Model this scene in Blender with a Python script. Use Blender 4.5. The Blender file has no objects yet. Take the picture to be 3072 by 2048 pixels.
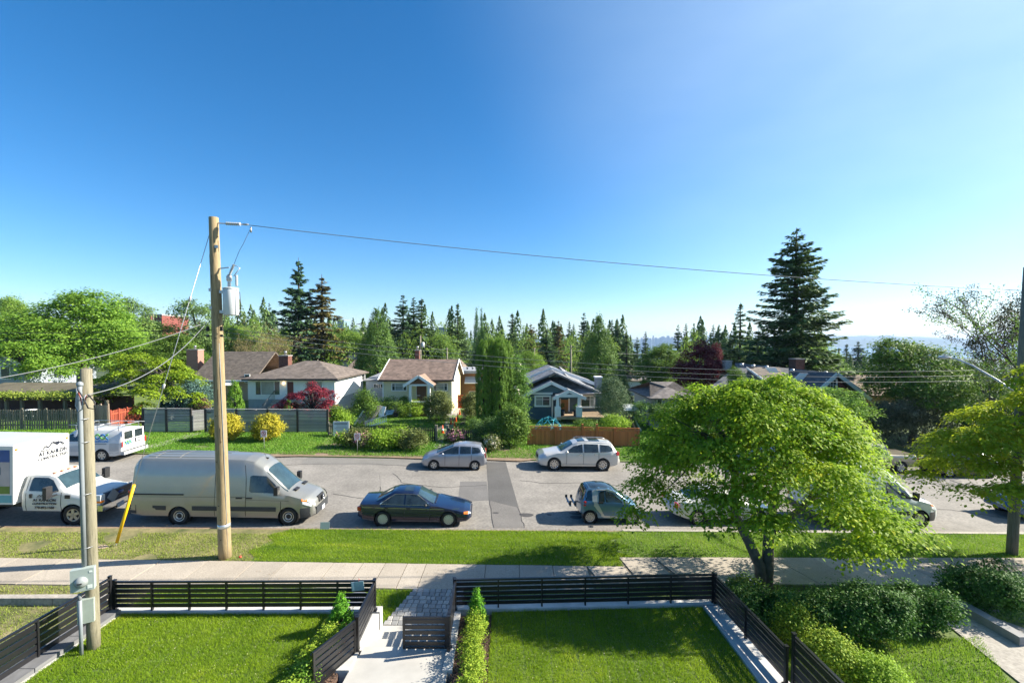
import bpy, bmesh, math, random
import numpy as np
from mathutils import Vector, Matrix
R = math.radians
S = bpy.context.scene
COL = S.collection
# ------------------------------------------------------------------ camera
F = 1365.0                      # focal length in photo pixels (3072 wide)
PITCH = R(1.7)
HOR = 1020.0                    # row of the horizon in the photo
CYP = HOR + F * math.tan(PITCH)
EYE = 7.9
cd = bpy.data.cameras.new('camera'); cam = bpy.data.objects.new('camera', cd); COL.objects.link(cam)
cd.sensor_width = 36.0; cd.lens = 36.0 * F / 3072.0
cd.shift_y = (CYP - 1024.0) / 3072.0
cd.clip_start = 0.1; cd.clip_end = 60000
cam.location = (0, 0, EYE); cam.rotation_euler = (R(90) - PITCH, 0, 0)
S.camera = cam
# ------------------------------------------------------------------ sky, sun, exposure
SUN_AZ, SUN_EL = R(79), R(32)   # clockwise from the view axis (+Y)
w = bpy.data.worlds.new('World'); S.world = w; w.use_nodes = True
nt = w.node_tree; nt.nodes.clear()
sky = nt.nodes.new('ShaderNodeTexSky'); sky.sky_type = 'NISHITA'; sky.sun_disc = False
sky.sun_elevation = SUN_EL; sky.sun_rotation = SUN_AZ
sky.altitude = 900; sky.air_density = 1.0; sky.dust_density = .9; sky.ozone_density = 3.0
hs = nt.nodes.new('ShaderNodeHueSaturation'); hs.inputs['Saturation'].default_value = 1.34
hs.inputs['Hue'].default_value = 0.496
bg = nt.nodes.new('ShaderNodeBackground'); bg.inputs['Strength'].default_value = 0.068
wo = nt.nodes.new('ShaderNodeOutputWorld')
tint = nt.nodes.new('ShaderNodeMix'); tint.data_type = 'RGBA'; tint.blend_type = 'MULTIPLY'; tint.inputs[0].default_value = 1; tint.inputs[7].default_value = (.95, .985, 1.05, 1)
nt.links.new(sky.outputs[0], hs.inputs['Color']); nt.links.new(hs.outputs[0], tint.inputs[6]); 
# thin high haze, thickening toward the sun
tc_ = nt.nodes.new('ShaderNodeTexCoord'); vd = nt.nodes.new('ShaderNodeVectorMath'); vd.operation = 'DOT_PRODUCT'
vd.inputs[1].default_value = (math.sin(SUN_AZ) * math.cos(SUN_EL), math.cos(SUN_AZ) * math.cos(SUN_EL), math.sin(SUN_EL)); nt.links.new(tc_.outputs['Generated'], vd.inputs[0])
mr_ = nt.nodes.new('ShaderNodeMapRange'); mr_.interpolation_type = 'SMOOTHSTEP'; mr_.inputs[1].default_value = .28; mr_.inputs[2].default_value = 1.0; nt.links.new(vd.outputs['Value'], mr_.inputs[0])
mp_ = nt.nodes.new('ShaderNodeMapping'); mp_.inputs['Scale'].default_value = (1.2, 2.2, 4.5); mp_.inputs['Rotation'].default_value = (.3, .5, .2); nt.links.new(tc_.outputs['Generated'], mp_.inputs[0])
ns_ = nt.nodes.new('ShaderNodeTexNoise'); ns_.inputs['Scale'].default_value = 1.3; ns_.inputs['Detail'].default_value = 5; ns_.inputs['Roughness'].default_value = .5; nt.links.new(mp_.outputs[0], ns_.inputs['Vector'])
mn_ = nt.nodes.new('ShaderNodeMapRange'); mn_.inputs[1].default_value = .25; mn_.inputs[2].default_value = .75; mn_.inputs[3].default_value = .30; mn_.inputs[4].default_value = .58; nt.links.new(ns_.outputs['Fac'], mn_.inputs[0])
ml_ = nt.nodes.new('ShaderNodeMath'); ml_.operation = 'MULTIPLY'; nt.links.new(mr_.outputs[0], ml_.inputs[0]); nt.links.new(mn_.outputs[0], ml_.inputs[1])
hz_w = nt.nodes.new('ShaderNodeMix'); hz_w.data_type = 'RGBA'; hz_w.inputs[7].default_value = (5.2, 6.5, 7.3, 1); nt.links.new(ml_.outputs[0], hz_w.inputs[0]); nt.links.new(tint.outputs[2], hz_w.inputs[6]); nt.links.new(hz_w.outputs[2], bg.inputs[0])
nt.links.new(bg.outputs[0], wo.inputs[0])
sd = bpy.data.lights.new('sun', 'SUN'); sun = bpy.data.objects.new('sun', sd); COL.objects.link(sun)
sd.energy = 4.8; sd.angle = R(0.53); sd.color = (1.0, 0.93, 0.80)
SUNV = Vector((math.sin(SUN_AZ) * math.cos(SUN_EL), math.cos(SUN_AZ) * math.cos(SUN_EL), math.sin(SUN_EL)))
sun.rotation_euler = (-SUNV).to_track_quat('-Z', 'Y').to_euler(); sun.location = (30, 5, 40)
vs = S.view_settings; vs.view_transform = 'Standard'; vs.look = 'None'; vs.exposure = 1.52; vs.gamma = 1.0
S.cycles.max_bounces = 6; S.cycles.diffuse_bounces = 4; S.cycles.glossy_bounces = 3; S.cycles.transmission_bounces = 5
S.cycles.transparent_max_bounces = 12; S.cycles.volume_bounces = 0; S.cycles.caustics_reflective = False; S.cycles.caustics_refractive = False
S.cycles.use_denoising = True
S.cycles.sample_clamp_indirect = 6.0
# ------------------------------------------------------------------ photo pixel -> place
def ray(x, y):
    a = (x - 1536) / F; b = -(y - CYP) / F
    return Vector((a, math.cos(PITCH) + b * math.sin(PITCH), -math.sin(PITCH) + b * math.cos(PITCH)))
SL = -0.03                       # the street falls 3 % to the right
def G(x, y, dz=0.0):             # where that pixel meets the (sloping) ground raised by dz
    d = ray(x, y); t = (dz - EYE) / (d.z - SL * d.x)
    return Vector((t * d.x, t * d.y, EYE + t * d.z))
def L(x, y, z):                  # ... meets the level z
    d = ray(x, y); t = (z - EYE) / d.z
    return Vector((t * d.x, t * d.y, z))
def A(x, y, Y):                  # ... at the distance Y
    d = ray(x, y); t = Y / d.y
    return Vector((t * d.x, Y, EYE + t * d.z))
def gz(X, Y):                    # terrain height
    X = np.asarray(X, float); Y = np.asarray(Y, float)
    z = SL * np.clip(X, -260, 260)
    z = z - 0.055 * np.clip(Y - 62, 0, 700) - 0.03 * np.clip(Y - 762, 0, 1500)
    z = z + 0.02 * np.clip(-X - 30, 0, 230) * np.clip((Y - 50) / 40, 0, 1)
    return np.maximum(z, -84.5)
def gzf(X, Y): return float(gz(X, Y))
RT = math.tan(R(2.8))            # the street runs 2.8 degrees off the picture plane
def rv(v, X): return v + X * RT  # Y of the street line v at X
# ------------------------------------------------------------------ materials
MATS = {}
def _tex(nt, scale, detail=4, coord='Object', rough=.6):
    tc = nt.nodes.new('ShaderNodeTexCoord'); n = nt.nodes.new('ShaderNodeTexNoise')
    n.inputs['Scale'].default_value = scale; n.inputs['Detail'].default_value = detail; n.inputs['Roughness'].default_value = rough
    nt.links.new(tc.outputs[coord], n.inputs['Vector']); return n
def _ramp(nt, fac, stops):
    r = nt.nodes.new('ShaderNodeValToRGB'); e = r.color_ramp.elements
    while len(e) < len(stops): e.new(0.5)
    for k, (p, c) in enumerate(stops): e[k].position = p; e[k].color = (c[0], c[1], c[2], 1)
    nt.links.new(fac, r.inputs[0]); return r
def sc(c, k): return tuple(min(1, v * k) for v in c)
def mat(name, col, rough=.65, var=.18, scale=6, metal=0, bump=0, bscale=None, coat=0, spec=.5, col2=None, fine=None, emit=0):
    if name in MATS: return MATS[name]
    m = bpy.data.materials.new(name); m.use_nodes = True; nt = m.node_tree; b = nt.nodes['Principled BSDF']
    b.inputs['Roughness'].default_value = rough; b.inputs['Metallic'].default_value = metal
    b.inputs['Specular IOR Level'].default_value = spec
    if coat: b.inputs['Coat Weight'].default_value = coat; b.inputs['Coat Roughness'].default_value = .04
    if var or col2:
        n = _tex(nt, scale)
        r = _ramp(nt, n.outputs['Fac'], [(.3, sc(col, 1 - var)), (.7, sc(col2 or col, 1 + var))])
        out = r.outputs[0]
        if fine:
            n2 = _tex(nt, fine, 2); mx = nt.nodes.new('ShaderNodeMix'); mx.data_type = 'RGBA'; mx.blend_type = 'MULTIPLY'
            mx.inputs[0].default_value = 1; nt.links.new(out, mx.inputs[6])
            r2 = _ramp(nt, n2.outputs['Fac'], [(.3, (.72,) * 3), (.7, (1.12,) * 3)]); nt.links.new(r2.outputs[0], mx.inputs[7]); out = mx.outputs[2]
        nt.links.new(out, b.inputs['Base Color'])
    else: b.inputs['Base Color'].default_value = (*col, 1)
    if emit:
        b.inputs['Emission Color'].default_value = (*col, 1); b.inputs['Emission Strength'].default_value = emit
    if bump:
        n = _tex(nt, bscale or scale * 4, 3); bp = nt.nodes.new('ShaderNodeBump'); bp.inputs['Strength'].default_value = bump; bp.inputs['Distance'].default_value = .02
        nt.links.new(n.outputs['Fac'], bp.inputs['Height']); nt.links.new(bp.outputs[0], b.inputs['Normal'])
    MATS[name] = m; return m
def leafmat(name, c1, c2, trans=.4, rough=.6, patch=.5, c3=None, pw=.45, stretch=None):
    """colour differs from leaf to leaf and in loose patches; light passes through the blades"""
    m = bpy.data.materials.new(name); m.use_nodes = True; nt = m.node_tree; b = nt.nodes['Principled BSDF']
    b.inputs['Roughness'].default_value = rough; b.inputs['Specular IOR Level'].default_value = .18
    k_ = 1.5 if trans >= .3 else 1.4
    c1, c2 = sc(c1, k_), sc(c2, k_); c3 = sc(c3, 1.25) if c3 else None
    g = nt.nodes.new('ShaderNodeNewGeometry')
    n = _tex(nt, patch, 5)
    if stretch:
        mp = nt.nodes.new('ShaderNodeMapping'); mp.inputs['Scale'].default_value = stretch; mp.inputs['Rotation'].default_value = (0, 0, .05); nt.links.new(n.inputs['Vector'].links[0].from_socket, mp.inputs[0]); nt.links.new(mp.outputs[0], n.inputs['Vector'])
    ad = nt.nodes.new('ShaderNodeMath'); ad.operation = 'MULTIPLY_ADD'; ad.inputs[1].default_value = 1 - pw
    nt.links.new(g.outputs['Random Per Island'], ad.inputs[0])
    mr = nt.nodes.new('ShaderNodeMapRange'); mr.inputs[1].default_value = .30; mr.inputs[2].default_value = .70; nt.links.new(n.outputs['Fac'], mr.inputs[0])
    mm = nt.nodes.new('ShaderNodeMath'); mm.operation = 'MULTIPLY'; mm.inputs[1].default_value = pw
    nt.links.new(mr.outputs[0], mm.inputs[0]); nt.links.new(mm.outputs[0], ad.inputs[2])
    st = [(.12, c1), (.8, c2)]
    if c3: st.append((.95, c3))
    r = _ramp(nt, ad.outputs[0], st)
    nt.links.new(r.outputs[0], b.inputs['Base Color'])
    t = nt.nodes.new('ShaderNodeBsdfTranslucent'); nt.links.new(r.outputs[0], t.inputs[0])
    ms = nt.nodes.new('ShaderNodeMixShader'); ms.inputs[0].default_value = trans
    nt.links.new(b.outputs[0], ms.inputs[1]); nt.links.new(t.outputs[0], ms.inputs[2])
    nt.links.new(ms.outputs[0], nt.nodes['Material Output'].inputs['Surface'])
    MATS[name] = m; return m
def bands(name, col, period, axis='Z', dark=.55, rough=.7, var=.12, scale=3, bump=.6, metal=0, cross=None):
    """boards / courses: fine relief lines every `period` metres along an object axis"""
    m = mat(name, col, rough, var, scale, metal); nt = m.node_tree; b = nt.nodes['Principled BSDF']
    tc = nt.nodes.new('ShaderNodeTexCoord'); sx = nt.nodes.new('ShaderNodeSeparateXYZ'); nt.links.new(tc.outputs['Object'], sx.inputs[0])
    d = nt.nodes.new('ShaderNodeMath'); d.operation = 'DIVIDE'; d.inputs[1].default_value = period; nt.links.new(sx.outputs[axis], d.inputs[0])
    fr = nt.nodes.new('ShaderNodeMath'); fr.operation = 'FRACT'; nt.links.new(d.outputs[0], fr.inputs[0])
    r = _ramp(nt, fr.outputs[0], [(0, (dark,) * 3), (.14, (1, 1, 1)), (1, (.9, .9, .9))])
    old = b.inputs['Base Color'].links[0].from_socket
    mx = nt.nodes.new('ShaderNodeMix'); mx.data_type = 'RGBA'; mx.blend_type = 'MULTIPLY'; mx.inputs[0].default_value = 1
    nt.links.new(old, mx.inputs[6]); nt.links.new(r.outputs[0], mx.inputs[7]); out = mx.outputs[2]
    if cross:
        br = nt.nodes.new('ShaderNodeTexVoronoi'); br.inputs['Scale'].default_value = 1; mp = nt.nodes.new('ShaderNodeMapping'); mp.inputs['Scale'].default_value = cross
        nt.links.new(tc.outputs['Object'], mp.inputs[0]); nt.links.new(mp.outputs[0], br.inputs['Vector'])
        bw = nt.nodes.new('ShaderNodeRGBToBW'); nt.links.new(br.outputs['Color'], bw.inputs[0])
        r2 = _ramp(nt, bw.outputs[0], [(.2, (.72,) * 3), (.8, (1.2,) * 3)])
        m2 = nt.nodes.new('ShaderNodeMix'); m2.data_type = 'RGBA'; m2.blend_type = 'MULTIPLY'; m2.inputs[0].default_value = 1
        nt.links.new(out, m2.inputs[6]); nt.links.new(r2.outputs[0], m2.inputs[7]); out = m2.outputs[2]
    nt.links.new(out, b.inputs['Base Color'])
    bp = nt.nodes.new('ShaderNodeBump'); bp.inputs['Strength'].default_value = bump; bp.inputs['Distance'].default_value = .02
    nt.links.new(fr.outputs[0], bp.inputs['Height']); nt.links.new(bp.outputs[0], b.inputs['Normal'])
    return m
# ------------------------------------------------------------------ mesh helpers
class MB:
    def __init__(s): s.v = []; s.f = []; s.sm = []
    def add(s, vs, fs, smooth=False):
        o = len(s.v); s.v += [tuple(p) for p in vs]; s.f += [tuple(i + o for i in f) for f in fs]; s.sm += [smooth] * len(fs); return s
    def box(s, x0, x1, y0, y1, z0, z1):
        return s.add([(x0,y0,z0),(x1,y0,z0),(x1,y1,z0),(x0,y1,z0),(x0,y0,z1),(x1,y0,z1),(x1,y1,z1),(x0,y1,z1)],
                     [(0,3,2,1),(4,5,6,7),(0,1,5,4),(1,2,6,5),(2,3,7,6),(3,0,4,7)])
    def bar(s, a, b, wd, ht, up=(0, 0, 1)):
        a = Vector(a); b = Vector(b); d = (b - a).normalized(); u = Vector(up); r = d.cross(u)
        if r.length < 1e-4: r = d.cross(Vector((1, 0, 0)))
        r.normalize(); u = r.cross(d); r *= wd / 2; u *= ht / 2
        return s.add([a-r-u, a+r-u, a+r+u, a-r+u, b-r-u, b+r-u, b+r+u, b-r+u], [(0,1,2,3),(7,6,5,4),(0,4,5,1),(1,5,6,2),(2,6,7,3),(3,7,4,0)])
    def tube(s, pts, rad, n=8, cap=True):
        pts = [Vector(p) for p in pts]; m = len(pts)
        rad = rad if hasattr(rad, '__len__') else [rad] * m
        o = len(s.v); ref = None
        for i, p in enumerate(pts):
            d = (pts[min(i + 1, m - 1)] - pts[max(i - 1, 0)]).normalized()
            if ref is None: ref = d.orthogonal().normalized()
            ref = (ref - d * ref.dot(d)); ref = ref.normalized() if ref.length > 1e-6 else d.orthogonal().normalized()
            e = d.cross(ref)
            for k in range(n):
                a = 2 * math.pi * k / n; s.v.append(tuple(p + (ref * math.cos(a) + e * math.sin(a)) * rad[i]))
        for i in range(m - 1):
            for k in range(n):
                s.f.append((o + i*n + k, o + i*n + (k+1) % n, o + (i+1)*n + (k+1) % n, o + (i+1)*n + k)); s.sm.append(True)
        if cap:
            s.f.append(tuple(o + k for k in range(n))[::-1]); s.sm.append(False)
            s.f.append(tuple(o + (m-1)*n + k for k in range(n))); s.sm.append(False)
        return s
    def lathe(s, prof, n=24, axis='z', org=(0, 0, 0), smooth=True, cap=True):
        o = len(s.v); m = len(prof)
        for (r, h) in prof:
            for k in range(n):
                a = 2 * math.pi * k / n; c, q = r * math.cos(a), r * math.sin(a)
                p = (c, q, h) if axis == 'z' else ((c, h, q) if axis == 'y' else (h, c, q))
                s.v.append((p[0] + org[0], p[1] + org[1], p[2] + org[2]))
        for i in range(m - 1):
            for k in range(n):
                s.f.append((o + i*n + k, o + i*n + (k+1) % n, o + (i+1)*n + (k+1) % n, o + (i+1)*n + k)); s.sm.append(smooth)
        if not cap: return s
        if prof[0][0] > 1e-4: s.f.append(tuple(o + k for k in range(n))[::-1]); s.sm.append(False)
        if prof[-1][0] > 1e-4: s.f.append(tuple(o + (m-1)*n + k for k in range(n))); s.sm.append(False)
        return s
    def prism(s, poly, h0, h1, plane='xy'):
        n = len(poly)
        def P(p, h): return (p[0], p[1], h) if plane == 'xy' else ((p[0], h, p[1]) if plane == 'xz' else (h, p[0], p[1]))
        return s.add([P(p, h0) for p in poly] + [P(p, h1) for p in poly],
                     [tuple(range(n))[::-1], tuple(range(n, 2 * n))] + [(i, (i+1) % n, n + (i+1) % n, n + i) for i in range(n)])
    def slab(s, quad, th):          # a flat plate of thickness th under the given polygon
        q = [Vector(p) for p in quad]; nrm = (q[1] - q[0]).cross(q[2] - q[0]).normalized()
        if nrm.z < 0: nrm = -nrm
        n = len(q)
        return s.add(q + [p - nrm * th for p in q], [tuple(range(n)), tuple(range(n, 2*n))[::-1]] + [(i, n+i, n+(i+1) % n, (i+1) % n) for i in range(n)])
    def mesh(s, name, m):
        me = bpy.data.meshes.new(name); me.from_pydata(s.v, [], s.f); me.polygons.foreach_set('use_smooth', s.sm)
        if m: me.materials.append(m)
        bm = bmesh.new(); bm.from_mesh(me); bmesh.ops.recalc_face_normals(bm, faces=bm.faces); bm.to_mesh(me); bm.free()
        me.update(); return me
    def build(s, name, m, parent=None, local=False):
        return link(name, s.mesh(name, m), parent, local)
def link(name, me, parent=None, local=False):
    o = bpy.data.objects.new(name, me); COL.objects.link(o)
    if parent is not None: attach(o, parent, local)
    return o
def wmat(o):
    m = o.matrix_parent_inverse @ o.matrix_basis
    return wmat(o.parent) @ m if o.parent else o.matrix_basis.copy()
def attach(o, parent, local=False):
    o.parent = parent
    if not local: o.matrix_parent_inverse = wmat(parent).inverted()   # given in world coordinates
def tag(o, label, cat, group=None, kind=None):
    o['label'] = label; o['category'] = cat
    if group: o['group'] = group
    if kind: o['kind'] = kind
    return o
def thing(name, label, cat, loc=(0, 0, 0), rz=0, group=None):
    o = bpy.data.objects.new(name, None); COL.objects.link(o); o.location = loc; o.rotation_euler = (0, 0, rz); o.empty_display_size = .2
    return tag(o, label, cat, group)
def struct(o): o['kind'] = 'structure'; return o
_U = {}
def piece(name, m, c, dims, parent=None, rz=0, local=False, rot=None):
    """a box piece; alike pieces of one material share their mesh"""
    if m.name not in _U: _U[m.name] = MB().box(-.5, .5, -.5, .5, -.5, .5).mesh('unit_' + m.name, m)
    o = link(name, _U[m.name], parent, local); o.location = c; o.scale = dims; o.rotation_euler = rot or (0, 0, rz); return o
def clone(o, parent=None, **kw):
    c = o.copy(); COL.objects.link(c)
    if parent is not None: c.parent = parent
    for k, v in kw.items(): setattr(c, k, v)
    for ch in [q for q in o.children]: clone(ch, c)
    return c
def text(name, body, size, m, parent, mw, ext=.004, align='CENTER', bold=0.0):
    cu = bpy.data.curves.new(name, 'FONT'); cu.body = body; cu.size = size; cu.align_x = align; cu.align_y = 'CENTER'; cu.extrude = ext; cu.offset = bold
    cu.materials.append(m); o = bpy.data.objects.new(name, cu); COL.objects.link(o)
    me = bpy.data.meshes.new_from_object(o.evaluated_get(bpy.context.evaluated_depsgraph_get())); bpy.data.objects.remove(o)
    o = bpy.data.objects.new(name, me); COL.objects.link(o); o.parent = parent; o.matrix_local = mw; return o
def frame(o, xa, ya):               # matrix with the given origin, x and y axes
    x = Vector(xa).normalized(); z = x.cross(Vector(ya)).normalized(); y = z.cross(x)
    return Matrix(((x.x, y.x, z.x, o[0]), (x.y, y.y, z.y, o[1]), (x.z, y.z, z.z, o[2]), (0, 0, 0, 1)))
# ------------------------------------------------------------------ leaves
def quads(name, P, N, Tn, ln, wd, m, smooth=False):
    """one rhombic blade per point: P centre, N normal, Tn length direction"""
    P = np.asarray(P); n = len(P)
    N = N / (np.linalg.norm(N, axis=1, keepdims=True) + 1e-9)
    Tn = Tn - N * np.sum(Tn * N, axis=1, keepdims=True); Tn = Tn / (np.linalg.norm(Tn, axis=1, keepdims=True) + 1e-9)
    B = np.cross(N, Tn); ln = np.broadcast_to(np.asarray(ln, float), (n,))[:, None]; wd = np.broadcast_to(np.asarray(wd, float), (n,))[:, None]
    V = np.empty((n, 4, 3)); V[:, 0] = P - Tn * ln * .5; V[:, 1] = P + B * wd * .5 + N * wd * .12; V[:, 2] = P + Tn * ln * .5; V[:, 3] = P - B * wd * .5 + N * wd * .12
    me = bpy.data.meshes.new(name); me.vertices.add(4 * n); me.vertices.foreach_set('co', V.reshape(-1).astype(np.float32))
    me.loops.add(4 * n); me.loops.foreach_set('vertex_index', np.arange(4 * n, dtype=np.int32))
    me.polygons.add(n); me.polygons.foreach_set('loop_start', np.arange(0, 4 * n, 4, dtype=np.int32))
    me.materials.append(m); me.update(calc_edges=True); return me
def unit(rng, n):
    v = rng.normal(size=(n, 3)); return v / np.linalg.norm(v, axis=1, keepdims=True)
def clumps(rng, blobs, nc, low=-.55):
    """clump centres spread over the shells (and a little inside) of ellipsoids"""
    wts = np.array([b[3] * b[4] + b[4] * b[5] + b[3] * b[5] for b in blobs]); wts = wts / wts.sum()
    k = rng.choice(len(blobs), nc, p=wts); B = np.array([b[:6] for b in blobs])[k]
    d = unit(rng, nc); d[:, 2] = np.where(d[:, 2] < low, -d[:, 2], d[:, 2])
    r = 1 - np.abs(rng.normal(0, .22, nc)); r = np.clip(r, .25, 1.06)
    return B[:, :3] + d * B[:, 3:6] * r[:, None], d
def leafcloud(name, rng, blobs, nc, nl, cs, size, m, flat=.6, up=.6, low=-.55, aspect=.6, droop=0.0):
    C, D = clumps(rng, blobs, nc, low); k = rng.integers(0, nc, nl); sz = rng.uniform(.6, 1.4, nc)[k]
    g = rng.normal(size=(nl, 3)) * cs * sz[:, None]; g[:, 2] *= flat
    if droop: g[:, 2] -= droop * (g[:, 0] ** 2 + g[:, 1] ** 2) / (cs * 2)
    P = C[k] + g
    N = D[k] * .7 + unit(rng, nl) * .8 + np.array([0, 0, up]); T = unit(rng, nl) + g / cs * .6
    s = size * rng.uniform(.6, 1.35, nl)
    return quads(name, P, N, T, s, s * aspect, m), C
def bark_tree(rng, base, top, r0, targets, nlimb, m, split=.45, name='trunk', bend=.15):
    b = MB(); base = Vector(base); top = Vector(top); H = (top - base).length
    pts = [base + (top - base) * t + Vector((rng.normal() * bend * t, rng.normal() * bend * t, 0)) * (H * .12) for t in np.linspace(0, 1, 6)]
    b.tube(pts, [r0 * 1.25, r0, r0 * .9, r0 * .75, r0 * .55, r0 * .3], 8)
    if len(targets):
        for i in rng.choice(len(targets), min(nlimb, len(targets)), replace=False):
            t = rng.uniform(split, .95); p = base + (top - base) * t; q = Vector(targets[i]); mid = p.lerp(q, .5) + Vector((0, 0, abs(q.z - p.z) * .12 + .1))
            b.tube([p, p.lerp(mid, .6), mid, q], [r0 * .42 * (1.1 - t * .6), r0 * .32, r0 * .22, r0 * .07], 5, cap=False)
    return b
# ================================================================== SETTING
RT = math.tan(R(3.0))
m_asph = mat('asphalt', (.215, .198, .176), .9, .20, .55, bump=.12, bscale=160, fine=9)
m_patch = mat('asphalt_patch', (.09, .086, .082), .9, .12, .8, bump=.25, bscale=160, fine=25)
m_conc = mat('concrete_old', (.33, .30, .26), .85, .14, .9, bump=.04, bscale=60, fine=14)
m_concn = mat('concrete_new', (.40, .385, .355), .85, .12, 1.4, bump=0)
m_white = mat('white_concrete', (.48, .465, .44), .85, .16, 2.2, bump=.08, bscale=30)
m_soil = mat('grass_ground', (.075, .13, .02), .95, .3, 1.3, col2=(.11, .15, .03), fine=18)
m_dry = mat('dry_grass_ground', (.11, .13, .035), .95, .3, .9, col2=(.21, .175, .085), fine=12)
m_dirt = mat('dirt', (.22, .155, .10), .95, .25, 1.5, fine=20)
m_mulch = mat('bark_mulch', (.085, .05, .034), .95, .35, 10, bump=.6, bscale=60)
m_land = mat('far_ground', (.045, .075, .022), .95, .35, .012, col2=(.06, .09, .04), fine=.2)
def sheet(name, poly, dz, m, th=.25, parent=None):
    b = MB(); n = len(poly)
    top = [(x, y, SL * x + dz) for x, y in poly]; bot = [(x, y, SL * x + dz - th) for x, y in poly]
    b.add(top + bot, [tuple(range(n)), tuple(range(n, 2*n))[::-1]] + [(i, n+i, n+(i+1) % n, (i+1) % n) for i in range(n)])
    o = b.build(name, m, parent)
    if parent is None: struct(o)
    return o
def strip(x0, x1, v0, v1): return [(x0, rv(v0, x0)), (x1, rv(v0, x1)), (x1, rv(v1, x1)), (x0, rv(v1, x0))]
def blades(name, rng, n, inside, bounds, zf, h, wd, m, label, parent=None, cat='grass'):
    """short grass: one narrow upright triangle-like blade each"""
    x = rng.uniform(bounds[0], bounds[1], n); y = rng.uniform(bounds[2], bounds[3], n)
    k = inside(x, y); x, y = x[k], y[k]; n = len(x)
    hh = h * rng.uniform(.5, 1.35, n); a = rng.uniform(0, 2 * np.pi, n); ln = rng.normal(0, .45, (n, 2)) * hh[:, None]
    V = np.empty((n, 3, 3)); z = zf(x, y); dx, dy = np.cos(a) * wd / 2, np.sin(a) * wd / 2
    V[:, 0] = np.stack([x - dx, y - dy, z - .01], 1); V[:, 1] = np.stack([x + dx, y + dy, z - .01], 1); V[:, 2] = np.stack([x + ln[:, 0], y + ln[:, 1], z + hh], 1)
    me = bpy.data.meshes.new(name); me.vertices.add(3 * n); me.vertices.foreach_set('co', V.reshape(-1).astype(np.float32))
    me.loops.add(3 * n); me.loops.foreach_set('vertex_index', np.arange(3 * n, dtype=np.int32)); me.polygons.add(n); me.polygons.foreach_set('loop_start', np.arange(0, 3 * n, 3, dtype=np.int32))
    me.materials.append(m); me.update(calc_edges=True)
    o = link(name, me); tag(o, label, cat, kind='stuff'); return o
# terrain: one sheet out to the far shore
gx = np.concatenate([-np.geomspace(9000, 70, 16), np.linspace(-60, 60, 13), np.geomspace(70, 9000, 16)])
gy = np.concatenate([[-40, -10, 5, 20, 35, 50], np.linspace(62, 140, 8), np.geomspace(160, 7200, 26)])
XX, YY = np.meshgrid(gx, gy); ZZ = gz(XX, YY) - .10
nx, ny = len(gx), len(gy)
tb = MB(); tb.add(list(zip(XX.ravel(), YY.ravel(), ZZ.ravel())), [(j*nx+i, j*nx+i+1, (j+1)*nx+i+1, (j+1)*nx+i) for j in range(ny-1) for i in range(nx-1)], True)
struct(tb.build('ground', m_land))
# the sea and the land beyond it
m_sea = mat('sea', (.05, .09, .13), .25, .1, .002)
struct(MB().box(-9000, 9000, 2300, 9500, -90, -84.2).build('sea', m_sea))
m_hill = mat('far_forest', (.035, .06, .045), .95, .25, .01)
rng = np.random.default_rng(5)
def ridge(name, Y, x0, x1, zt, amp, depth, seed, m):
    r = np.random.default_rng(seed); xs = np.linspace(x0, x1, 90); h = np.zeros(90)
    for k in range(1, 9): h += np.sin(xs / (x1 - x0) * 2 * np.pi * k * 1.7 + r.uniform(0, 6)) * amp / k
    ends = np.clip(np.minimum(xs - x0, x1 - xs) / ((x1 - x0) * .08), 0, 1)
    b = MB(); vs = []
    for i, x in enumerate(xs):
        t = -86 + (zt + h[i] + 86) * ends[i]
        vs += [(x, Y - depth, -88), (x, Y - depth * .3, -88 + (t + 88) * .75), (x, Y, t), (x, Y + depth, -88)]
    fs = [(4*i+k, 4*i+4+k, 4*i+5+k, 4*i+1+k) for i in range(89) for k in range(3)]
    b.add(vs, fs, True); return struct(b.build(name, m))
ridge('far_shore', 6500, -1500, 9000, 22, 3, 500, 3, m_hill)
ridge('mountains', 8600, 3200, 8900, 75, 16, 500, 8, m_hill)
# road
road = sheet('road', strip(-70, 90, 18.6, 29.75), 0, m_asph, .3)
def patch(name, pts, dz, m): return sheet(name, [(p.x, p.y) for p in pts], dz, m, .012, road)
patch('asphalt_patch', [G(1459, 1385), G(1517, 1385), G(1556, 1522), G(1466, 1500)], .004, m_patch)
patch('asphalt_patch', [G(1466, 1499.5), G(1557, 1524), G(1573, 1583), G(1482, 1583)], .0045, mat('asphalt_patch_pale', (.145, .135, .125), .9, .12, .8, bump=.25, bscale=160, fine=25))
patch('asphalt_patch', [G(1381, 1444), G(1460, 1443), G(1466, 1500), G(1374, 1504)], .005, mat('asphalt_patch_mid', (.135, .128, .122), .9, .12, .8, bump=.25, bscale=160, fine=25))
patch('asphalt_patch', [G(925, 1370), G(1330, 1380), G(1290, 1396), G(900, 1392)], .004, mat('asphalt_patch_worn', (.175, .165, .15), .9, .12, .8, bump=.25, bscale=160, fine=25))
m_oil = mat('oil_stain', (.055, .05, .047), .7, .2, 5)
for (x, y, a, b_) in [(1579, 1544, .33, .22), (1487, 1538, .16, .1), (1648, 1543, .12, .1), (1728, 1551, .28, .2), (1726, 1539, .3, .16)]:
    c = G(x, y); sheet('oil_stain', [(c.x + a * math.cos(t) * (1 + .12 * math.sin(3 * t)), c.y + b_ * math.sin(t)) for t in np.linspace(0, 2 * np.pi, 14)[:-1]], .006, m_oil, .01, road)
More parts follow.
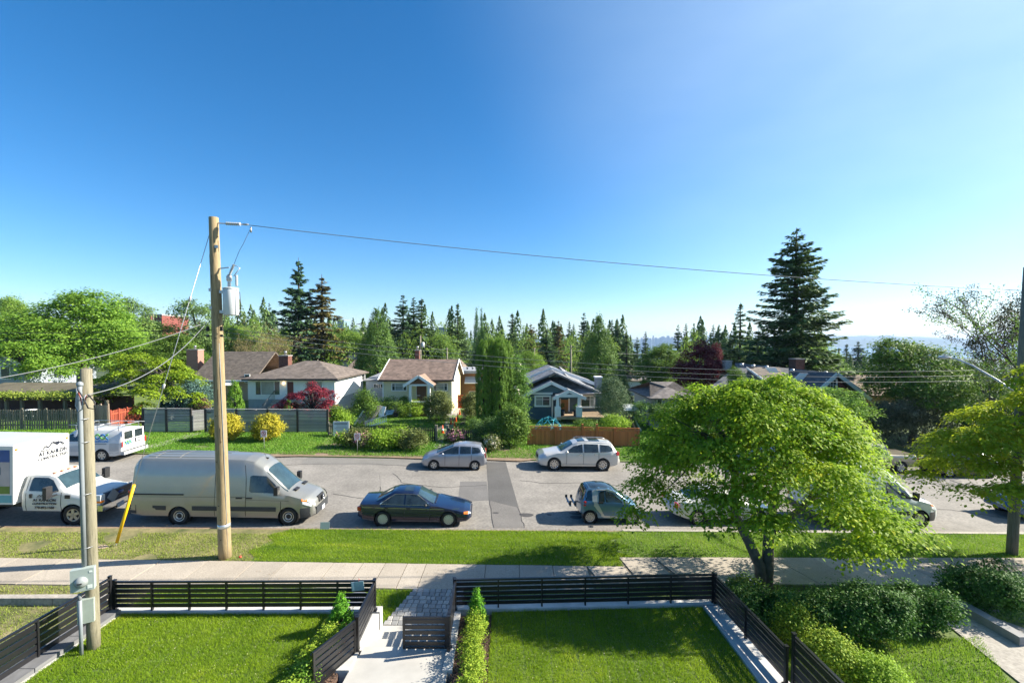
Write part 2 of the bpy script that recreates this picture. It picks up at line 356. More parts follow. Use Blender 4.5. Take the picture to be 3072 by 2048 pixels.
def crack(px, wd=.02, dz=.008):
    pts = [G(*p) for p in px]; b = MB(); rr = random.Random(len(px) * 7 + int(px[0][0])); q = []
    for a, c in zip(pts, pts[1:]):
        for k in range(6): t = k / 6; q.append(a.lerp(c, t) + Vector((rr.uniform(-.05, .05), rr.uniform(-.06, .06), 0)))
    q.append(pts[-1])
    for a, c in zip(q, q[1:]):
        a = Vector((a.x, a.y, SL * a.x + dz)); c = Vector((c.x, c.y, SL * c.x + dz)); b.bar(a, c, wd, .008)
    b.build('crack', mat('tar', (.035, .033, .032), .8, .1, 4), road)
crack([(2780, 1446), (2880, 1476), (2960, 1500), (3030, 1520)], .05); crack([(2850, 1440), (2930, 1465), (3022, 1498)], .03); crack([(2920, 1478), (3020, 1503)], .04)
crack([(1556, 1522), (1573, 1583)], .02); crack([(1466, 1500), (1482, 1583)], .015); crack([(1141, 1460), (1142, 1490)], .02); crack([(1000, 1480), (1120, 1500), (1300, 1502)], .018); crack([(1560, 1440), (1640, 1450), (1760, 1447), (1900, 1462)], .02); crack([(450, 1400), (560, 1396), (640, 1404)], .02); crack([(1180, 1420), (1210, 1450), (1330, 1462), (1460, 1455)], .015); crack([(2480, 1440), (2620, 1436), (2760, 1452)], .03); crack([(2300, 1500), (2860, 1530), (3060, 1560)], .02)
crack([(700, 1400), (900, 1392), (1100, 1390), (1280, 1400)], .015)
gn = np.random.default_rng(77); n = 4200; gx_ = gn.uniform(-34, 32, n); side = gn.random(n) < .6; gy_ = np.where(side, 18.62 + np.abs(gn.normal(0, .22, n)), 29.7 - np.abs(gn.normal(0, .3, n))) + gx_ * RT
tag(link('road_grit', quads('road_grit', np.stack([gx_, gy_, SL * gx_ + .008], 1), unit(gn, n) * .3 + [0, 0, 1], unit(gn, n), gn.uniform(.02, .07, n), .03, mat('grit', (.24, .19, .13), .95, .4, 9))), 'grit and dry leaves along both road edges', 'grit', kind='stuff')
# near kerb (only past the driveway lip) and far edge
kb = MB()
for a, b_ in zip(np.arange(4.6, 40, 3.0), np.arange(7.6, 43, 3.0)):
    p = [(a + .01, rv(18.42, a)), (b_, rv(18.42, b_)), (b_, rv(18.62, b_)), (a + .01, rv(18.62, a))]
    o = sheet('kerb_stone' if a > 4.7 else 'kerb', p, .13, m_conc, .3) if a < 4.7 else sheet('kerb_stone', p, .13, m_conc, .3, kerb)
    if a < 4.7: kerb = o
# near verge, pavement slabs, verge behind the pavement
def swf(X): return 15.57 + .032 * X if X < 3.9 else 16.15 + .06 * X - .02
def swn(X): return 13.97 + .032 * X if X < 2.6 else 14.42 + .045 * X
lip = sheet('road_edge_lip', strip(-40, 4.6, 18.35, 18.62), .05, m_dirt, .3)
sheet('verge_dry', [(-70, rv(18.38, -70)), (-8.6, rv(18.38, -8.6)), (-9.2, 16.5), (-8.9, swf(-8.9)), (-20, swf(-20)), (-70, swf(-70))], .10, m_dry)
sheet('verge_lawn', [(-8.6, rv(18.4, -8.6)), (4.6, rv(18.4, 4.6)), (3.95, 16.4), (3.5, swf(3.5)), (-8.9, swf(-8.9)), (-9.2, 16.5)], .105, m_soil)
sheet('verge_right', [(4.61, rv(18.4, 4.61)), (60, rv(18.4, 60)), (60, swf(60)), (4.0, swf(4.0)), (3.96, 16.45)], .103, m_soil)
pav = sheet('pavement', [(-70, swn(-70)), (2.6, swn(2.5)), (2.62, swn(2.62)), (60, swn(60)), (60, swf(60)), (3.91, swf(3.92)), (3.9, swf(3.9)), (-70, swf(-70))], .09, mat('joint_dirt', (.17, .145, .105), .95, .2, 6), .2)
rr = random.Random(4)
slabm = [mat('pavement_slab_%d' % k, c, .88, .10, .8, bump=.03, bscale=60, fine=30) for k, c in enumerate([(.36, .312, .25), (.345, .298, .24), (.38, .33, .268), (.33, .288, .234)])]
xs = list(np.arange(-32, -8, 1.55)) + [-7.7, -6.1, -5.1, -4.35, -3.6, -2.95, -.9, .25, 1.4, 2.6, 3.9] + list(np.arange(5.2, 34, 1.5))
for a, b_ in zip(xs, xs[1:]):
    tl = rr.uniform(-.004, .006); a2, b2 = a + .012, b_ - .012; sk = .0
    m_ = slabm[rr.randrange(4)]
    if -2.0 < a < 2: m_ = slabm[3]
    q = [(a2, swn(a2) + .015), (b2, swn(b2) + .015), (b2, swf(b2) - .015), (a2, swf(a2) - .015)]
    if a >= 2.6: sh = .55 if a > 5 else .3; q = [(a2 + sh, swn(a2) + .015), (b2 + sh, swn(b2) + .015), (b2, swf(b2) - .015), (a2, swf(a2) - .015)]
    sheet('paving_slab', q, .115 + tl, m_, .05, pav)
sheet('verge_inner', [(-70, 8), (-10.9, 8), (-10.9, 11.4), (-3.75, 11.6), (-3.70, 11.95), (-3.6, swn(-3.6)), (-70, swn(-70))], .085, m_dry)
sheet('verge_inner_lawn', [(-10.8, 11.6), (-3.55, 11.6), (-2.98, swn(-3) - .01), (-10.8, swn(-10.8) - .01)], .09, m_soil)
sheet('verge_inner_right', [(-1.5, 11.8), (5.8, 12.0), (6.6, 11.5), (60, 13), (60, swn(60)), (-1.5, swn(-1.5))], .088, m_soil)
# far side: verge and gardens, up to the houses and beyond
sheet('far_verge', strip(-90, 95, 29.7, 62), .06, m_soil, .4)
def fsheet(name, px, dz, m): return sheet(name, [(G(x, y, dz).x, G(x, y, dz).y) for x, y in px], dz, m, .03)
fsheet('dirt_patch', [(948, 1345), (980, 1310), (1010, 1306), (1045, 1335), (1060, 1350), (1000, 1356), (950, 1352)], .07, m_dirt)
fsheet('dirt_bank', [(1455, 1378), (1470, 1345), (1540, 1336), (1590, 1350), (1610, 1376), (1560, 1382)], .075, m_dirt)
fsheet('dirt_edge', [(600, 1366), (900, 1352), (1130, 1356), (1420, 1372), (1420, 1380), (1100, 1369), (900, 1367), (600, 1374)], .072, m_dirt)
fsheet('garden_path', [(425, 1346), (445, 1335), (575, 1298), (607, 1298), (500, 1332), (432, 1350)], .08, m_conc)
fsheet('garden_path', [(1300, 1342), (1325, 1300), (1347, 1215), (1385, 1215), (1352, 1300), (1345, 1342)], .08, m_conc)
fsheet('garden_path', [(1640, 1274), (1690, 1255), (1760, 1255), (1740, 1274)], .09, m_conc)
# ---------------------------------------------------------------- our own raised garden
YZ = .74
lw = struct(MB().box(-10.2, -4.55, 2.0, 11.70, .3, YZ).build('lawn', m_soil))
lw2 = struct(MB().prism([(-.5, 2.0), (5.25, 2.0), (5.1, 12.02), (-.5, 11.79)], .3, YZ).build('lawn', m_soil))
bed1 = struct(MB().prism([(-4.549, 2.0), (-3.82, 2.0), (-3.72, 11.62), (-4.549, 11.62)], .3, YZ - .02).build('planting_bed', m_mulch))
bed2 = struct(MB().prism([(-1.28, 2.0), (-.501, 2.0), (-.501, 11.7), (-1.34, 11.66)], .3, YZ - .02).build('planting_bed', m_mulch))
path = struct(MB().prism([(-3.8, 2.0), (-1.285, 2.0), (-1.41, 10.42), (-3.5, 10.42)], .2, YZ + .012).build('front_path', m_concn))
stp = struct(MB().prism([(-3.5, 11.87), (-1.5, 11.9), (-1.5, 12.0), (-3.5, 11.97)], -.1, .19).build('front_steps', m_concn))
for k, (ya, yb) in enumerate([(11.87, 11.39), (11.39, 10.91), (10.91, 10.421)]):
    MB().box(-3.5, -1.5, yb, ya, -.1, .33 + .14 * k).build('step', m_concn, stp)
# paving stones between the steps and the pavement
pvb = sheet('paver_path', [(-3.5, 12.0), (-1.45, 12.0), (-1.45, swn(-1.4) - .01), (-2.99, swn(-3) - .01)], .085, mat('joint_sand', (.22, .19, .16), .95, .2, 20), .2)
pm = []
for k, c in enumerate([(.27, .262, .25), (.32, .31, .295), (.22, .217, .21), (.35, .335, .31)]):
    q = MB(); h = .5; i_ = .44
    q.add([(-h,-h,-.5),(h,-h,-.5),(h,h,-.5),(-h,h,-.5),(-h,-h,.3),(h,-h,.3),(h,h,.3),(-h,h,.3),(-i_,-i_,.5),(i_,-i_,.5),(i_,i_,.5),(-i_,i_,.5)],
          [(0,1,5,4),(1,2,6,5),(2,3,7,6),(3,0,4,7),(4,5,9,8),(5,6,10,9),(6,7,11,10),(7,4,8,11),(8,9,10,11)])
    pm.append(q.mesh('paver', mat('paver_stone_%d' % k, c, .85, .16, 9, bump=.3, bscale=50)))
y = 12.02
while y < swn(-2) - .12:
    dp = .205; t = (y - 12) / 1.9; xl = -3.49 + .5 * t; x = xl
    while x < -1.5:
        wdt = min(rr.choice([.14, .175, .21, .175]), -1.46 - x)
        if wdt > .06:
            o = link('paver', pm[rr.randrange(4)], pvb); o.location = (x + wdt / 2, y + dp / 2, SL * x + .115 + rr.uniform(-.004, .004)); o.scale = (wdt - .012, dp - .012, .07)
            o.rotation_euler = (rr.uniform(-.01, .01), rr.uniform(-.01, .01), 0)
        x += wdt
    y += dp
# concrete walls that hold the garden
def wallp(name, poly, z0, z1, m, label): return tag(MB().prism(poly, z0, z1).build(name, m), label, 'wall')
wallp('retaining_wall', [(-10.75, 11.705), (-3.46, 11.705), (-3.46, 11.96), (-10.75, 11.95)], -.1, .80, m_white, 'white concrete base wall under the long black fence on the gate\'s left side')
wallp('stair_wall', [(-3.82, 9.6), (-3.51, 9.6), (-3.47, 11.636), (-3.72, 11.636)], -.1, .797, m_white, 'white concrete stair wall under the short black fence beside the open gate leaf')
wallp('retaining_wall', [(-1.6, 11.785), (5.62, 12.085), (5.62, 12.33), (-1.6, 12.04)], -.3, .80, m_white, 'white concrete base wall under the black fence in front of the maple')
wallp('stair_wall', [(-1.5, 9.6), (-1.29, 9.6), (-1.345, 11.72), (-1.55, 11.72)], -.1, .797, m_white, 'narrow white concrete wall beside the closed gate leaf and mulch bed')
m_stone = mat('dark_capstone', (.15, .15, .155), .7, .18, 3, bump=.2, bscale=30)
sw = wallp('side_wall', [(-10.86, 2.0), (-10.21, 2.0), (-10.21, 11.62), (-10.72, 11.62)], -.2, .76, m_white, 'low wall with dark grey capstones along the lawn below the meter pole')
for k in range(9):
    piece('capstone', m_stone, (-10.51 - .012 * (8 - k) * .6, 2.55 + k * 1.075 + .02, .80 + (.0 if k < 6 else .02)), (.56, 1.06, .09), sw)
sw2 = wallp('side_wall', [(5.27, 2.0), (5.95, 2.0), (5.80, 9.05), (5.62, 12.0), (5.12, 11.98)], -.4, .79, m_white, 'pale concrete base wall under the black fence that runs toward the viewer beside the hedge')
# grass on the lawns and verges
g_lush = leafmat('grass_blades', (.085, .17, .009), (.22, .30, .016), .45, .6, .55, (.40, .39, .06), .62)
g_dry = leafmat('grass_blades_dry', (.10, .15, .02), (.22, .26, .045), .35, .6, .6, (.36, .30, .13), .6)
g_right = leafmat('grass_blades_light', (.08, .17, .015), (.20, .29, .03), .4, .6, .7, (.30, .32, .08), .6)
g_turf = leafmat('turf_blades', (.07, .15, .008), (.21, .29, .015), .45, .6, .8, (.38, .38, .06), .66, (.35, 2.6, 1))
rg = np.random.default_rng(11)
def sod(x, y, w_, l_, o_):
    fx = np.abs(((x + o_ + .02 * np.sin(y * 3)) / w_) % 1 - .5) * w_; row = np.floor((x + o_) / w_); fy = np.abs(((y + row * .7 + .015 * np.sin(x * 5)) / l_) % 1 - .5) * l_
    return ((fx > .022) & (fy > .02)) | (rg.random(len(x)) < .35)
flat = lambda z: (lambda x, y: np.full_like(x, z))
slope = lambda dz: (lambda x, y: SL * x + dz)
blades('lawn_grass', rg, 150000, lambda x, y: (y < 11.71) & sod(x, y, .61, 1.7, .2), (-10.2, -4.5, 6.5, 11.71), flat(YZ), .055, .011, g_lush, 'bright green mown grass of the lawn behind the long black fence')
blades('lawn_grass', rg, 150000, lambda x, y: (x < 5.25 - (y - 2) * .015) & (y < 11.79 + (x + .5) * .04) & sod(x, y, .61, 1.7, .05), (-.52, 5.25, 6.5, 12.05), flat(YZ), .055, .011, g_lush, 'bright green mown grass of the lawn next to the mulch bed, half in shade')
inr = lambda x, y: (y > np.where(x < 3.9, 15.58 + .032 * x, 16.12 + .06 * x)) & (y < 18.4 + x * RT)
blades('verge_grass', rg, 150000, lambda x, y: inr(x, y) & (x > -9.1 + .25 * np.sin(y * 5)) & (x < 4.2 + .3 * np.sin(y * 7)), (-9.5, 4.6, 14.8, 19.2), slope(.105), .06, .016, g_turf, 'dense striped green turf between pavement and parked navy sedan')
blades('verge_grass', rg, 130000, lambda x, y: inr(x, y) & (x > 4.1), (4, 30, 15.8, 20), slope(.103), .07, .018, g_right, 'weedy yellow green verge grass around the maple shade')
nd = np.random.default_rng(3)
def patchy(x, y): return np.sin(x * 1.1 + 2) * np.sin(y * 2.3 + x * .4) + np.sin(x * 3.1) * .4
blades('verge_grass', rg, 90000, lambda x, y: inr(x, y) & (x < -8.9) & (patchy(x, y) > -.75) & (y < 17.95 + x * RT), (-30, -8.9, 13.5, 18.3), slope(.10), .06, .018, g_dry, 'patchy dry yellowed grass around the yellow guy guard')
blades('verge_grass', rg, 60000, lambda x, y: (y < 13.93 + .032 * x) & (x < -10.9), (-26, -10.9, 7, 14), slope(.088), .06, .016, g_dry, 'dry grass outside the black fence at the left edge')
blades('verge_grass', rg, 36000, lambda x, y: (y < 13.93 + .032 * x) & (x < -3.5 + .26 * (y - 12)), (-10.8, -3.0, 11.97, 14), slope(.088), .07, .018, g_lush, 'thin strip of grass between the pavement and the long black fence')
blades('verge_grass', rg, 40000, lambda x, y: (y < 14.40 + .045 * x) & (y > 12.3 + .02 * (x)), (-1.4, 26, 11.8, 15.4), slope(.088), .07, .018, g_right, 'shaded strip of grass between the pavement and the yew hedge')
farin = lambda x, y: (y > 30.0 + x * RT) & (y < 37) & (patchy(x * .7, y) > -1.1)
blades('far_grass', rg, 170000, farin, (-40, 14, 28, 37), slope(.06), .11, .045, leafmat('grass_blades_far', (.05, .14, .012), (.14, .25, .03), .35, .5, .4, (.26, .28, .08)), 'grass verge across the road in front of the grey slat fence')
blades('far_grass', rg, 80000, lambda x, y: (y > 36.5), (-30, 14, 36.5, 46), slope(.06), .10, .05, MATS['grass_blades_far'], 'green front gardens around the cream and blue houses')
# bark chips on the two beds
for nm, (x0, x1), lb in (('bark_chips', (-4.54, -3.75), 'brown bark mulch of the bed beside the open gate leaf'), ('bark_chips', (-1.3, -.51), 'brown bark mulch of the bed below the row of box shrubs')):
    n = 5000; P = np.stack([rg.uniform(x0, x1, n), rg.uniform(6.5, 11.6, n), np.full(n, YZ - .005) + rg.uniform(0, .02, n)], 1)
    me = quads(nm, P, unit(rg, n) * .6 + [0, 0, 1], unit(rg, n), rg.uniform(.02, .06, n), .018, mat('bark_chip', (.15, .09, .06), .9, .5, 30))
    tag(link(nm, me), lb, 'mulch', kind='stuff')
# ================================================================== NEAR FENCES
m_blk = mat('black_aluminium', (.012, .012, .014), .32, .1, 3, metal=.0, spec=.6)
m_brz = mat('dark_bronze_aluminium', (.013, .0125, .013), .32, .1, 3, spec=.6)
def fence_run(label, p0, p1, nb, zb, zt, ns=5, big0=True, big1=True, m=None, capx=.0):
    m = m or m_blk
    p0 = Vector((p0[0], p0[1], zb)); p1 = Vector((p1[0], p1[1], zb)); d = p1 - p0; ln = d.length; d.normalize(); rz = math.atan2(d.y, d.x)
    t = thing('slat_fence', label, 'fence', p0, 0, 'black slat fences')
    H = zt - zb
    for i in range(nb + 1):
        big = (i == 0 and big0) or (i == nb and big1); w_ = .065 if big else .038; q = p0 + d * (ln * i / nb)
        h = H + (.03 if big else -.02)
        po = piece('post', m, (q.x, q.y, zb + h / 2), (w_, w_ + (0 if big else .03), h), t, rz)
        if big:
            c = piece('post_cap', m, (q.x, q.y, zb + h + .008), (w_ + .016, w_ + .016, .016), t, rz)
            piece('base_plate', m, (q.x, q.y, zb + .006), (.12, .12, .012), t, rz)
    piece('top_rail', m, (p0 + d * ln / 2) + Vector((0, 0, H - .022)), (ln - .066, .058, .045), t, rz)
    pitch = (H - .045 - .02 - .06) / ns; sh = pitch * .74
    for i in range(nb):
        q = p0 + d * (ln * (i + .5) / nb)
        for k in range(ns):
            piece('slat', m, (q.x, q.y, zb + .06 + pitch * (k + .5)), (ln / nb - .04, .024, sh), t, rz)
    return t
FZ, FT = .80, 1.57
fence_run('long black horizontal slat fence along the lawn beside the big wooden pole', (-10.45, 11.78), (-3.63, 11.83), 7, FZ, FT)
fence_run('black slat fence running toward the viewer past the meter pole', (-10.50, 11.70), (-10.72, 4.6), 4, FZ - .0, FT + .14)
fence_run('short black slat fence beside the steps, behind the open gate leaf', (-3.61, 11.76), (-3.56, 10.25), 1, FZ, FT, m=m_brz)
fence_run('long black slat fence in front of the maple tree', (-1.53, 11.88), (5.46, 12.17), 6, FZ, FT)
fence_run('short black slat fence beside the steps behind the closed gate leaf', (-1.50, 11.82), (-1.45, 10.33), 1, FZ, FT, m=m_brz)
fence_run('black slat fence receding beside the yew hedge and shaded lawn', (5.49, 12.1), (5.66, 9.2), 2, FZ, FT)
fence_run('taller black slat fence with capped post among the yellow green shrubs', (5.72, 9.05), (5.92, 4.5), 3, FZ, FT + .36, 6)
def gate(label, hinge, rz, ln, zb, zt, knob):
    t = thing('gate', label, 'gate', (hinge[0], hinge[1], zb), rz)
    H = zt - zb
    for x in (.025, ln - .025): piece('stile', m_brz, (x, 0, H / 2), (.05, .045, H), t, local=True)
    for z in (.025, H - .025): piece('rail', m_brz, (ln / 2, 0, z), (ln - .1, .045, .05), t, local=True)
    for k in range(5):
        ph = (H - .1) / 5; piece('slat', m_brz, (ln / 2, 0, .05 + ph * (k + .5)), (ln - .1, .024, ph * .70), t, local=True)
    if knob: MB().lathe([(.0, -.10), (.028, -.09), (.03, -.06), (.014, -.05), (.014, 0)], 10, 'y', (ln - .06, -.02, H * .86)).build('latch_knob', m_brz, t, True)
    else: MB().tube([(ln - .02, -.035, -.06), (ln - .02, -.035, H * .5)], .009, 6).build('drop_bolt', m_brz, t, True)
    return t
gate('black slat gate leaf swung open over the concrete path', (-3.57, 10.17), math.radians(180 + 66), 1.2, FZ - .03, FT - .02, True)
gate('black slat gate leaf closed across the top of the steps', (-1.50, 10.30), math.radians(180), 1.02, FZ - .0, FT - .03, False)
for (x, y, lb) in ((-3.53, 10.2, 'square black post hinging the open gate leaf'), (-1.455, 10.22, 'square black post hinging the closed gate leaf')):
    t = thing('gate_post', lb, 'post', (x, y, YZ)); piece('shaft', m_brz, (0, 0, .43), (.075, .075, .86), t, local=True); piece('foot_plate', m_brz, (0, 0, .024), (.14, .14, .012), t, local=True); piece('cap', m_brz, (0, 0, .868), (.09, .09, .016), t, local=True)
# clear sleeve clipped to the fence, grey lid behind it, plastic yard sign
m_ply = mat('clear_plastic', (.30, .40, .42), .12, .1, 4)
c = A(1073, 1757, 11.74)
t = thing('plastic_sleeve', 'clear plastic sleeve with papers clipped to the black fence top rail', 'sleeve', c)
piece('sleeve', m_ply, (0, 0, 0), (.33, .012, .24), t, rot=(0, -.12, 0), local=True); piece('paper', mat('paper', (.62, .66, .64), .7, .05), (-.12, -.008, 0), (.05, .004, .22), t, rot=(0, -.12, 0), local=True)
MB().tube([(.02, 0, .12), (.04, .02, .17), (.02, 0, .2)], .006, 5).build('clip', mat('red_plastic', (.6, .06, .04), .4, .05), t, True)
c = G(1070, 1803, .09)
t = thing('vault_lid', 'grey ribbed utility lid lying in the grass behind the black fence', 'lid', c)
MB().prism([(.42 * math.cos(a) * (1 if a < math.pi else .9), .30 * math.sin(a)) for a in np.linspace(0, 2 * math.pi, 17)[:-1]], -.02, .12).build('lid', mat('grey_plastic', (.16, .16, .17), .5, .1), t, True)
for k in range(7): piece('slot', m_blk, (-.2 + k * .065, 0, .122), (.018, .3, .006), t, local=True)
c = G(975, 1592, .1)
t = thing('yard_sign', 'small frosted plastic sign standing at the kerb behind the silver van', 'sign', c, R(8))
piece('sheet', mat('frosted_plastic', (.36, .42, .41), .3, .08), (0, 0, .22), (.36, .01, .27), t, rot=(-.15, .04, 0), local=True)
for x in (-.1, .1): MB().tube([(x, 0, -.05), (x, 0, .2)], .004, 5).build('wire_leg', m_blk, t, True)
wa, wb_ = G(-420, 1800, .2), G(330, 1797, .2)
t = thing('low_wall', 'low old concrete edging wall in the dry grass at the left edge', 'wall', (wa.x, wa.y, SL * wa.x))
nb_ = 9
for k in range(nb_):
    a = wa.lerp(wb_, k / nb_); b = wa.lerp(wb_, (k + 1) / nb_); a.x += .006; b.x -= .006; MB().bar((a.x, a.y, SL * a.x + .17), (b.x, b.y, SL * b.x + .17), .20, .26).build('block', m_conc, t)
# ================================================================== POLES AND LINES
def woodmat(name, c1, c2, sz=(7, 7, .35)):
    m = mat(name, c1, .85, .15, 3, bump=.2, bscale=20); nt = m.node_tree; b = nt.nodes['Principled BSDF']
    tc = nt.nodes.new('ShaderNodeTexCoord'); mp = nt.nodes.new('ShaderNodeMapping'); mp.inputs['Scale'].default_value = sz; n = nt.nodes.new('ShaderNodeTexNoise'); n.inputs['Scale'].default_value = 3; n.inputs['Detail'].default_value = 6; n.inputs['Roughness'].default_value = .7
    nt.links.new(tc.outputs['Object'], mp.inputs[0]); nt.links.new(mp.outputs[0], n.inputs['Vector'])
    r = _ramp(nt, n.outputs['Fac'], [(.36, c1), (.52, c2), (.66, sc(c1, .8))]); nt.links.new(r.outputs[0], b.inputs['Base Color']); return m
m_pole = woodmat('new_pole_wood', (.20, .14, .07), (.33, .25, .135)); m_pole2 = woodmat('green_pole_wood', (.13, .12, .075), (.23, .205, .14))
m_polg = woodmat('dark_pole_wood', (.10, .095, .07), (.16, .15, .12)); m_pvc = mat('grey_conduit', (.215, .24, .26), .45, .06, 2)
m_steel = mat('galvanised', (.42, .43, .44), .4, .1, 6, metal=.6); m_porc = mat('porcelain_grey', (.45, .46, .47), .25, .05, 4); m_wire = mat('cable_black', (.02, .02, .022), .6, .1); m_wires = mat('cable_grey', (.17, .18, .19), .5, .1)
def wire(label, p0, p1, sag, r, m=None, n=24, cat='wire', name='overhead_wire'):
    p0 = Vector(p0); p1 = Vector(p1); pts = [p0.lerp(p1, t) - Vector((0, 0, sag * 4 * t * (1 - t))) for t in np.linspace(0, 1, n)]
    return tag(MB().tube(pts, r, 6).build(name, m or m_wire), label, cat, 'overhead lines')
LEAN = .0145                     # the tall pole leans a little to the left
def onbp(x, y, z): return BP + Vector((x - LEAN * z, y, z))
BP = Vector((-9.91, 15.5, .40)); BT = A(640, 652, 15.5).z
bp = thing('utility_pole', 'tall new wooden utility pole standing in the verge in front of the silver van', 'pole', BP)
hh = BT - BP.z; bp.rotation_euler = (0, -LEAN, 0)
b = MB(); b.lathe([(.203, -.2), (.200, .5), (.190, 3), (.176, 6), (.161, 9), (.146, hh - .01), (.138, hh)], 20, 'z'); b.build('shaft', m_pole, bp, True)
MB().tube([(.16, -.10, -.05), (.155, -.11, 3), (.13, -.12, 6.3), (.11, -.11, 7.4)], .013, 6).build('ground_wire_cover', m_pvc, bp, True)
MB().lathe([(.200, 1.06), (.200, 1.20)], 20, 'z').build('tag_band', mat('foil', (.6, .62, .64), .35, .25, 30, metal=.7), bp, True)
def zz(y): return A(640, y, 15.5).z - BP.z
for y in (742, 870, 923): piece('bolt_plate', m_steel, (-.12 if y > 800 else .13, -.115, zz(y)), (.09, .05, .1), bp, local=True)
# dead-end insulator and stinger at the top
top = Vector((.13, -.02, zz(670)))
ins = MB(); dirw = Vector((1, .07, -.045)).normalized(); ins.tube([top, top + dirw * .32], .018, 6); ins.build('insulator_link', m_steel, bp, True)
ib = MB(); ib.tube([top + dirw * (.30 + .042 * k * .5) for k in range(22)], [.028 if k % 3 else .062 for k in range(22)], 10); ib.build('insulator', m_porc, bp, True)
MB().tube([top + dirw * .76, top + dirw * .95, top + dirw * 1.02], [.02, .035, .02], 8).build('wire_clamp', m_steel, bp, True)
# cut-out on its bracket
MB().bar((.17, -.03, zz(806)), (.48, -.03, zz(803)), .05, .03).build('bracket', m_steel, bp, True)
ca = Vector((.50, -.05, zz(826))); cb = Vector((.66, -.05, zz(795)))
cu = MB().tube([ca.lerp(cb, k / 18) for k in range(19)], [.022 if k % 2 else .055 for k in range(19)], 10).build('cutout', m_porc, bp, True)
MB().tube([ca + Vector((.14, 0, -.05)), cb + Vector((.2, 0, -.12)), cb], .014, 6).build('fuse_tube', m_steel, cu, True)
MB().tube([cb, (.86, -.03, zz(752)), (.96, 0, zz(735)), (1.18, .07, zz(688))], .007, 5).build('tap_wire', m_wire, bp, True)
MB().tube([(1.2, .08, zz(681)), (1.2, .08, zz(697))], .03, 6).build('tap_clamp', m_steel, bp, True)
for k, z in enumerate((983, 990, 1007)):
    MB().tube([(-.26, -.16, zz(z)), (-.18, -.16, zz(z))], .04, 8).build('spool_insulator', m_wire, bp, True); MB().tube([(.2, -.16, zz(z)), (.28, -.16, zz(z))], .04, 8).build('spool_insulator', m_wire, bp, True)
MB().tube([(.7, -.1, zz(868)), (.86, -.1, zz(880)), (.88, -.1, zz(925)), (.72, -.1, zz(972)), (.3, -.16, zz(1000))], .012, 6).build('lead_wire', m_wire, bp, True)
MB().tube([(.45, -.28, zz(946)), (.38, -.25, zz(970)), (.25, -.18, zz(985))], .012, 6).build('lead_wire', m_wire, bp, True)
kr = random.Random(12); m_knot = mat('pole_knot', (.07, .045, .025), .9, .2, 9)
for (par, r0_, h0_, cnt) in ((bp, .205, hh, 26),):
    for k in range(cnt):
        a_ = kr.uniform(-2.9, -.2); z_ = kr.uniform(.4, h0_ - .4); r_ = float(np.interp(z_, [0, 3, 6, 9, 12], [.201, .190, .176, .161, .146])) + .001
        if k % 3: piece('knot', m_knot, (r_ * math.cos(a_), r_ * math.sin(a_), z_), (.012, .035, .03), par, rz=a_, local=True)
        else: piece('drying_split', m_knot, (r_ * math.cos(a_), r_ * math.sin(a_), z_), (.006, .012, kr.uniform(.3, .9)), par, rz=a_, local=True)
# transformer can
tz = zz(946); th_ = zz(867) - tz
tr = thing('transformer', 'light grey transformer can bolted to the tall wooden pole', 'transformer', BP + Vector((.50 - LEAN * tz, -.02, tz)))
m_can = mat('transformer_grey', (.55, .57, .58), .4, .05, 2)
MB().lathe([(0, 0), (.225, 0), (.238, .02), (.238, th_ - .03), (.225, th_)], 28, 'z').build('tank', m_can, tr, True)
MB().lathe([(.247, th_), (.247, th_ + .025), (.17, th_ + .05), (0, th_ + .06)], 28, 'z').build('lid', m_can, tr, True)
MB().tube([(-.05, 0, th_ + .04 + .025 * k) for k in range(9)] , [.045 if k % 2 else .06 for k in range(9)], 10).build('bushing', m_porc, tr, True)
MB().lathe([(.07, th_ + .26), (.085, th_ + .3), (.085, th_ + .42), (.05, th_ + .48), (0, th_ + .5)], 14, 'z', (-.05, 0, 0)).build('bushing_cap', m_porc, tr, True)
MB().tube([(.20, 0, th_ + .1 + .03 * k) for k in range(13)], [.03 if k % 2 else .05 for k in range(13)], 10).build('arrester', m_porc, tr, True)
for z in (.12, th_ - .1): piece('mounting_bracket', m_steel, (-.27, -.02, z), (.16, .12, .1), tr, local=True)
# service pole with meter
SP = Vector((-9.75, 10.4, YZ)); st = A(256, 1106, 10.4).z - SP.z
sp = thing('service_pole', 'short weathered service pole with electric meter standing in the lawn corner', 'pole', SP)
MB().lathe([(.128, -.2), (.125, .5), (.116, 3), (.106, st)], 18, 'z').build('shaft', m_pole2, sp, True)
def sz(y): return A(256, y, 10.2).z - SP.z
MB().tube([(-.01, -.165, sz(1698)), (-.01, -.165, sz(1420)), (-.01, -.16, sz(1170)), (-.01, -.15, sz(1158))], .046, 12).build('conduit', m_pvc, sp, True)
MB().lathe([(.046, 0), (.066, .03), (.062, .08), (.03, .11), (0, .12)], 12, 'z', (-.01, -.15, sz(1160))).build('weatherhead', m_pvc, sp, True)
MB().tube([(-.125, -.06, sz(1720)), (-.125, -.06, sz(1290)), (-.13, -.03, sz(1275))], .026, 10).build('conduit', m_pvc, sp, True)
for y in (1330, 1487, 1648, 1260): MB().tube([(-.07, -.15, sz(y)), (-.01, -.216, sz(y) + .006), (.045, -.17, sz(y) + .012), (.11, -.07, sz(y) + .02)], .007, 6).build('strap', m_steel, sp, True)
def cable(pts, r, m, nm='cable'): MB().tube(pts, r, 7).build(nm, m, sp, True)
w0 = (.0, -.24, sz(1165))
cable([w0, (.05, -.28, sz(1175)), (.03, -.30, sz(1215)), (.08, -.3, sz(1233)), (.17, -.3, sz(1225)), (.18, -.28, sz(1195)), (.22, -.25, sz(1183))], .016, m_pvc)
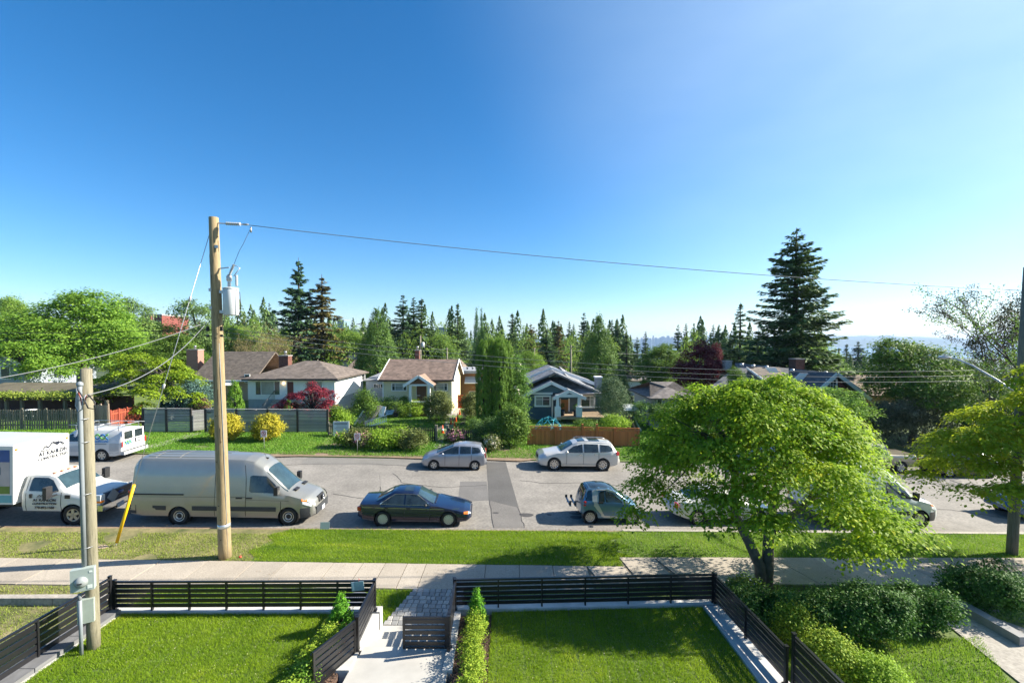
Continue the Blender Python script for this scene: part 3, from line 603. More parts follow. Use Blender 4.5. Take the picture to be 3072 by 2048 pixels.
cable([w0, (.12, -.28, sz(1178)), (.2, -.28, sz(1195)), (.28, -.28, sz(1222)), (.42, -.26, sz(1226)), (.41, -.25, sz(1205)), (.26, -.24, sz(1184))], .014, m_wire)
cable([w0, (.1, -.26, sz(1190)), (.13, -.26, sz(1215)), (.2, -.26, sz(1208)), (.22, -.25, sz(1184))], .014, mat('cable_red', (.25, .05, .03), .5, .2, 30))
# meter cabinet turned a little to the right
mc = bpy.data.objects.new('meter_cabinet', None); COL.objects.link(mc); attach(mc, sp, True); mc.location = (.02, -.23, sz(1733)); mc.rotation_euler = (0, 0, R(28))
m_cab = mat('meter_cabinet_grey', (.32, .37, .35), .45, .05, 2)
MB().box(-.205, .205, -.075, .075, -.25, .25).build('box', m_cab, mc, True)
MB().lathe([(.0, -.17), (.08, -.16), (.105, -.13), (.11, -.095), (.125, -.085), (.125, -.07)], 24, 'y', (-.02, 0, -.04)).build('meter_dome', mat('meter_glass', (.26, .28, .28), .08, .1, 9), mc, True)
piece('dial', m_wire, (-.02, -.174, -.04), (.09, .004, .025), mc, local=True); piece('notice_label', mat('paper', (.6, .6, .6)), (.13, -.079, -.17), (.08, .006, .08), mc, local=True); piece('notice_label', MATS['paper'], (.15, -.079, .17), (.05, .006, .04), mc, local=True)
lc = bpy.data.objects.new('junction_cabinet', None); COL.objects.link(lc); attach(lc, sp, True); lc.location = (-.01, -.17, sz(1833)); lc.rotation_euler = (0, 0, R(28))
MB().box(-.13, .16, -.05, .08, -.27, .27).build('box', mat('junction_cabinet_green', (.32, .36, .31), .5, .08), lc, True)
MB().tube([(-.05, -.25, sz(1795)), (-.05, -.25, -.03)], .036, 12).build('conduit', m_pvc, sp, True); MB().tube([(-.05, -.25, sz(1776)), (-.05, -.25, sz(1800))], .034, 10).build('coupling', m_wires, sp, True)
# right-hand pole with street lamp
RP = Vector((19.6, 17.6, SL * 19.6 + .1))
rp = thing('lamp_pole', 'dark wooden pole with street lamp arm, right of the white van', 'pole', RP)
rp.rotation_euler = (0, .022, 0)
MB().lathe([(.175, -.2), (.168, 1), (.145, 7), (.12, 11.2)], 16, 'z').build('shaft', m_polg, rp, True)
arm = MB().tube([(0, .15, 6.3), (-.05, .8, 6.75), (-.1, 1.8, 7.3), (-.12, 2.5, 7.56), (-.12, 2.9, 7.6)], [.045, .042, .038, .034, .03], 10).build('lamp_arm', m_steel, rp, True)
h_ = MB().lathe([(0, 0), (.05, .02), (.12, .16), (.15, .34), (.13, .5), (.05, .58), (0, .6)], 16, 'y', (0, 0, 0)).build('lamp_head', m_steel, rp, True)
h_.scale = (1.05, 1, .5); h_.location = (-.12, 2.75, 7.6)
piece('photocell', m_steel, (-.12, 3.05, 7.72), (.07, .07, .09), rp, local=True)
wp = onbp(*top) + dirw * 1.0
wire('single bare high voltage wire from the tall pole top to the lamp pole', wp, RP + Vector((0, 0, 10.3)), .25, .011, m_wires)
for k, (y0, y1) in enumerate(((983, 1105), (996, 1121), (1010, 1137))):
    wire(['upper', 'middle', 'lower'][k] + ' of three service wires strung low in front of the cream and blue houses', onbp(.25, -.16, zz(y0)), Vector((19.5, 17.45, A(2950, y1, 17.5).z)), .62, .0065, m_wires)
for k, (y0, y1) in enumerate(((988, 990), (1007, 1014))):
    wire(['upper', 'lower'][k] + ' black street wire leading off over the leafy trees from the tall pole', onbp(-.25, -.16, zz(y0)), A(-700, y1 + 3, 14.0), .1, .009)
wire('twisted grey service cable sagging from the tall pole to the meter pole', onbp(-.2, -.2, zz(966)), SP + Vector((.24, -.24, sz(1183))), .42, .011, m_wires)
wire('twisted grey service cable leaving the tall pole over the picket fence', onbp(-.2, -.2, zz(966)), A(-250, 1172, 9.5), .25, .010, m_wires)
AN = G(347, 1637, .1); g0 = onbp(-.15, 0, zz(700))
gw = thing('guy_wire', 'steel guy wire with yellow plastic guard anchored in the dry verge', 'guy wire', AN)
dl = g0 - AN
MB().tube([(0, 0, 0), dl], .010, 6).build('cable', m_steel, gw, True)
MB().tube([dl * .012, dl * .205], .05, 10).build('guard', mat('yellow_guard', (.85, .50, .01), .4, .06, 3), gw, True)
MB().tube([dl * -.01, dl * .014], .016, 6).build('anchor_rod', m_steel, gw, True)
for f in (.525, .80): MB().tube([dl * (f - .008), dl * (f - .006), dl * (f + .006), dl * (f + .008)], [.014, .042, .042, .014], 8).build('strain_insulator', m_porc, gw, True)
tag(MB().prism([(AN.x - .9 + .75 * math.cos(a), AN.y - .12 + .22 * math.sin(a)) for a in np.linspace(0, 6.28, 12)[:-1]], AN.z + .0, AN.z + .03).build('gravel_patch', mat('pink_gravel', (.42, .30, .24), .95, .4, 25, bump=.8, bscale=60)), 'pinkish gravel patch beside the yellow guy guard', 'gravel', kind='stuff')
tag(MB().lathe([(0, 0), (.05, .0), (.045, .05), (0, .06)], 10, 'z', (-9.42, 15.55, .38)).build('red_cap', MATS['red_plastic']), 'small red cap lying at the foot of the tall wooden pole', 'cap')
# ================================================================== VEHICLES
m_glass = mat('car_glass', (.02, .03, .035), .04, .5, 3, spec=.8); m_glassb = mat('windscreen_glass', (.03, .055, .065), .03, .3, 2, spec=.9)
m_tyre = mat('tyre_rubber', (.018, .018, .018), .8, .15, 9); m_rim = mat('alloy', (.55, .55, .53), .3, .08, 6, metal=.7); m_cream = mat('cream_hubcap', (.50, .50, .34), .45, .08, 6); m_dark = mat('black_plastic', (.02, .02, .022), .5, .15, 4)
m_red = mat('tail_red', (.45, .02, .02), .15, .15, 9, coat=.5); m_amb = mat('amber_lens', (.85, .22, .02), .2, .1, 9); m_lamp = mat('headlamp', (.55, .58, .6), .08, .25, 14, spec=.8); m_chr = mat('chrome', (.6, .6, .6), .12, .05, 3, metal=.9); m_seam = mat('panel_gap', (.012, .012, .012), .6, 0)
m_plate = mat('licence_plate', (.6, .64, .7), .5, .08, 20)
def paint(n, c, metal=.35, rough=.3): return mat(n, c, rough, .04, 2, metal=metal, coat=.7, bump=0)
def lin(tab, s):
    return float(np.interp(s, [t[0] for t in tab], [t[1] for t in tab]))
class Car:
    def __init__(c, name, label, cat, L, fo, wb, top, wt, W, zs, belt, pm, tr, ed=.07, group='vehicles parked along the street'):
        c.L, c.fo, c.wb, c.T = L, fo, wb, dict(top=top, wt=wt, W=W, zs=zs, belt=belt); c.ed = ed; c.pm = pm; c.tr = tr
        c.root = thing(name, label, cat, group=group)
    def x(c, s): return c.fo + c.wb / 2 - s
    def sec(c, s):
        zt, w_, W, z0, zb = (lin(c.T[k], s) for k in ('top', 'wt', 'W', 'zs', 'belt')); zb = min(zb, zt - .02); e = min(c.ed, (zt - zb) * .6); w_ = min(w_, W * .965)
        a = (.965 * W, zb); E = (w_, zt - e)
        return [(0, z0), (.75 * W, z0), (.95 * W, z0 + .03), (W, z0 + .35 * (zb - z0)), (.992 * W, z0 + .8 * (zb - z0)), a, ((a[0] + E[0]) / 2 + .012, (a[1] + E[1]) / 2), E, (.88 * w_, zt - .45 * e), (.5 * w_, zt - .12 * e), (0, zt)]
    def half(c, s, z):
        p = c.sec(s)[2:8]; return float(np.interp(z, [q[1] for q in p], [q[0] for q in p]))
    def topz(c, s, y):
        p = c.sec(s)[7:][::-1]; return float(np.interp(abs(y), [q[0] for q in p], [q[1] for q in p]))
    def body(c, arch=True, name='body'):
        ks = sorted(set([round(v, 3) for t in c.T.values() for v, _ in t] + [round(v, 3) for v in np.linspace(0, c.L, int(c.L / .09))]))
        ks = [k for i, k in enumerate(ks) if i == 0 or k - ks[i-1] > .012]
        b = MB(); n = 20
        for s in ks:
            p = c.sec(s); ring = p + [(-q[0], q[1]) for q in p[1:-1]][::-1]
            b.v += [(c.x(s), q[0], q[1]) for q in ring]
        m = len(ks)
        for i in range(m - 1):
            for k in range(n): b.f.append((i*n + k, i*n + (k+1) % n, (i+1)*n + (k+1) % n, (i+1)*n + k)); b.sm.append(True)
        b.f.append(tuple(range(n))); b.f.append(tuple((m-1)*n + k for k in range(n))[::-1]); b.sm += [False, False]
        me = b.mesh(name, c.pm); o = link(name, me, c.root, True)
        if arch:
            cut = MB()
            for s in (c.fo, c.fo + c.wb):
                for sd_ in (1, -1):
                    y0 = sd_ * (lin(c.T['W'], s) - .30); y1 = sd_ * (lin(c.T['W'], s) + .2)
                    cut.lathe([(c.tr + .055, min(y0, y1)), (c.tr + .055, max(y0, y1))], 28, 'y', (c.x(s), 0, c.tr), False)
            co = link('cut', cut.mesh('cut', None)); md = o.modifiers.new('b', 'BOOLEAN'); md.object = co; md.operation = 'DIFFERENCE'; md.solver = 'EXACT'
            dg = bpy.context.evaluated_depsgraph_get(); me2 = bpy.data.meshes.new_from_object(o.evaluated_get(dg)); o.modifiers.clear(); o.data = me2
            bpy.data.objects.remove(co)
            me = me2
        me.set_sharp_from_angle(angle=R(38)); c.b = o
        for p_ in me.polygons: p_.use_smooth = True
        return o
    def patch(c, name, cols, m, parent=None, off=.012, rows=4, sides=(1, -1)):
        """a panel lying on the flank: columns (s, z low, z high)"""
        for sd_ in sides:
            b = MB(); v = []
            for (s, a, z1) in cols:
                for k in range(rows):
                    z = a + (z1 - a) * k / (rows - 1); v.append((c.x(s), sd_ * (c.half(s, z) + off), z))
            f = [(i*rows + k, i*rows + k + 1, (i+1)*rows + k + 1, (i+1)*rows + k) for i in range(len(cols) - 1) for k in range(rows - 1)]
            b.add(v, f, True); b.build(name, m, parent or c.root, True)
    def tpatch(c, name, s0, s1, fr, m, off=.012, n=7, y0=-1, y1=1, parent=None, fr1=None):
        b = MB(); v = []
        for i in range(n):
            s = s0 + (s1 - s0) * i / (n - 1); w_ = lin(c.T['wt'], s) * (fr + ((fr1 or fr) - fr) * i / (n - 1))
            sl = (c.topz(s + .02, 0) - c.topz(s - .02, 0)) / .04; nv = Vector((sl, 0, 1)).normalized()
            for k in range(9):
                y = w_ * (y0 + (y1 - y0) * k / 8); v.append((c.x(s) + nv.x * off, y, c.topz(s, y) + nv.z * off))
        b.add(v, [(i*9 + k, i*9 + k + 1, (i+1)*9 + k + 1, (i+1)*9 + k) for i in range(n - 1) for k in range(8)], True)
        return b.build(name, m, parent or c.root, True)
    def seam(c, pts, wd=.018, m=None, name='panel_line', sides=(1, -1), off=.004):
        for sd_ in sides:
            b = MB()
            for (s0, z0), (s1, z1) in zip(pts, pts[1:]):
                n = 6
                for k in range(n):
                    a, e = k / n, (k + 1) / n; sa, za, se, ze = s0 + (s1-s0)*a, z0 + (z1-z0)*a, s0 + (s1-s0)*e, z0 + (z1-z0)*e
                    b.bar((c.x(sa), sd_ * (c.half(sa, za) + off), za), (c.x(se), sd_ * (c.half(se, ze) + off), ze), .006, wd, (0, sd_, 0)) if abs(z1 - z0) < .05 else b.bar((c.x(sa), sd_ * (c.half(sa, za) + off), za), (c.x(se), sd_ * (c.half(se, ze) + off), ze), wd, .006, (0, sd_, 0))
            b.build(name, m or m_seam, c.root, True)
    def bx(c, name, s, y, z, ds, dy, dz, m, parent=None, rot=(0, 0, 0), both=False):
        for sd_ in ((1, -1) if both else (1,)):
            o = piece(name, m, (c.x(s), y * sd_, z), (ds, dy, dz), parent or c.root, rot=(rot[0] * sd_, rot[1], rot[2] * sd_), local=True)
        return o
    def blob(c, name, s, y, z, ds, dy, dz, m, both=True):
        """rounded lump (mirror, lamp)"""
        for sd_ in ((1, -1) if both else (1,)):
            b = MB(); b.lathe([(max(.02, math.cos(a)), math.sin(a)) for a in np.linspace(-1.4, 1.4, 7)], 12, 'z'); o = b.build(name, m, c.root, True); o.location = (c.x(s), y * sd_, z); o.scale = (ds / 2, dy / 2, dz / 2)
    def wheels(c, kind='spoke', n=10, rim=None, wd=.2, rr=None, tr_y=None, rimm=None):
        rr = rr or c.tr * .64; rimm = rimm or m_rim; first = None
        for s in (c.fo, c.fo + c.wb):
            for sd_ in (1, -1):
                y = sd_ * (lin(c.T['W'], s) - wd / 2 - .015); R_ = c.tr
                if first is None:
                    hub = MB().lathe([(rr * .96, -wd * .3), (rr * .96, wd * .28), (0, wd * .28)], 24, 'y').build('wheel', m_dark, c.root, True)
                    MB().lathe([(rr, -wd * .5), (R_ * .93, -wd * .5), (R_, -wd * .36), (R_, wd * .36), (R_ * .93, wd * .5), (rr, wd * .46), (rr, -wd * .5)], 28, 'y', cap=False).build('tyre', m_tyre, hub, True)
                    b = MB(); b.lathe([(rr, wd * .46), (rr * .90, wd * .47), (rr * .86, wd * .34)], 28, 'y', cap=False)
                    if kind == 'spoke':
                        for k in range(n):
                            a = 2 * math.pi * k / n; d = Vector((math.cos(a), 0, math.sin(a))); b.bar(d * rr * .12 + Vector((0, wd * .42, 0)), d * rr * .9 + Vector((0, wd * .42, 0)), rr * (2.2 / n), .03, (0, 1, 0))
                        b.lathe([(0, wd * .48), (rr * .2, wd * .46), (rr * .22, wd * .36)], 14, 'y', cap=False)
                    elif kind == 'cap':
                        b.lathe([(0, wd * .5), (rr * .55, wd * .48), (rr * .72, wd * .44), (rr * .74, wd * .4)], 24, 'y', cap=False)
                        for k in range(n):
                            a = 2 * math.pi * (k + .5) / n; d = Vector((math.cos(a), 0, math.sin(a))); b.bar(d * rr * .70 + Vector((0, wd * .43, 0)), d * rr * .95 + Vector((0, wd * .44, 0)), rr * .30, .02, (0, 1, 0))
                    else:
                        b.lathe([(rr * .66, wd * .36), (rr * .62, wd * .5), (rr * .5, wd * .44), (rr * .44, wd * .3)], 24, 'y', cap=False)
                    b.build('rim', rimm, hub, True); first = hub; h = hub
                else: h = clone(first, c.root)
                h.location = (c.x(s), y, R_); h.rotation_euler = (0, .4 * (s > 1) + .2 * sd_, 0 if sd_ > 0 else math.pi)
                MB().lathe([(R_ + .05, -.17), (R_ + .05, .145), ], 26, 'y', (c.x(s), sd_ * (lin(c.T['W'], s) - .16), R_), cap=False).build('wheel_arch', m_dark, c.root, True)
    def place(c, pr, pf, facing=1, dist=None):
        a, b = G(*pr), G(*pf); mid = (a + b) / 2; u = Vector((math.cos(R(3)), math.sin(R(3)), 0)); nrm = Vector((-u.y, u.x, 0))
        mid = mid + nrm * (max(v for _, v in c.T['W']) - .08); mid.z = SL * mid.x
        u = (u * facing); u.z = SL * u.x; u.normalize(); z = Vector((-SL, 0, 1)).normalized(); y = z.cross(u); z = u.cross(y)
        M = Matrix(((u.x, y.x, z.x), (u.y, y.y, z.y), (u.z, y.z, z.z))); c.root.location = mid; c.root.rotation_euler = M.to_euler()
# ---------------------------------------------------------------- navy sedan
c = Car('sedan', 'dark navy four-door sedan with cream hubcaps parked at the kerb', 'car', 4.7, .93, 2.72,
    [(0, .50), (.05, .62), (.3, .71), (.8, .80), (1.35, .88), (1.5, .91), (2.22, 1.31), (2.45, 1.375), (2.9, 1.40), (3.2, 1.385), (3.4, 1.32), (3.98, 1.01), (4.1, .985), (4.6, .955), (4.66, .88), (4.7, .62)],
    [(0, .60), (.3, .70), (1.4, .73), (2.22, .60), (2.5, .57), (3.2, .565), (3.98, .66), (4.6, .69), (4.7, .6)],
    [(0, .66), (.1, .78), (.5, .845), (2, .862), (4, .855), (4.5, .82), (4.7, .72)], [(0, .32), (.2, .21), (.6, .17), (4.0, .19), (4.5, .26), (4.7, .36)],
    [(0, .45), (.1, .56), (.5, .67), (1.4, .86), (2, .885), (4, .93), (4.6, .90), (4.7, .58)], paint('navy_paint', (.008, .016, .048), .15, .2), .315)
c.body(); c.wheels('cap', 12, rimm=m_cream, rr=.205)
c.tpatch('windscreen', 1.58, 2.24, .93, m_glassb); c.tpatch('rear_window', 3.38, 3.95, .93, m_glassb); c.tpatch('sunroof', 2.48, 2.86, .7, m_glass, .006)
c.patch('side_window', [(1.80, .91, .95), (2.28, .90, 1.255), (2.74, .905, 1.285)], m_glass); c.patch('side_window', [(2.80, .905, 1.285), (3.2, .92, 1.275), (3.36, .925, 1.22), (3.72, .94, 1.02)], m_glass)
for ln in ([(1.74, .90), (3.78, .935)], [(1.76, .93), (2.26, 1.275)], [(2.26, 1.275), (2.75, 1.302), (3.2, 1.29)], [(3.2, 1.29), (3.78, .94)]): c.seam(ln, .022, m_chr, 'window_trim', off=.014)
for s in (1.72, 2.77): c.seam([(s, .28), (s, .88)])
c.seam([(3.62, .9), (3.5, .55), (3.42, .3)]); c.seam([(.3, .55), (4.5, .55)], .03, m_dark, 'rub_strip'); c.seam([(.5, .74), (4.5, .80)], .012, m_chr, 'pin_stripe')
c.patch('headlamp', [(.01, .50, .57), (.12, .52, .61)], m_lamp, off=.006); c.patch('turn_signal', [(.13, .53, .61), (.30, .545, .63)], m_amb, off=.008); c.bx('tail_lamp', 4.6, .62, .72, .14, .36, .16, m_red, both=True, rot=(0, 0, .25)); c.bx('licence_plate', 4.71, 0, .62, .02, .32, .15, m_plate)
c.bx('bumper_strip', .03, 0, .42, .1, 1.2, .14, m_dark); c.blob('mirror', 1.88, .95, .95, .12, .2, .13, m_dark); c.bx('door_handle', 2.6, .858, .78, .16, .03, .035, m_dark, both=True); c.bx('door_handle', 3.5, .852, .80, .14, .03, .035, m_dark, both=True)
MB().tube([(c.x(4.05), .5, .98), (c.x(4.12), .52, 1.75)], .004, 5).build('aerial', m_dark, c.root, True)
c.bx('seat_bag', 2.75, -.35, .95, .2, .2, .3, m_pvc); c.bx('wiper', 1.52, .25, .93, .05, .5, .015, m_dark); c.bx('wiper', 1.52, -.3, .93, .05, .5, .015, m_dark)
c.place((1147, 1578), (1346, 1578), 1)
# ---------------------------------------------------------------- silver hatchback
c = Car('hatchback', 'small silver hatchback parked across the road beside pink rhododendron', 'car', 3.9, .76, 2.45,
    [(0, .52), (.06, .68), (.35, .84), (.8, .98), (1.9, 1.42), (2.2, 1.50), (2.6, 1.525), (3.2, 1.50), (3.55, 1.44), (3.82, 1.02), (3.88, .85), (3.9, .6)],
    [(0, .58), (.35, .66), (.8, .70), (1.9, .58), (2.6, .57), (3.5, .55), (3.82, .66), (3.9, .62)],
    [(0, .66), (.12, .77), (.5, .83), (2, .84), (3.4, .835), (3.75, .80), (3.9, .72)], [(0, .30), (.2, .2), (.5, .17), (3.4, .18), (3.75, .28), (3.9, .36)],
    [(0, .48), (.1, .62), (.8, .90), (2, .96), (3.5, 1.02), (3.8, .98), (3.9, .58)], paint('silver_paint', (.36, .37, .40), .55, .3), .29)
c.body(); c.wheels('spoke', 5, wd=.185)
c.tpatch('windscreen', .92, 1.88, .93, m_glassb); c.tpatch('rear_window', 3.57, 3.80, .9, m_glass)
c.patch('side_window', [(1.05, .955, .98), (1.75, .965, 1.30), (2.02, .97, 1.385)], m_glass); c.patch('side_window', [(1.25, .965, 1.06), (1.95, .97, 1.36), (2.22, .975, 1.39)], m_glass, off=.014); c.patch('side_window', [(2.3, .98, 1.395), (2.95, 1.0, 1.385)], m_glass); c.patch('side_window', [(3.02, 1.0, 1.375), (3.4, 1.05, 1.33), (3.52, 1.08, 1.2)], m_glass)
for s in (1.42, 2.26, 3.0): c.seam([(s, .27), (s, .95)])
c.patch('headlamp', [(.08, .62, .66), (.2, .62, .74), (.45, .72, .80)], m_lamp, off=.01); c.bx('tail_lamp', 3.80, .68, .88, .12, .16, .26, m_red, both=True, rot=(0, .15, .2)); c.blob('mirror', 1.28, .93, 1.0, .12, .2, .13, c.pm); c.bx('grille', .04, 0, .5, .06, .7, .12, m_dark); c.bx('door_handle', 2.1, .838, .85, .14, .03, .035, c.pm, both=True); c.bx('door_handle', 2.85, .838, .87, .14, .03, .035, c.pm, both=True); c.bx('rear_bumper', 3.86, 0, .42, .12, 1.35, .16, c.pm)
c.place((1423, 1410), (1302, 1408), -1)
# ---------------------------------------------------------------- pearl SUV
c = Car('suv', 'pearl white three-row crossover parked in front of the brown lattice fence', 'car', 5.12, 1.0, 3.02,
    [(0, .55), (.06, .82), (.4, 1.0), (1.2, 1.12), (1.35, 1.15), (2.15, 1.60), (2.45, 1.70), (3.0, 1.765), (4.0, 1.74), (4.6, 1.68), (4.98, 1.15), (5.08, .95), (5.12, .6)],
    [(0, .70), (.4, .80), (1.3, .84), (2.15, .68), (3, .66), (4.5, .64), (4.98, .78), (5.12, .7)],
    [(0, .76), (.12, .90), (.5, .98), (2, 1.0), (4.5, .985), (4.95, .92), (5.12, .80)], [(0, .38), (.2, .27), (.6, .24), (4.5, .26), (4.9, .34), (5.12, .45)],
    [(0, .5), (.1, .72), (1.2, 1.06), (2, 1.10), (4.5, 1.18), (5, 1.1), (5.12, .58)], paint('pearl_paint', (.58, .56, .52), .25, .3), .385)
c.body(); c.wheels('spoke', 10, wd=.25, rimm=m_chr, rr=.26)
c.tpatch('windscreen', 1.42, 2.16, .93, m_glassb); c.tpatch('rear_window', 4.62, 4.95, .88, m_glass); c.tpatch('sunroof', 2.5, 2.95, .8, m_glass, .008); c.tpatch('sunroof', 3.2, 3.9, .78, m_glass, .008)
c.patch('side_window', [(1.68, 1.11, 1.14), (2.2, 1.11, 1.47), (2.75, 1.12, 1.60)], m_glass); c.patch('side_window', [(2.83, 1.125, 1.61), (3.72, 1.15, 1.60)], m_glass); c.patch('side_window', [(3.84, 1.16, 1.585), (4.4, 1.2, 1.54), (4.62, 1.24, 1.38)], m_glass)
for s in (1.75, 2.8, 3.75): c.seam([(s, .4), (s, 1.1)])
c.seam([(1.7, 1.095), (4.6, 1.17)], .02, m_chr, 'window_trim'); c.seam([(1.2, .42), (4, .42)], .06, m_conc, 'rocker_trim')
c.patch('headlamp', [(.06, .70, .80), (.2, .72, .92), (.48, .82, .95)], m_lamp, off=.01); c.bx('tail_lamp', 4.93, .82, 1.08, .2, .2, .2, m_red, both=True, rot=(0, 0, .3)); c.blob('mirror', 1.75, 1.1, 1.17, .16, .26, .19, c.pm); c.bx('grille', .03, 0, .72, .08, .8, .26, m_dark); c.bx('fog_lamp', .12, .72, .5, .1, .2, .1, m_lamp, both=True); c.bx('door_handle', 2.6, .995, 1.0, .2, .03, .04, m_chr, both=True); c.bx('door_handle', 3.55, .99, 1.03, .2, .03, .04, m_chr, both=True)
for sd_ in (1, -1): MB().tube([(c.x(2.4), .62 * sd_, 1.70), (c.x(2.6), .63 * sd_, 1.77), (c.x(4.2), .62 * sd_, 1.765), (c.x(4.5), .61 * sd_, 1.69)], .02, 6).build('roof_rail', m_chr, c.root, True)
c.place((1805, 1411), (1664, 1411), -1)
# ---------------------------------------------------------------- tiny two-seater with bike rack
teal = paint('teal_paint', (.085, .18, .27), .5, .3); slv = paint('silver_cell', (.46, .47, .45), .4, .32)
c = Car('microcar', 'tiny teal two-seat car with silver safety cell and rear bike rack', 'car', 2.69, .42, 1.867,
    [(0, .50), (.05, .68), (.25, .86), (.5, .97), (1.15, 1.42), (1.45, 1.52), (1.9, 1.545), (2.3, 1.50), (2.45, 1.44), (2.62, .95), (2.67, .8), (2.69, .55)],
    [(0, .52), (.3, .60), (.5, .64), (1.15, .58), (1.9, .56), (2.4, .54), (2.62, .66), (2.69, .6)],
    [(0, .60), (.1, .70), (.4, .765), (1.5, .78), (2.3, .78), (2.55, .74), (2.69, .66)], [(0, .32), (.15, .24), (.5, .20), (2.2, .22), (2.5, .3), (2.69, .4)],
    [(0, .46), (.1, .62), (.5, .88), (1.4, .93), (2.2, .98), (2.6, .9), (2.69, .52)], teal, .28)
c.body(); c.wheels('spoke', 12, wd=.19, rr=.20)
c.tpatch('windscreen', .58, 1.2, .92, m_glassb); c.tpatch('roof_panel', 1.26, 2.36, .93, m_glass, .008, 9); c.tpatch('rear_window', 2.40, 2.60, .95, m_glass)
c.patch('side_window', [(.86, .935, .96), (1.3, .945, 1.31), (1.62, .95, 1.40)], m_glass, off=.016); c.patch('side_window', [(1.66, .952, 1.40), (1.82, .955, 1.39), (1.9, .96, 1.3), (1.93, .96, 1.0)], m_glass, off=.016)
c.patch('quarter_window', [(2.22, 1.0, 1.42), (2.36, 1.0, 1.40), (2.5, 1.0, 1.2)], m_glass, off=.012)
cell = [((.52, .90), (.86, .96)), ((.62, .95), (1.27, 1.37)), ((1.27, 1.37), (1.6, 1.445)), ((1.6, 1.445), (2.02, 1.44))]
for a, e in cell: c.seam([a, e], .07, slv, 'safety_cell', off=.012)
c.patch('safety_cell', [(1.93, .96, 1.44), (2.1, .96, 1.44), (2.2, .97, 1.40)], slv, off=.010); c.patch('safety_cell', [(2.0, .70, .96), (2.14, .78, .97)], slv, off=.009); c.patch('safety_cell', [(1.80, .42, .62), (2.0, .62, .96), (2.12, .8, .97)], slv, off=.010); c.patch('safety_cell', [(1.0, .26, .33), (1.66, .27, .37), (1.8, .34, .60)], slv, off=.010)
c.seam([(.88, .32), (.82, .93)]); c.bx('door_handle', 1.83, .775, .93, .2, .04, .08, m_dark, both=True); c.blob('mirror', .86, .86, .98, .13, .2, .15, slv)
for z in (.80, .93): c.blob('tail_lamp', 2.52, .70, z, .16, .12, .12, m_red)
c.patch('headlamp', [(.06, .60, .66), (.16, .62, .76), (.3, .70, .80)], m_lamp, off=.01)
rk = MB(); 
for y in (.35, -.35): rk.bar((c.x(2.66), y, .45), (c.x(2.60), y, 1.2), .04, .03)
rk.build('bike_rack', m_pvc, c.root, True)
for dx in (.22, .45):
    t_ = MB().bar((c.x(2.69 + dx), .62, .72), (c.x(2.69 + dx), -.62, .72), .08, .03).build('wheel_tray', m_pvc, c.root, True)
    for y in (.5, -.5): piece('tray_clamp', m_dark, (c.x(2.69 + dx), y, .78), (.1, .06, .12), c.root, local=True)
MB().bar((c.x(2.65), .0, .70), (c.x(3.2), 0, .70), .05, .04).build('rack_beam', m_dark, c.root, True)
c.place((1769, 1570), (1894, 1568), 1)
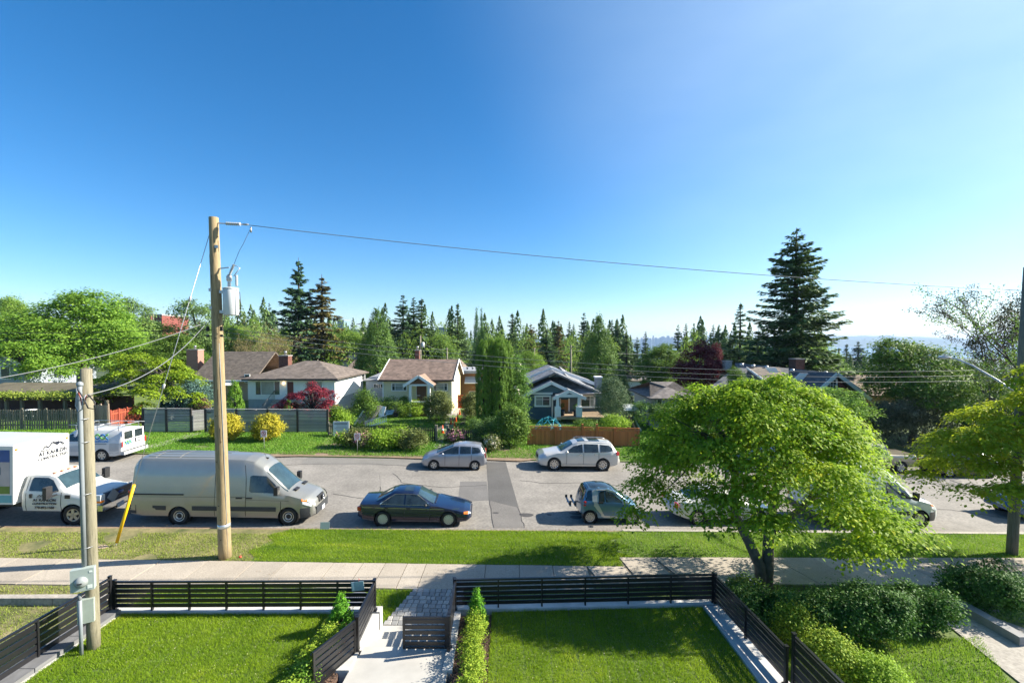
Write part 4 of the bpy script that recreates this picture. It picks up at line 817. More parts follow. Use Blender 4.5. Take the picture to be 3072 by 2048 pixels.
# ---------------------------------------------------------------- panel vans
def panelvan(label, L_, fo, wb, pm, tr, trim, name='panel_van', H=2.72, rims='steel'):
    e = L_
    c = Car(name, label, 'van', L_, fo, wb,
        [(0, .62), (.05, .95), (.3, 1.13), (.95, 1.36), (1.1, 1.42), (1.95, 2.20), (2.15, 2.40), (2.5, 2.62), (2.9, H - .02), (4, H), (e - .5, H - .01), (e - .25, H - .05), (e - .12, H - .22), (e - .03, 1.6), (e, .7)],
        [(0, .66), (.3, .76), (1.0, .82), (1.95, .74), (2.5, .74), (3, .76), (e - .2, .76), (e, .80)],
        [(0, .72), (.1, .84), (.5, .95), (1.5, .985), (3, .99), (e - .5, .99), (e - .1, .965), (e, .93)], [(0, .38), (.2, .28), (.6, .26), (e - .6, .32), (e, .42)],
        [(0, .5), (.1, .85), (.4, 1.05), (1.0, 1.22), (1.6, 1.27), (3, 1.3), (e, 1.3)], pm, tr, ed=.22)
    c.body(); c.wheels(rims, 6 if rims == 'spoke' else 8, wd=.24, rr=tr * .62)
    c.tpatch('windscreen', 1.12, 2.02, .95, m_glassb, fr1=.93)
    c.patch('side_window', [(1.40, 1.30, 1.36), (1.62, 1.32, 1.64), (1.95, 1.335, 1.94), (2.0, 1.335, 1.98), (2.52, 1.345, 2.02), (2.6, 1.40, 1.98)], m_glass, off=.014)
    c.seam([(1.32, 1.0), (1.32, .35)]); c.seam([(2.72, .35), (2.72, 1.3), (2.76, 1.9), (2.85, 2.42)], .018); c.seam([(2.72, 1.16), (e - .2, 1.14)], .012, m_seam)
    c.seam([(1.0, 1.02), (2.7, 1.05)], .012)
    c.seam([(3.95, .35), (3.95, 1.3), (4.0, 2.3)], .014)
    c.patch('side_moulding', [(1.50, .58, .76), (fo + wb - .52, .60, .78)], trim, off=.014); c.patch('side_moulding', [(fo + wb + .5, .60, .78), (e - .06, .62, .80)], trim, off=.014)
    c.patch('bumper', [(.0, .38, .70), (.2, .30, .72), (.55, .28, .70)], trim, off=.016); c.bx('bumper', .02, 0, .52, .10, 1.30, .30, trim); c.bx('bumper', e - .02, 0, .56, .12, 1.86, .3, trim); c.patch('bumper', [(e - .32, .44, .80), (e, .46, .80)], trim, off=.012)
    c.bx('grille', .07, 0, .88, .12, .62, .26, m_dark, rot=(0, -.35, 0)); c.patch('headlamp', [(.03, .74, .86), (.14, .76, .98), (.46, .88, 1.06)], m_lamp, off=.012); c.patch('turn_signal', [(.30, .96, 1.02), (.5, 1.0, 1.09)], m_amb, off=.016)
    c.bx('licence_plate', -.06, 0, .46, .02, .32, .16, m_plate)
    c.bx('tail_lamp', e - .035, .89, 1.12, .10, .10, .5, m_red, both=True); c.bx('mirror', 1.42, 1.13, 1.48, .16, .2, .34, m_dark, both=True); c.bx('mirror_arm', 1.42, 1.03, 1.36, .08, .2, .08, m_dark, both=True)
    for s in (2.58, 2.98): c.bx('door_handle', s, .99, 1.12, .24, .04, .05, m_dark, both=True)
    c.bx('sliding_rail', (e + 5.2) / 2 if e > 6.5 else 4.5, .995, 1.24, 2.2 if e > 6.5 else 1.3, .03, .045, m_dark, both=True)
    for sd_ in (1, -1): c.bx('hood_vent', .9, .42 * sd_, 1.365, .14, .34, .03, m_dark, rot=(0, .33, 0))
    for k in range(5): c.bx('roof_rib', (e + 3.3) / 2, (-.5 + .25 * k), c.topz(5.0, -.5 + .25 * k) + .004, e - 4.3, .05, .018, pm)
    MB().tube([(c.x(2.35), .0, 2.5), (c.x(2.55), 0, 2.95)], .005, 5).build('aerial', m_dark, c.root, True); c.bx('aerial_base', 2.33, 0, 2.53, .12, .06, .05, m_dark)
    em = MB(); em.lathe([(.115, 0), (.13, .01), (.13, .02), (.115, .03), (.115, 0)], 20, 'x', (c.x(.0) + .06, 0, .9))
    for k in range(3):
        a = math.pi / 2 + k * 2 * math.pi / 3; em.bar((c.x(0) + .075, 0, .9), (c.x(0) + .075, .12 * math.cos(a), .9 + .12 * math.sin(a)), .03, .02, (1, 0, 0))
    em.build('star_emblem', m_chr, c.root, True)
    c.bx('steering_wheel', 1.9, -.38, 1.38, .08, .34, .03, m_dark)
    return c
van_p = paint('van_silver', (.32, .315, .285), .5, .32)
c = panelvan('long silver high-roof panel van parked behind the tall wooden pole', 7.34, 1.02, 4.325, van_p, .355, mat('grey_trim', (.035, .038, .042), .6, .1))
for k in (5.55, 6.5): c.tpatch('roof_seam', k, k + .04, .93, m_conc, .012, 3)
c.place((539, 1569), (867, 1576), 1)
c = panelvan('white high-roof panel van half hidden by the maple branches', 5.91, 1.0, 3.665, paint('van_white', (.60, .63, .62), .0, .35), .385, mat('grey_trim2', (.04, .04, .042), .6, .1), rims='spoke')
c.place((2510, 1578), (2768, 1583), 1)
# ---------------------------------------------------------------- generic cars seen in part
def saloon(name, label, L_, H, W_, pm, tr, hatch=False, fo=.9, wb=2.7, n=10, wheels='spoke'):
    k = H / 1.45; e = L_
    top = [(0, .5), (.05, .66 * k), (.35, .80 * k), (1.25, .95 * k), (2.1, 1.38 * k), (2.5, 1.44 * k), (2.9, H), (3.3, 1.43 * k)]
    top += ([(e - .5, 1.36 * k), (e - .12, .98 * k), (e, .6)] if hatch else [(e - .75, 1.06 * k), (e - .15, 1.0 * k), (e, .62)])
    c = Car(name, label, 'car', L_, fo, wb, top, [(0, .6), (.4, W_ * .8), (1.3, W_ * .84), (2.1, W_ * .68), (3.3, W_ * .66), (e - .5, W_ * (.64 if hatch else .78)), (e, W_ * .75)],
        [(0, W_ * .78), (.12, W_ * .9), (.5, W_ * .98), (2, W_), (e - .5, W_ * .98), (e - .1, W_ * .9), (e, W_ * .82)], [(0, .34), (.2, .24), (.6, .2), (e - .6, .22), (e, .4)],
        [(0, .46), (.1, .6 * k), (1.2, .9 * k), (2, .93 * k), (e - .5, .98 * k), (e, .58)], pm, tr)
    c.body(); c.wheels(wheels, n, wd=.21)
    c.tpatch('windscreen', 1.35, 2.1, .92, m_glassb); c.tpatch('rear_window', (e - .48) if hatch else 3.4, (e - .16) if hatch else e - .82, .9, m_glass)
    c.patch('side_window', [(1.6, .94 * k, .97 * k), (2.15, .945 * k, 1.28 * k), (2.72, .95 * k, 1.33 * k)], m_glass); c.patch('side_window', [(2.78, .955 * k, 1.33 * k), (3.3, .965 * k, 1.31 * k), (e - .85, .985 * k, 1.08 * k)], m_glass)
    for s in (1.65, 2.75): c.seam([(s, .3), (s, .93 * k)])
    c.patch('headlamp', [(.04, .52 * k, .60 * k), (.35, .56 * k, .70 * k)], m_lamp, off=.008); c.bx('tail_lamp', e - .1, W_ * .76, .82 * k, .14, .3, .2, m_red, both=True, rot=(0, 0, .3)); c.blob('mirror', 1.75, W_ + .09, 1.0 * k, .13, .2, .14, pm); c.bx('licence_plate', e, 0, .66, .03, .32, .16, m_plate); c.bx('bumper', .02, 0, .42, .1, W_ * 1.5, .14, m_dark)
    return c
c = saloon('sedan', 'white sedan hidden behind the maple trunk at the kerb', 4.7, 1.45, .89, paint('white_paint', (.6, .58, .52), .1, .35), .33, n=5, wb=2.75); c.place((2090, 1573), (2275, 1573), 1)
c = saloon('crossover', 'black hatchback across the road seen under the yellow green tree', 4.5, 1.58, .9, paint('black_paint', (.02, .02, .022), .2, .25), .34, True, n=8, wb=2.66); c.place((2968, 1434), (2845, 1431), -1)
c = saloon('sedan', 'blue car cut by the picture edge beyond the lamp pole', 4.6, 1.45, .88, paint('blue_paint', (.03, .09, .22), .4, .25), .32, n=8); c.place((3112, 1566), (3270, 1566), 1)
c = saloon('sedan', 'black car standing in the driveway behind the grey slat fence', 4.6, 1.45, .88, paint('black_paint2', (.012, .012, .016), .2, .2), .32, n=8); p = G(400, 1283, .05); c.root.location = (p.x, p.y + 4.2, SL * p.x + .1); c.root.rotation_euler = (0, .0, R(-86))
c = saloon('sedan', 'dark blue car just glimpsed through the maple crown across the road', 4.6, 1.45, .88, paint('blue_dark_paint', (.02, .05, .12), .4, .25), .32, n=8); c.place((2390, 1416), (2250, 1416), -1)
# ---------------------------------------------------------------- beige pickup
beige = paint('beige_paint', (.36, .31, .23), .4, .3)
c = Car('pickup', 'beige pickup truck across the road seen from the side behind the white van', 'pickup', 5.7, .95, 3.6,
    [(0, .6), (.06, .9), (.4, 1.08), (1.4, 1.18), (1.55, 1.2), (2.2, 1.72), (2.5, 1.82), (3.4, 1.84), (3.65, 1.74), (3.8, 1.25), (3.86, 1.22), (5.6, 1.2), (5.7, .7)],
    [(0, .75), (.4, .86), (1.5, .9), (2.2, .72), (3.6, .70), (3.8, .9), (5.7, .9)], [(0, .84), (.15, .95), (1, .99), (5.5, .98), (5.7, .93)], [(0, .5), (.4, .4), (5.2, .45), (5.7, .55)], [(0, .6), (.1, .85), (1.4, 1.12), (3.8, 1.16), (5.7, 1.14)], beige, .38)
c.body(); c.wheels('spoke', 6, wd=.26); c.tpatch('windscreen', 1.6, 2.2, .93, m_glassb); c.patch('side_window', [(1.85, 1.17, 1.25), (2.3, 1.18, 1.62), (2.8, 1.18, 1.72)], m_glass); c.patch('side_window', [(2.88, 1.18, 1.72), (3.55, 1.18, 1.68)], m_glass)
c.bx('tail_lamp', 5.66, .9, 1.0, .1, .1, .3, m_red, both=True); c.bx('rear_bumper', 5.72, 0, .62, .16, 1.86, .18, m_chr); c.bx('tailgate', 5.70, 0, .98, .03, 1.6, .42, beige); c.bx('headlamp', .1, .76, .9, .16, .3, .2, m_lamp, both=True); c.seam([(1.75, .5), (1.75, 1.1)]); c.seam([(2.84, .5), (2.84, 1.1)]); c.seam([(3.84, .5), (3.84, 1.15)], .03); c.seam([(4.0, .75), (5.1, .75)], .03); c.blob('mirror', 1.95, 1.1, 1.25, .14, .24, .2, m_dark)
c.place((2702, 1419), (2540, 1416), -1)
# ---------------------------------------------------------------- white contractor's box truck
wht = paint('truck_white', (.56, .56, .54), .0, .35); m_navyink = mat('dark_ink', (.012, .016, .03), .5, 0)
c = Car('box_truck', 'white box truck with dark company lettering on its cab door and box front', 'truck', 2.95, 1.0, 4.4,
    [(0, .70), (.05, 1.05), (.25, 1.22), (1.15, 1.36), (1.3, 1.40), (1.85, 1.90), (2.1, 1.98), (2.6, 2.0), (2.9, 1.97), (2.95, 1.4)],
    [(0, .80), (.3, .86), (1.2, .90), (1.85, .74), (2.9, .74), (2.95, .8)], [(0, .92), (.12, .98), (.5, 1.0), (2.9, 1.0), (2.95, .97)], [(0, .62), (.3, .52), (2.95, .52)], [(0, .75), (.1, 1.0), (1.2, 1.27), (2.95, 1.32)], wht, .40)
c.body(name='cab'); c.wheels('spoke', 5, wd=.27, rr=.25, rimm=mat('tan_alloy', (.42, .38, .30), .4, .1, 5, metal=.4))
c.tpatch('windscreen', 1.38, 1.86, .95, m_glassb); c.patch('side_window', [(1.58, 1.33, 1.38), (1.9, 1.34, 1.74), (2.1, 1.34, 1.83), (2.62, 1.35, 1.84), (2.68, 1.36, 1.80)], m_glass)
c.seam([(1.45, .56), (1.45, 1.3)]); c.seam([(2.78, .56), (2.78, 1.85)], .014); c.bx('door_handle', 2.58, 1.0, 1.16, .1, .04, .16, m_dark, both=True); c.bx('fender_vent', 1.2, .99, 1.14, .2, .03, .14, m_dark, both=True)
grl = c.bx('grille', -.01, 0, 1.02, .10, 1.5, .42, mat('grille_blue_black', (.02, .035, .07), .3, .1)); 
for k in range(3): c.bx('grille_bar', -.065, 0, .92 + .11 * k, .03, 1.1, .045, m_dark)
b = MB(); b.lathe([(.0, .09), (.09, .085), (.10, .07)], 20, 'x', (0, 0, 0)); o = b.build('oval_badge', mat('badge_blue', (.02, .05, .2), .3, 0), c.root, True); o.location = (c.x(-.0) + .0, 0, 1.05); o.scale = (1, 1.7, .75)
c.bx('headlamp', .06, .86, 1.02, .2, .24, .36, m_lamp, both=True); c.bx('turn_signal', .03, .90, .93, .2, .17, .08, m_amb, both=True); c.bx('bumper', -.04, 0, .68, .2, 1.98, .22, m_chr); c.bx('bumper_valance', -.02, 0, .54, .12, 1.5, .12, m_dark); c.bx('licence_plate', -.16, -.1, .56, .02, .34, .17, m_plate, rot=(.12, 0, 0))
c.bx('placard', -.09, -.42, 1.02, .02, .42, .42, m_pvc, rot=(R(45), 0, 0))
c.bx('mirror', 1.62, 1.36, 1.42, .14, .26, .46, m_dark, both=True)
c.bx('mirror_arm', 1.62, 1.15, 1.36, .05, .36, .05, m_dark, both=True); c.bx('mirror_arm', 1.62, 1.15, 1.22, .05, .36, .05, m_dark, both=True)
for k in range(5): c.bx('marker_lamp', 2.02, -.6 + .3 * k, 1.985, .12, .07, .03, m_amb)
for sd_ in (1, -1): c.bx('frame_rail', 4.6, .42 * sd_, .62, 3.6, .1, .2, m_dark)
bx0, bx1 = c.x(3.05), c.x(8.2); BW, BZ0, BZ1 = 1.19, .88, 3.22
bo = MB().prism([(-BW, BZ0), (BW, BZ0), (BW, BZ1 - .05), (BW - .05, BZ1), (-BW + .05, BZ1), (-BW, BZ1 - .05)], bx1, bx0, 'yz').build('cargo_box', mat('box_white', (.60, .60, .58), .45, .04, 1.5), c.root, True)
rp_ = MB(); n = 12; vs = []
for i in range(n):
    for j in range(n):
        u, v = i / (n-1) * 2 - 1, j / (n-1) * 2 - 1; bulge = .09 * max(0, (1 - abs(u) ** 5) * (1 - abs(v) ** 5)); vs.append((bx0 + .012 + bulge, u * 1.02, 2.55 + v * .52))
rp_.add(vs, [(i*n + j, i*n + j + 1, (i+1)*n + j + 1, (i+1)*n + j) for i in range(n-1) for j in range(n-1)], True); rp_.build('front_panel', MATS['box_white'], bo, True)
MB().slab([(bx1, -BW + .06, BZ1 + .006), (bx0, -BW + .06, BZ1 + .006), (bx0, BW - .06, BZ1 + .006), (bx1, BW - .06, BZ1 + .006)], .004).build('roof_skin', mat('box_roof_grey', (.42, .44, .46), .5, .06, 1), bo, True)
for sd_ in (1, -1): MB().lathe([(.0, .035), (.045, .025), (.05, 0)], 12, 'x', (bx0, 1.08 * sd_, 3.02)).build('clearance_lamp', m_amb, bo, True)
fm = frame((bx0 + .115, .35, 2.62), (0, 1, 0), (0, 0, 1))
def houselogo(parent, M_, k):
    g = MB(); 
    for seg in (((-.52, 0), (-.38, .13)), ((-.38, .13), (-.25, .04)), ((-.25, .04), (-.02, .26)), ((-.02, .26), (.2, .08)), ((.05, .2), (.28, .22)), ((.2, .08), (.34, .2)), ((.34, .2), (.56, .02))): g.bar((seg[0][0]*k, seg[0][1]*k, 0), (seg[1][0]*k, seg[1][1]*k, 0), .05 * k, .006, (0, 0, 1))
    g.tube([(-.6*k + .0, -.0, 0), (-.62*k, -.05*k, 0), (-.4*k, -.07*k, 0), (.1*k, -.02*k, 0), (.58*k, -.01*k, 0)], [.004, .016*k, .02*k, .012*k, .004], 6)
    g.add([(0, .2*k, 0), (.2*k, .08*k, 0), (.3*k, .18*k, 0), (.06*k, .22*k, 0)], [(0, 1, 2, 3)]); o = g.build('roofline_logo', m_navyink, parent, True); o.matrix_local = M_; return o
houselogo(bo, fm @ Matrix.Translation((0, .17, 0)), .9); text('lettering', 'A1 KAHLON', .23, m_navyink, bo, fm @ Matrix.Translation((0, -.02, 0)), bold=.004); text('lettering', 'CONSTRUCTION', .17, m_navyink, bo, fm @ Matrix.Translation((0, -.22, 0)), bold=.002)
dm = frame((c.x(2.05), -1.02, .98), (1, 0, 0), (0, 0, 1))
houselogo(c.root, dm @ Matrix.Translation((-.0, .16, 0)), .5); text('lettering', 'A1 KAHLON', .155, m_navyink, c.root, dm @ Matrix.Translation((0, .02, 0)), bold=.003); text('lettering', 'CONSTRUCTION', .115, m_navyink, c.root, dm @ Matrix.Translation((0, -.12, 0)), bold=.002); text('lettering', '778-892-1588', .13, m_navyink, c.root, dm @ Matrix.Translation((0, -.28, 0)), bold=.003)
# printed picture panel on the box side: sky, house, lawn
sd0 = -BW - .004
def pan(name, x0, x1, z0, z1, m, d=0): MB().box(x0, x1, sd0 - .002 - d, sd0 + .002 - d, z0, z1).build(name, m, bo, True)
pan('printed_panel', bx1 + .3, bx0 - .12, 1.3, 3.02, mat('print_sky', (.02, .07, .24), .4, .3, .8)); pan('printed_house', bx0 - 1.9, bx0 - .12, 1.55, 2.55, mat('print_house', (.42, .36, .36), .5, .1, 2), .004); pan('printed_lawn', bx1 + .3, bx0 - .12, 1.3, 1.6, mat('print_lawn', (.13, .2, .03), .5, .2, 4), .006)
for x in (.45, 1.0, 1.5): pan('printed_window', bx0 - x - .2, bx0 - x, 2.05, 2.35, mat('print_window', (.06, .1, .18), .3, .1), .009)
pan('printed_stripe', bx1 + .1, bx0 - .05, .95, 1.24, mat('print_teal', (.12, .36, .42), .4, .1))
for s in (1.5, 1.95): MB().slab([(bx0 - s, sd0 - .02, 2.55), (bx0 - s + .35, sd0 - .02, 2.75), (bx0 - s + .7, sd0 - .02, 2.55)], .004).build('printed_roof', mat('print_roof', (.08, .08, .11), .5, .1), bo, True)
c.place((-115, 1571), (210, 1571), 1); u = c.root; 
# ---------------------------------------------------------------- white telecom van, seen from behind
c = Car('cargo_van', 'white cargo van with blue and green wave logo and roof rack across the road', 'van', 4.8, .86, 2.82,
    [(0, .6), (.05, .85), (.3, 1.02), (1.0, 1.18), (1.1, 1.2), (1.85, 1.78), (2.1, 1.90), (3, 1.93), (4.6, 1.91), (4.72, 1.84), (4.79, 1.2), (4.8, .6)],
    [(0, .7), (.3, .8), (1, .84), (1.85, .72), (4.6, .72), (4.8, .86)], [(0, .82), (.15, .93), (.6, .98), (4.7, .97), (4.8, .93)], [(0, .36), (.4, .26), (4.4, .28), (4.8, .4)], [(0, .5), (.1, .8), (1, 1.08), (4.8, 1.12)], mat('van_white2', (.58, .58, .575), .35, .04, 2, coat=.5), .35, ed=.16)
c.body(); c.wheels('spoke', 6, wd=.24); c.tpatch('windscreen', 1.15, 1.85, .93, m_glassb); c.patch('side_window', [(1.4, 1.14, 1.2), (1.8, 1.15, 1.55), (2.4, 1.16, 1.66)], m_glass)
c.patch('lower_trim', [(.6, .55, 1.08), (c.fo + c.wb - .45, .55, 1.08)], mat('silver_trim', (.42, .43, .44), .4, .05, 2), off=.006)
c.patch('lower_trim', [(c.fo + c.wb + .42, .50, 1.08), (4.66, .50, 1.08)], MATS['silver_trim'], off=.006)
rx = c.x(4.8) - .02
def rear(name, y0, y1, z0, z1, m, d=.0, parent=None):
    def xx(z): return c.x(float(np.interp(z, [.6, 1.2, 1.84], [4.81, 4.80, 4.735]))) - .006 - d
    return MB().add([(xx(z0), y0, z0), (xx(z0), y1, z0), (xx(z1), y1, z1), (xx(z1), y0, z1)], [(0, 1, 2, 3)]).build(name, m, parent or c.root, True)
for sd_ in (1, -1):
    dr = rear('rear_door', .015 * sd_, .84 * sd_, .62, 1.80, MATS['van_white2'], .004); rear('door_window', .10 * sd_, .70 * sd_, 1.28, 1.72, m_glass, .012, dr)
    rear('tail_lamp', .86 * sd_, .95 * sd_, .85, 1.18, m_red, .02)
rear('plate_surround', -.5, -.08, .98, 1.22, m_dark, .016); rear('licence_plate', -.44, -.14, 1.03, 1.17, m_plate, .022); c.bx('bumper', 4.86, 0, .50, .2, 1.9, .2, MATS['silver_trim'])
c.bx('bumper_step', 4.86, 0, .61, .2, 1.7, .02, m_dark)
rkm = m_steel
for s in (2.1, 3.3, 4.5): 
    b = MB(); b.tube([(c.x(s), .78, 1.80), (c.x(s), .80, 2.08), (c.x(s), -.80, 2.08), (c.x(s), -.78, 1.80)], .022, 6); b.build('rack_crossbar', rkm, c.root, True)
for y in (.78, .3, -.78): MB().tube([(c.x(1.7), y, 2.1), (c.x(4.85), y, 2.1)], .022, 6).build('rack_rail', rkm, c.root, True)
m_lb = mat('logo_blue', (.02, .16, .45), .4, 0); m_lg = mat('logo_green', (.16, .50, .06), .4, 0)
def waves(M_, k, parent):
    for ph, m in ((0, m_lb), (math.pi, m_lg)):
        b = MB(); pts = [(x * k, .16 * k * math.sin(x * 9 + ph), .002 * (ph > 1)) for x in np.linspace(-.55, .55, 26)]; b.tube(pts, .055 * k, 5); o = b.build('wave_logo', m, parent, True); o.matrix_local = M_ @ Matrix.Diagonal((1, 1, .25, 1))
# near flank is the car's +y side when it faces left
sm = frame((c.x(3.62), .995, 1.33), (-1, 0, 0), (0, 0, 1))
waves(sm @ Matrix.Translation((0, .14, .0)) @ Matrix.Rotation(0, 4, 'X'), .85, c.root); text('lettering', 'pacificom', .24, m_lb, c.root, frame((c.x(3.62), 1.0, 1.21), (-1, 0, 0), (0, 0, 1)), bold=.004); c.bx('fine_print', 3.62, .992, 1.03, .7, .006, .025, m_navyink)
waves(frame((c.x(4.83), .46, 1.08), (0, -1, 0), (0, 0, 1)), .5, c.root); text('lettering', 'pacificom', .1, m_lb, c.root, frame((c.x(4.835), .46, .95), (0, -1, 0), (0, 0, 1)))
c.place((297, 1385), (168, 1378), -1)
# ================================================================== HOUSES
m_pane = mat('window_glass', (.05, .07, .075), .06, .3, .6, spec=.8); m_curt = mat('curtain_pane', (.26, .30, .29), .2, .2, 1.2, spec=.7)
m_trim = mat('white_trim', (.80, .80, .78), .5, .03, 2); m_gutter = mat('dark_gutter', (.03, .027, .026), .5, .1)
m_brick = bands('chimney_brick', (.17, .07, .05), .075, 'Z', .6, .85, .25, 9, cross=(9, 9, 13))
def pb(x0, x1, y0, y1, Y):           # the face a pixel box covers at distance Y
    a = A(x0, y1, Y); b = A(x1, y0, Y); return a.x, b.x, min(a.z, b.z), max(a.z, b.z)
def window(par, px, Y, cols=(), rows=(), fr=.07, m=None, pane=None, nm='window'):
    x0, x1, z0, z1 = pb(*px, Y); m = m or m_trim
    b = MB(); b.box(x0 - fr, x1 + fr, Y - .06, Y + .02, z1, z1 + fr); b.box(x0 - fr, x1 + fr, Y - .07, Y + .02, z0 - fr, z0); b.box(x0 - fr, x0, Y - .058, Y + .02, z0, z1); b.box(x1, x1 + fr, Y - .058, Y + .02, z0, z1)
    for c_ in cols: xx = x0 + (x1 - x0) * c_; b.box(xx - .025, xx + .025, Y - .05, Y, z0, z1)
    for r_ in rows: zz_ = z0 + (z1 - z0) * r_; b.box(x0, x1, Y - .048, Y, zz_ - .02, zz_ + .02)
    w_ = b.build(nm, m, par); e = [0] + list(cols) + [1]
    for k in range(len(e) - 1):
        p = pane[k % len(pane)] if isinstance(pane, (list, tuple)) else (pane or m_pane)
        MB().box(x0 + (x1 - x0) * e[k] + .001, x0 + (x1 - x0) * e[k+1] - .001, Y - .022, Y - .004, z0 + .001, z1 - .001).build('pane', p, w_)
    return w_
def roofm(n, col, per=.16): return bands(n, col, per, 'Z', .62, .9, .16, 1.6, .5, cross=(3.2, 3.2, 6))
def gable_x(par, x0, x1, y0, y1, ze, zr, m, th=.16, name='roof'):      # ridge along X
    ym = (y0 + y1) / 2; b = MB(); b.slab([(x0, y0, ze), (x1, y0, ze), (x1, ym, zr), (x0, ym, zr)], th); b.slab([(x0, ym, zr), (x1, ym, zr), (x1, y1, ze), (x0, y1, ze)], th); return b.build(name, m, par)
def gable_y(par, x0, x1, y0, y1, zl, zr, m, xm=None, th=.16, name='roof', zr2=None):      # ridge along Y
    xm = (x0 + x1) / 2 if xm is None else xm; b = MB(); z2 = zl if zr2 is None else zr2
    b.slab([(x0, y0, zl), (xm, y0, zr), (xm, y1, zr), (x0, y1, zl)], th); b.slab([(xm, y0, zr), (x1, y0, z2), (x1, y1, z2), (xm, y1, zr)], th); return b.build(name, m, par)
def hip(par, x0, x1, y0, y1, ze, rx0, rx1, ry, zr, m, name='roof', th=.14):
    b = MB(); R0, R1 = (rx0, ry, zr), (rx1, ry, zr)
    b.slab([(x0, y0, ze), (x1, y0, ze), R1, R0], th); b.slab([(x1, y0, ze), (x1, y1, ze), R1], th); b.slab([(x1, y1, ze), (x0, y1, ze), R0, R1], th); b.slab([(x0, y1, ze), (x0, y0, ze), R0], th); return b.build(name, m, par)
P_ = lambda x, y, Yd: tuple(A(x, y, Yd))
def barge(par, pts, w_=.2, d=.06, m=None): 
    for a, b_ in zip(pts, pts[1:]): MB().bar(a, b_, d, w_).build('bargeboard', m or m_trim, par)
def chimney(par, px, Y, d, m, pot=True):
    x0, x1, z0, z1 = pb(*px, Y); c_ = MB().box(x0, x1, Y, Y + d, z0, z1).build('chimney', m, par)
    MB().box(x0 - .06, x1 + .06, Y - .06, Y + d + .06, z1 + .001, z1 + .09).build('cap', mat('mortar', (.35, .32, .29), .9, .1), c_)
    if pot: MB().lathe([(.12, 0), (.12, .3), (.16, .31), (.16, .4), (.05, .46)], 12, 'z', ((x0 + x1) / 2, Y + d / 2, z1 + .09)).build('flue', m_steel, c_)
    return c_
# ---------------------------------------------------------------- white bungalow
Y = 45.0; x0, x1, _, ze = pb(743, 1005, 1200, 1137, Y); base = SL * x0
h = thing('bungalow', 'white stucco bungalow with brown hip roof behind the grey slat fence', 'house', ((x0 + x1) / 2, Y, base))
zl = A(800, 1197, Y).z; m_stuc = mat('white_stucco', (.80, .80, .78), .8, .05, 2, bump=.2, bscale=50)
MB().box(x0, x1, Y, 53.5, zl, ze + .05).build('wall', m_stuc, h); MB().box(x0 + .03, x1 - .03, Y + .03, 53.4, base - .6, zl - .001).build('lower_wall', bands('grey_siding', (.40, .44, .46), .2, 'Z', .6), h)
m_r1 = roofm('brown_shingles', (.15, .12, .10)); a = A(914, 1082, 49.3); b_ = A(956, 1081, 49.3)
hip(h, A(725, 1136, 44.4).x, A(1013, 1137, 44.4).x, 44.4, 54.2, ze + .08, a.x, b_.x, 49.3, a.z, m_r1)
q = A(966, 1094, 47.6); hip(h, A(828, 1137, 44.3).x, A(1012, 1137, 44.3).x + .02, 44.34, 50.8, ze + .10, q.x - .6, q.x, 47.6, q.z, m_r1)
MB().box(A(725, 1136, 44.4).x, A(1013, 1137, 44.4).x, 44.30, 44.38, ze - .08, ze + .07).build('gutter', m_gutter, h)
window(h, (768, 839, 1144, 1183), Y, (.22, .78), pane=[m_pane, m_curt, m_pane], fr=.1); window(h, (921, 966, 1145, 1178), Y, (.5,), pane=m_curt); window(h, (1086, 1094, 1121, 1138), 53.3, fr=.05)
dx0, dx1, dz0, dz1 = pb(863, 880, 1145, 1200, Y); dr = MB().box(dx0, dx1, Y - .05, Y, dz0, dz1).build('door', mat('maroon_door', (.10, .012, .016), .35, .08), h); MB().box(dx0 - .1, dx0 - .001, Y - .07, Y, dz0, dz1 + .1).build('frame', m_trim, dr)
MB().lathe([(0, 0), (.1, .02), (.1, .15), (0, .2)], 10, 'z', (A(852, 1152, Y).x, Y - .12, A(852, 1152, Y).z)).build('porch_lamp', mat('lamp_glow', (1, .72, .4), .5, 0, emit=2.5), h)
for k in range(5): MB().box(dx0 - 1.2, dx1 + .4, Y - 2.2 + .36 * k, Y - .001, base - .3, base + .1 + (dz0 - base) * (k + 1) / 5 - .05).build('step', m_conc, h)
rl = MB(); 
for k in range(11): xx = dx0 - 1.25; yy = Y - 2.2 + .21 * k; zf = base + .1 + (dz0 - base) * (k + 1) / 11; rl.tube([(xx, yy, zf), (xx, yy, zf + .9)], .014, 4)
rl.tube([(dx0 - 1.25, Y - 2.3, base + 1.0), (dx0 - 1.25, Y - .05, dz0 + .95)], .022, 5); rl.build('stair_railing', m_blk, h)
chimney(h, (837, 864, 1068, 1112), 50.0, .9, m_brick)
# ---------------------------------------------------------------- beige house behind it
Y = 52.0; h = thing('bungalow', 'beige house with weathered brown roof half hidden by the tall wooden pole', 'house', (A(660, 1150, Y).x, Y, SL * -33))
m_be = mat('beige_stucco', (.52, .37, .25), .85, .06, 2); x0, x1, _, ze = pb(592, 762, 1200, 1140, Y)
MB().box(x0, x1 + 3, Y, Y + 8, 0, ze).build('wall', m_be, h); gable_x(h, x0 - .5, x1 + .4, Y - .6, Y + 9, ze + .05, A(640, 1054, Y + 4).z, roofm('grey_brown_shakes', (.13, .105, .085), .2)); chimney(h, (562, 593, 1050, 1210), Y + 3.4, 1.1, mat('pale_brick', (.32, .17, .13), .9, .15, 8))
MB().box(x0 - .5, x1 + .4, Y - .68, Y - .58, ze - .1, ze + .06).build('gutter', m_trim, h); window(h, (736, 748, 1124, 1146), Y, fr=.08)
MB().slab([(x0 + 3.0, Y - 1.4, ze - .45), (x0 + 4.8, Y - 1.4, ze - .45), (x0 + 4.8, Y, ze + .0), (x0 + 3.0, Y, ze + .0)], .06).build('door_canopy', m_trim, h)
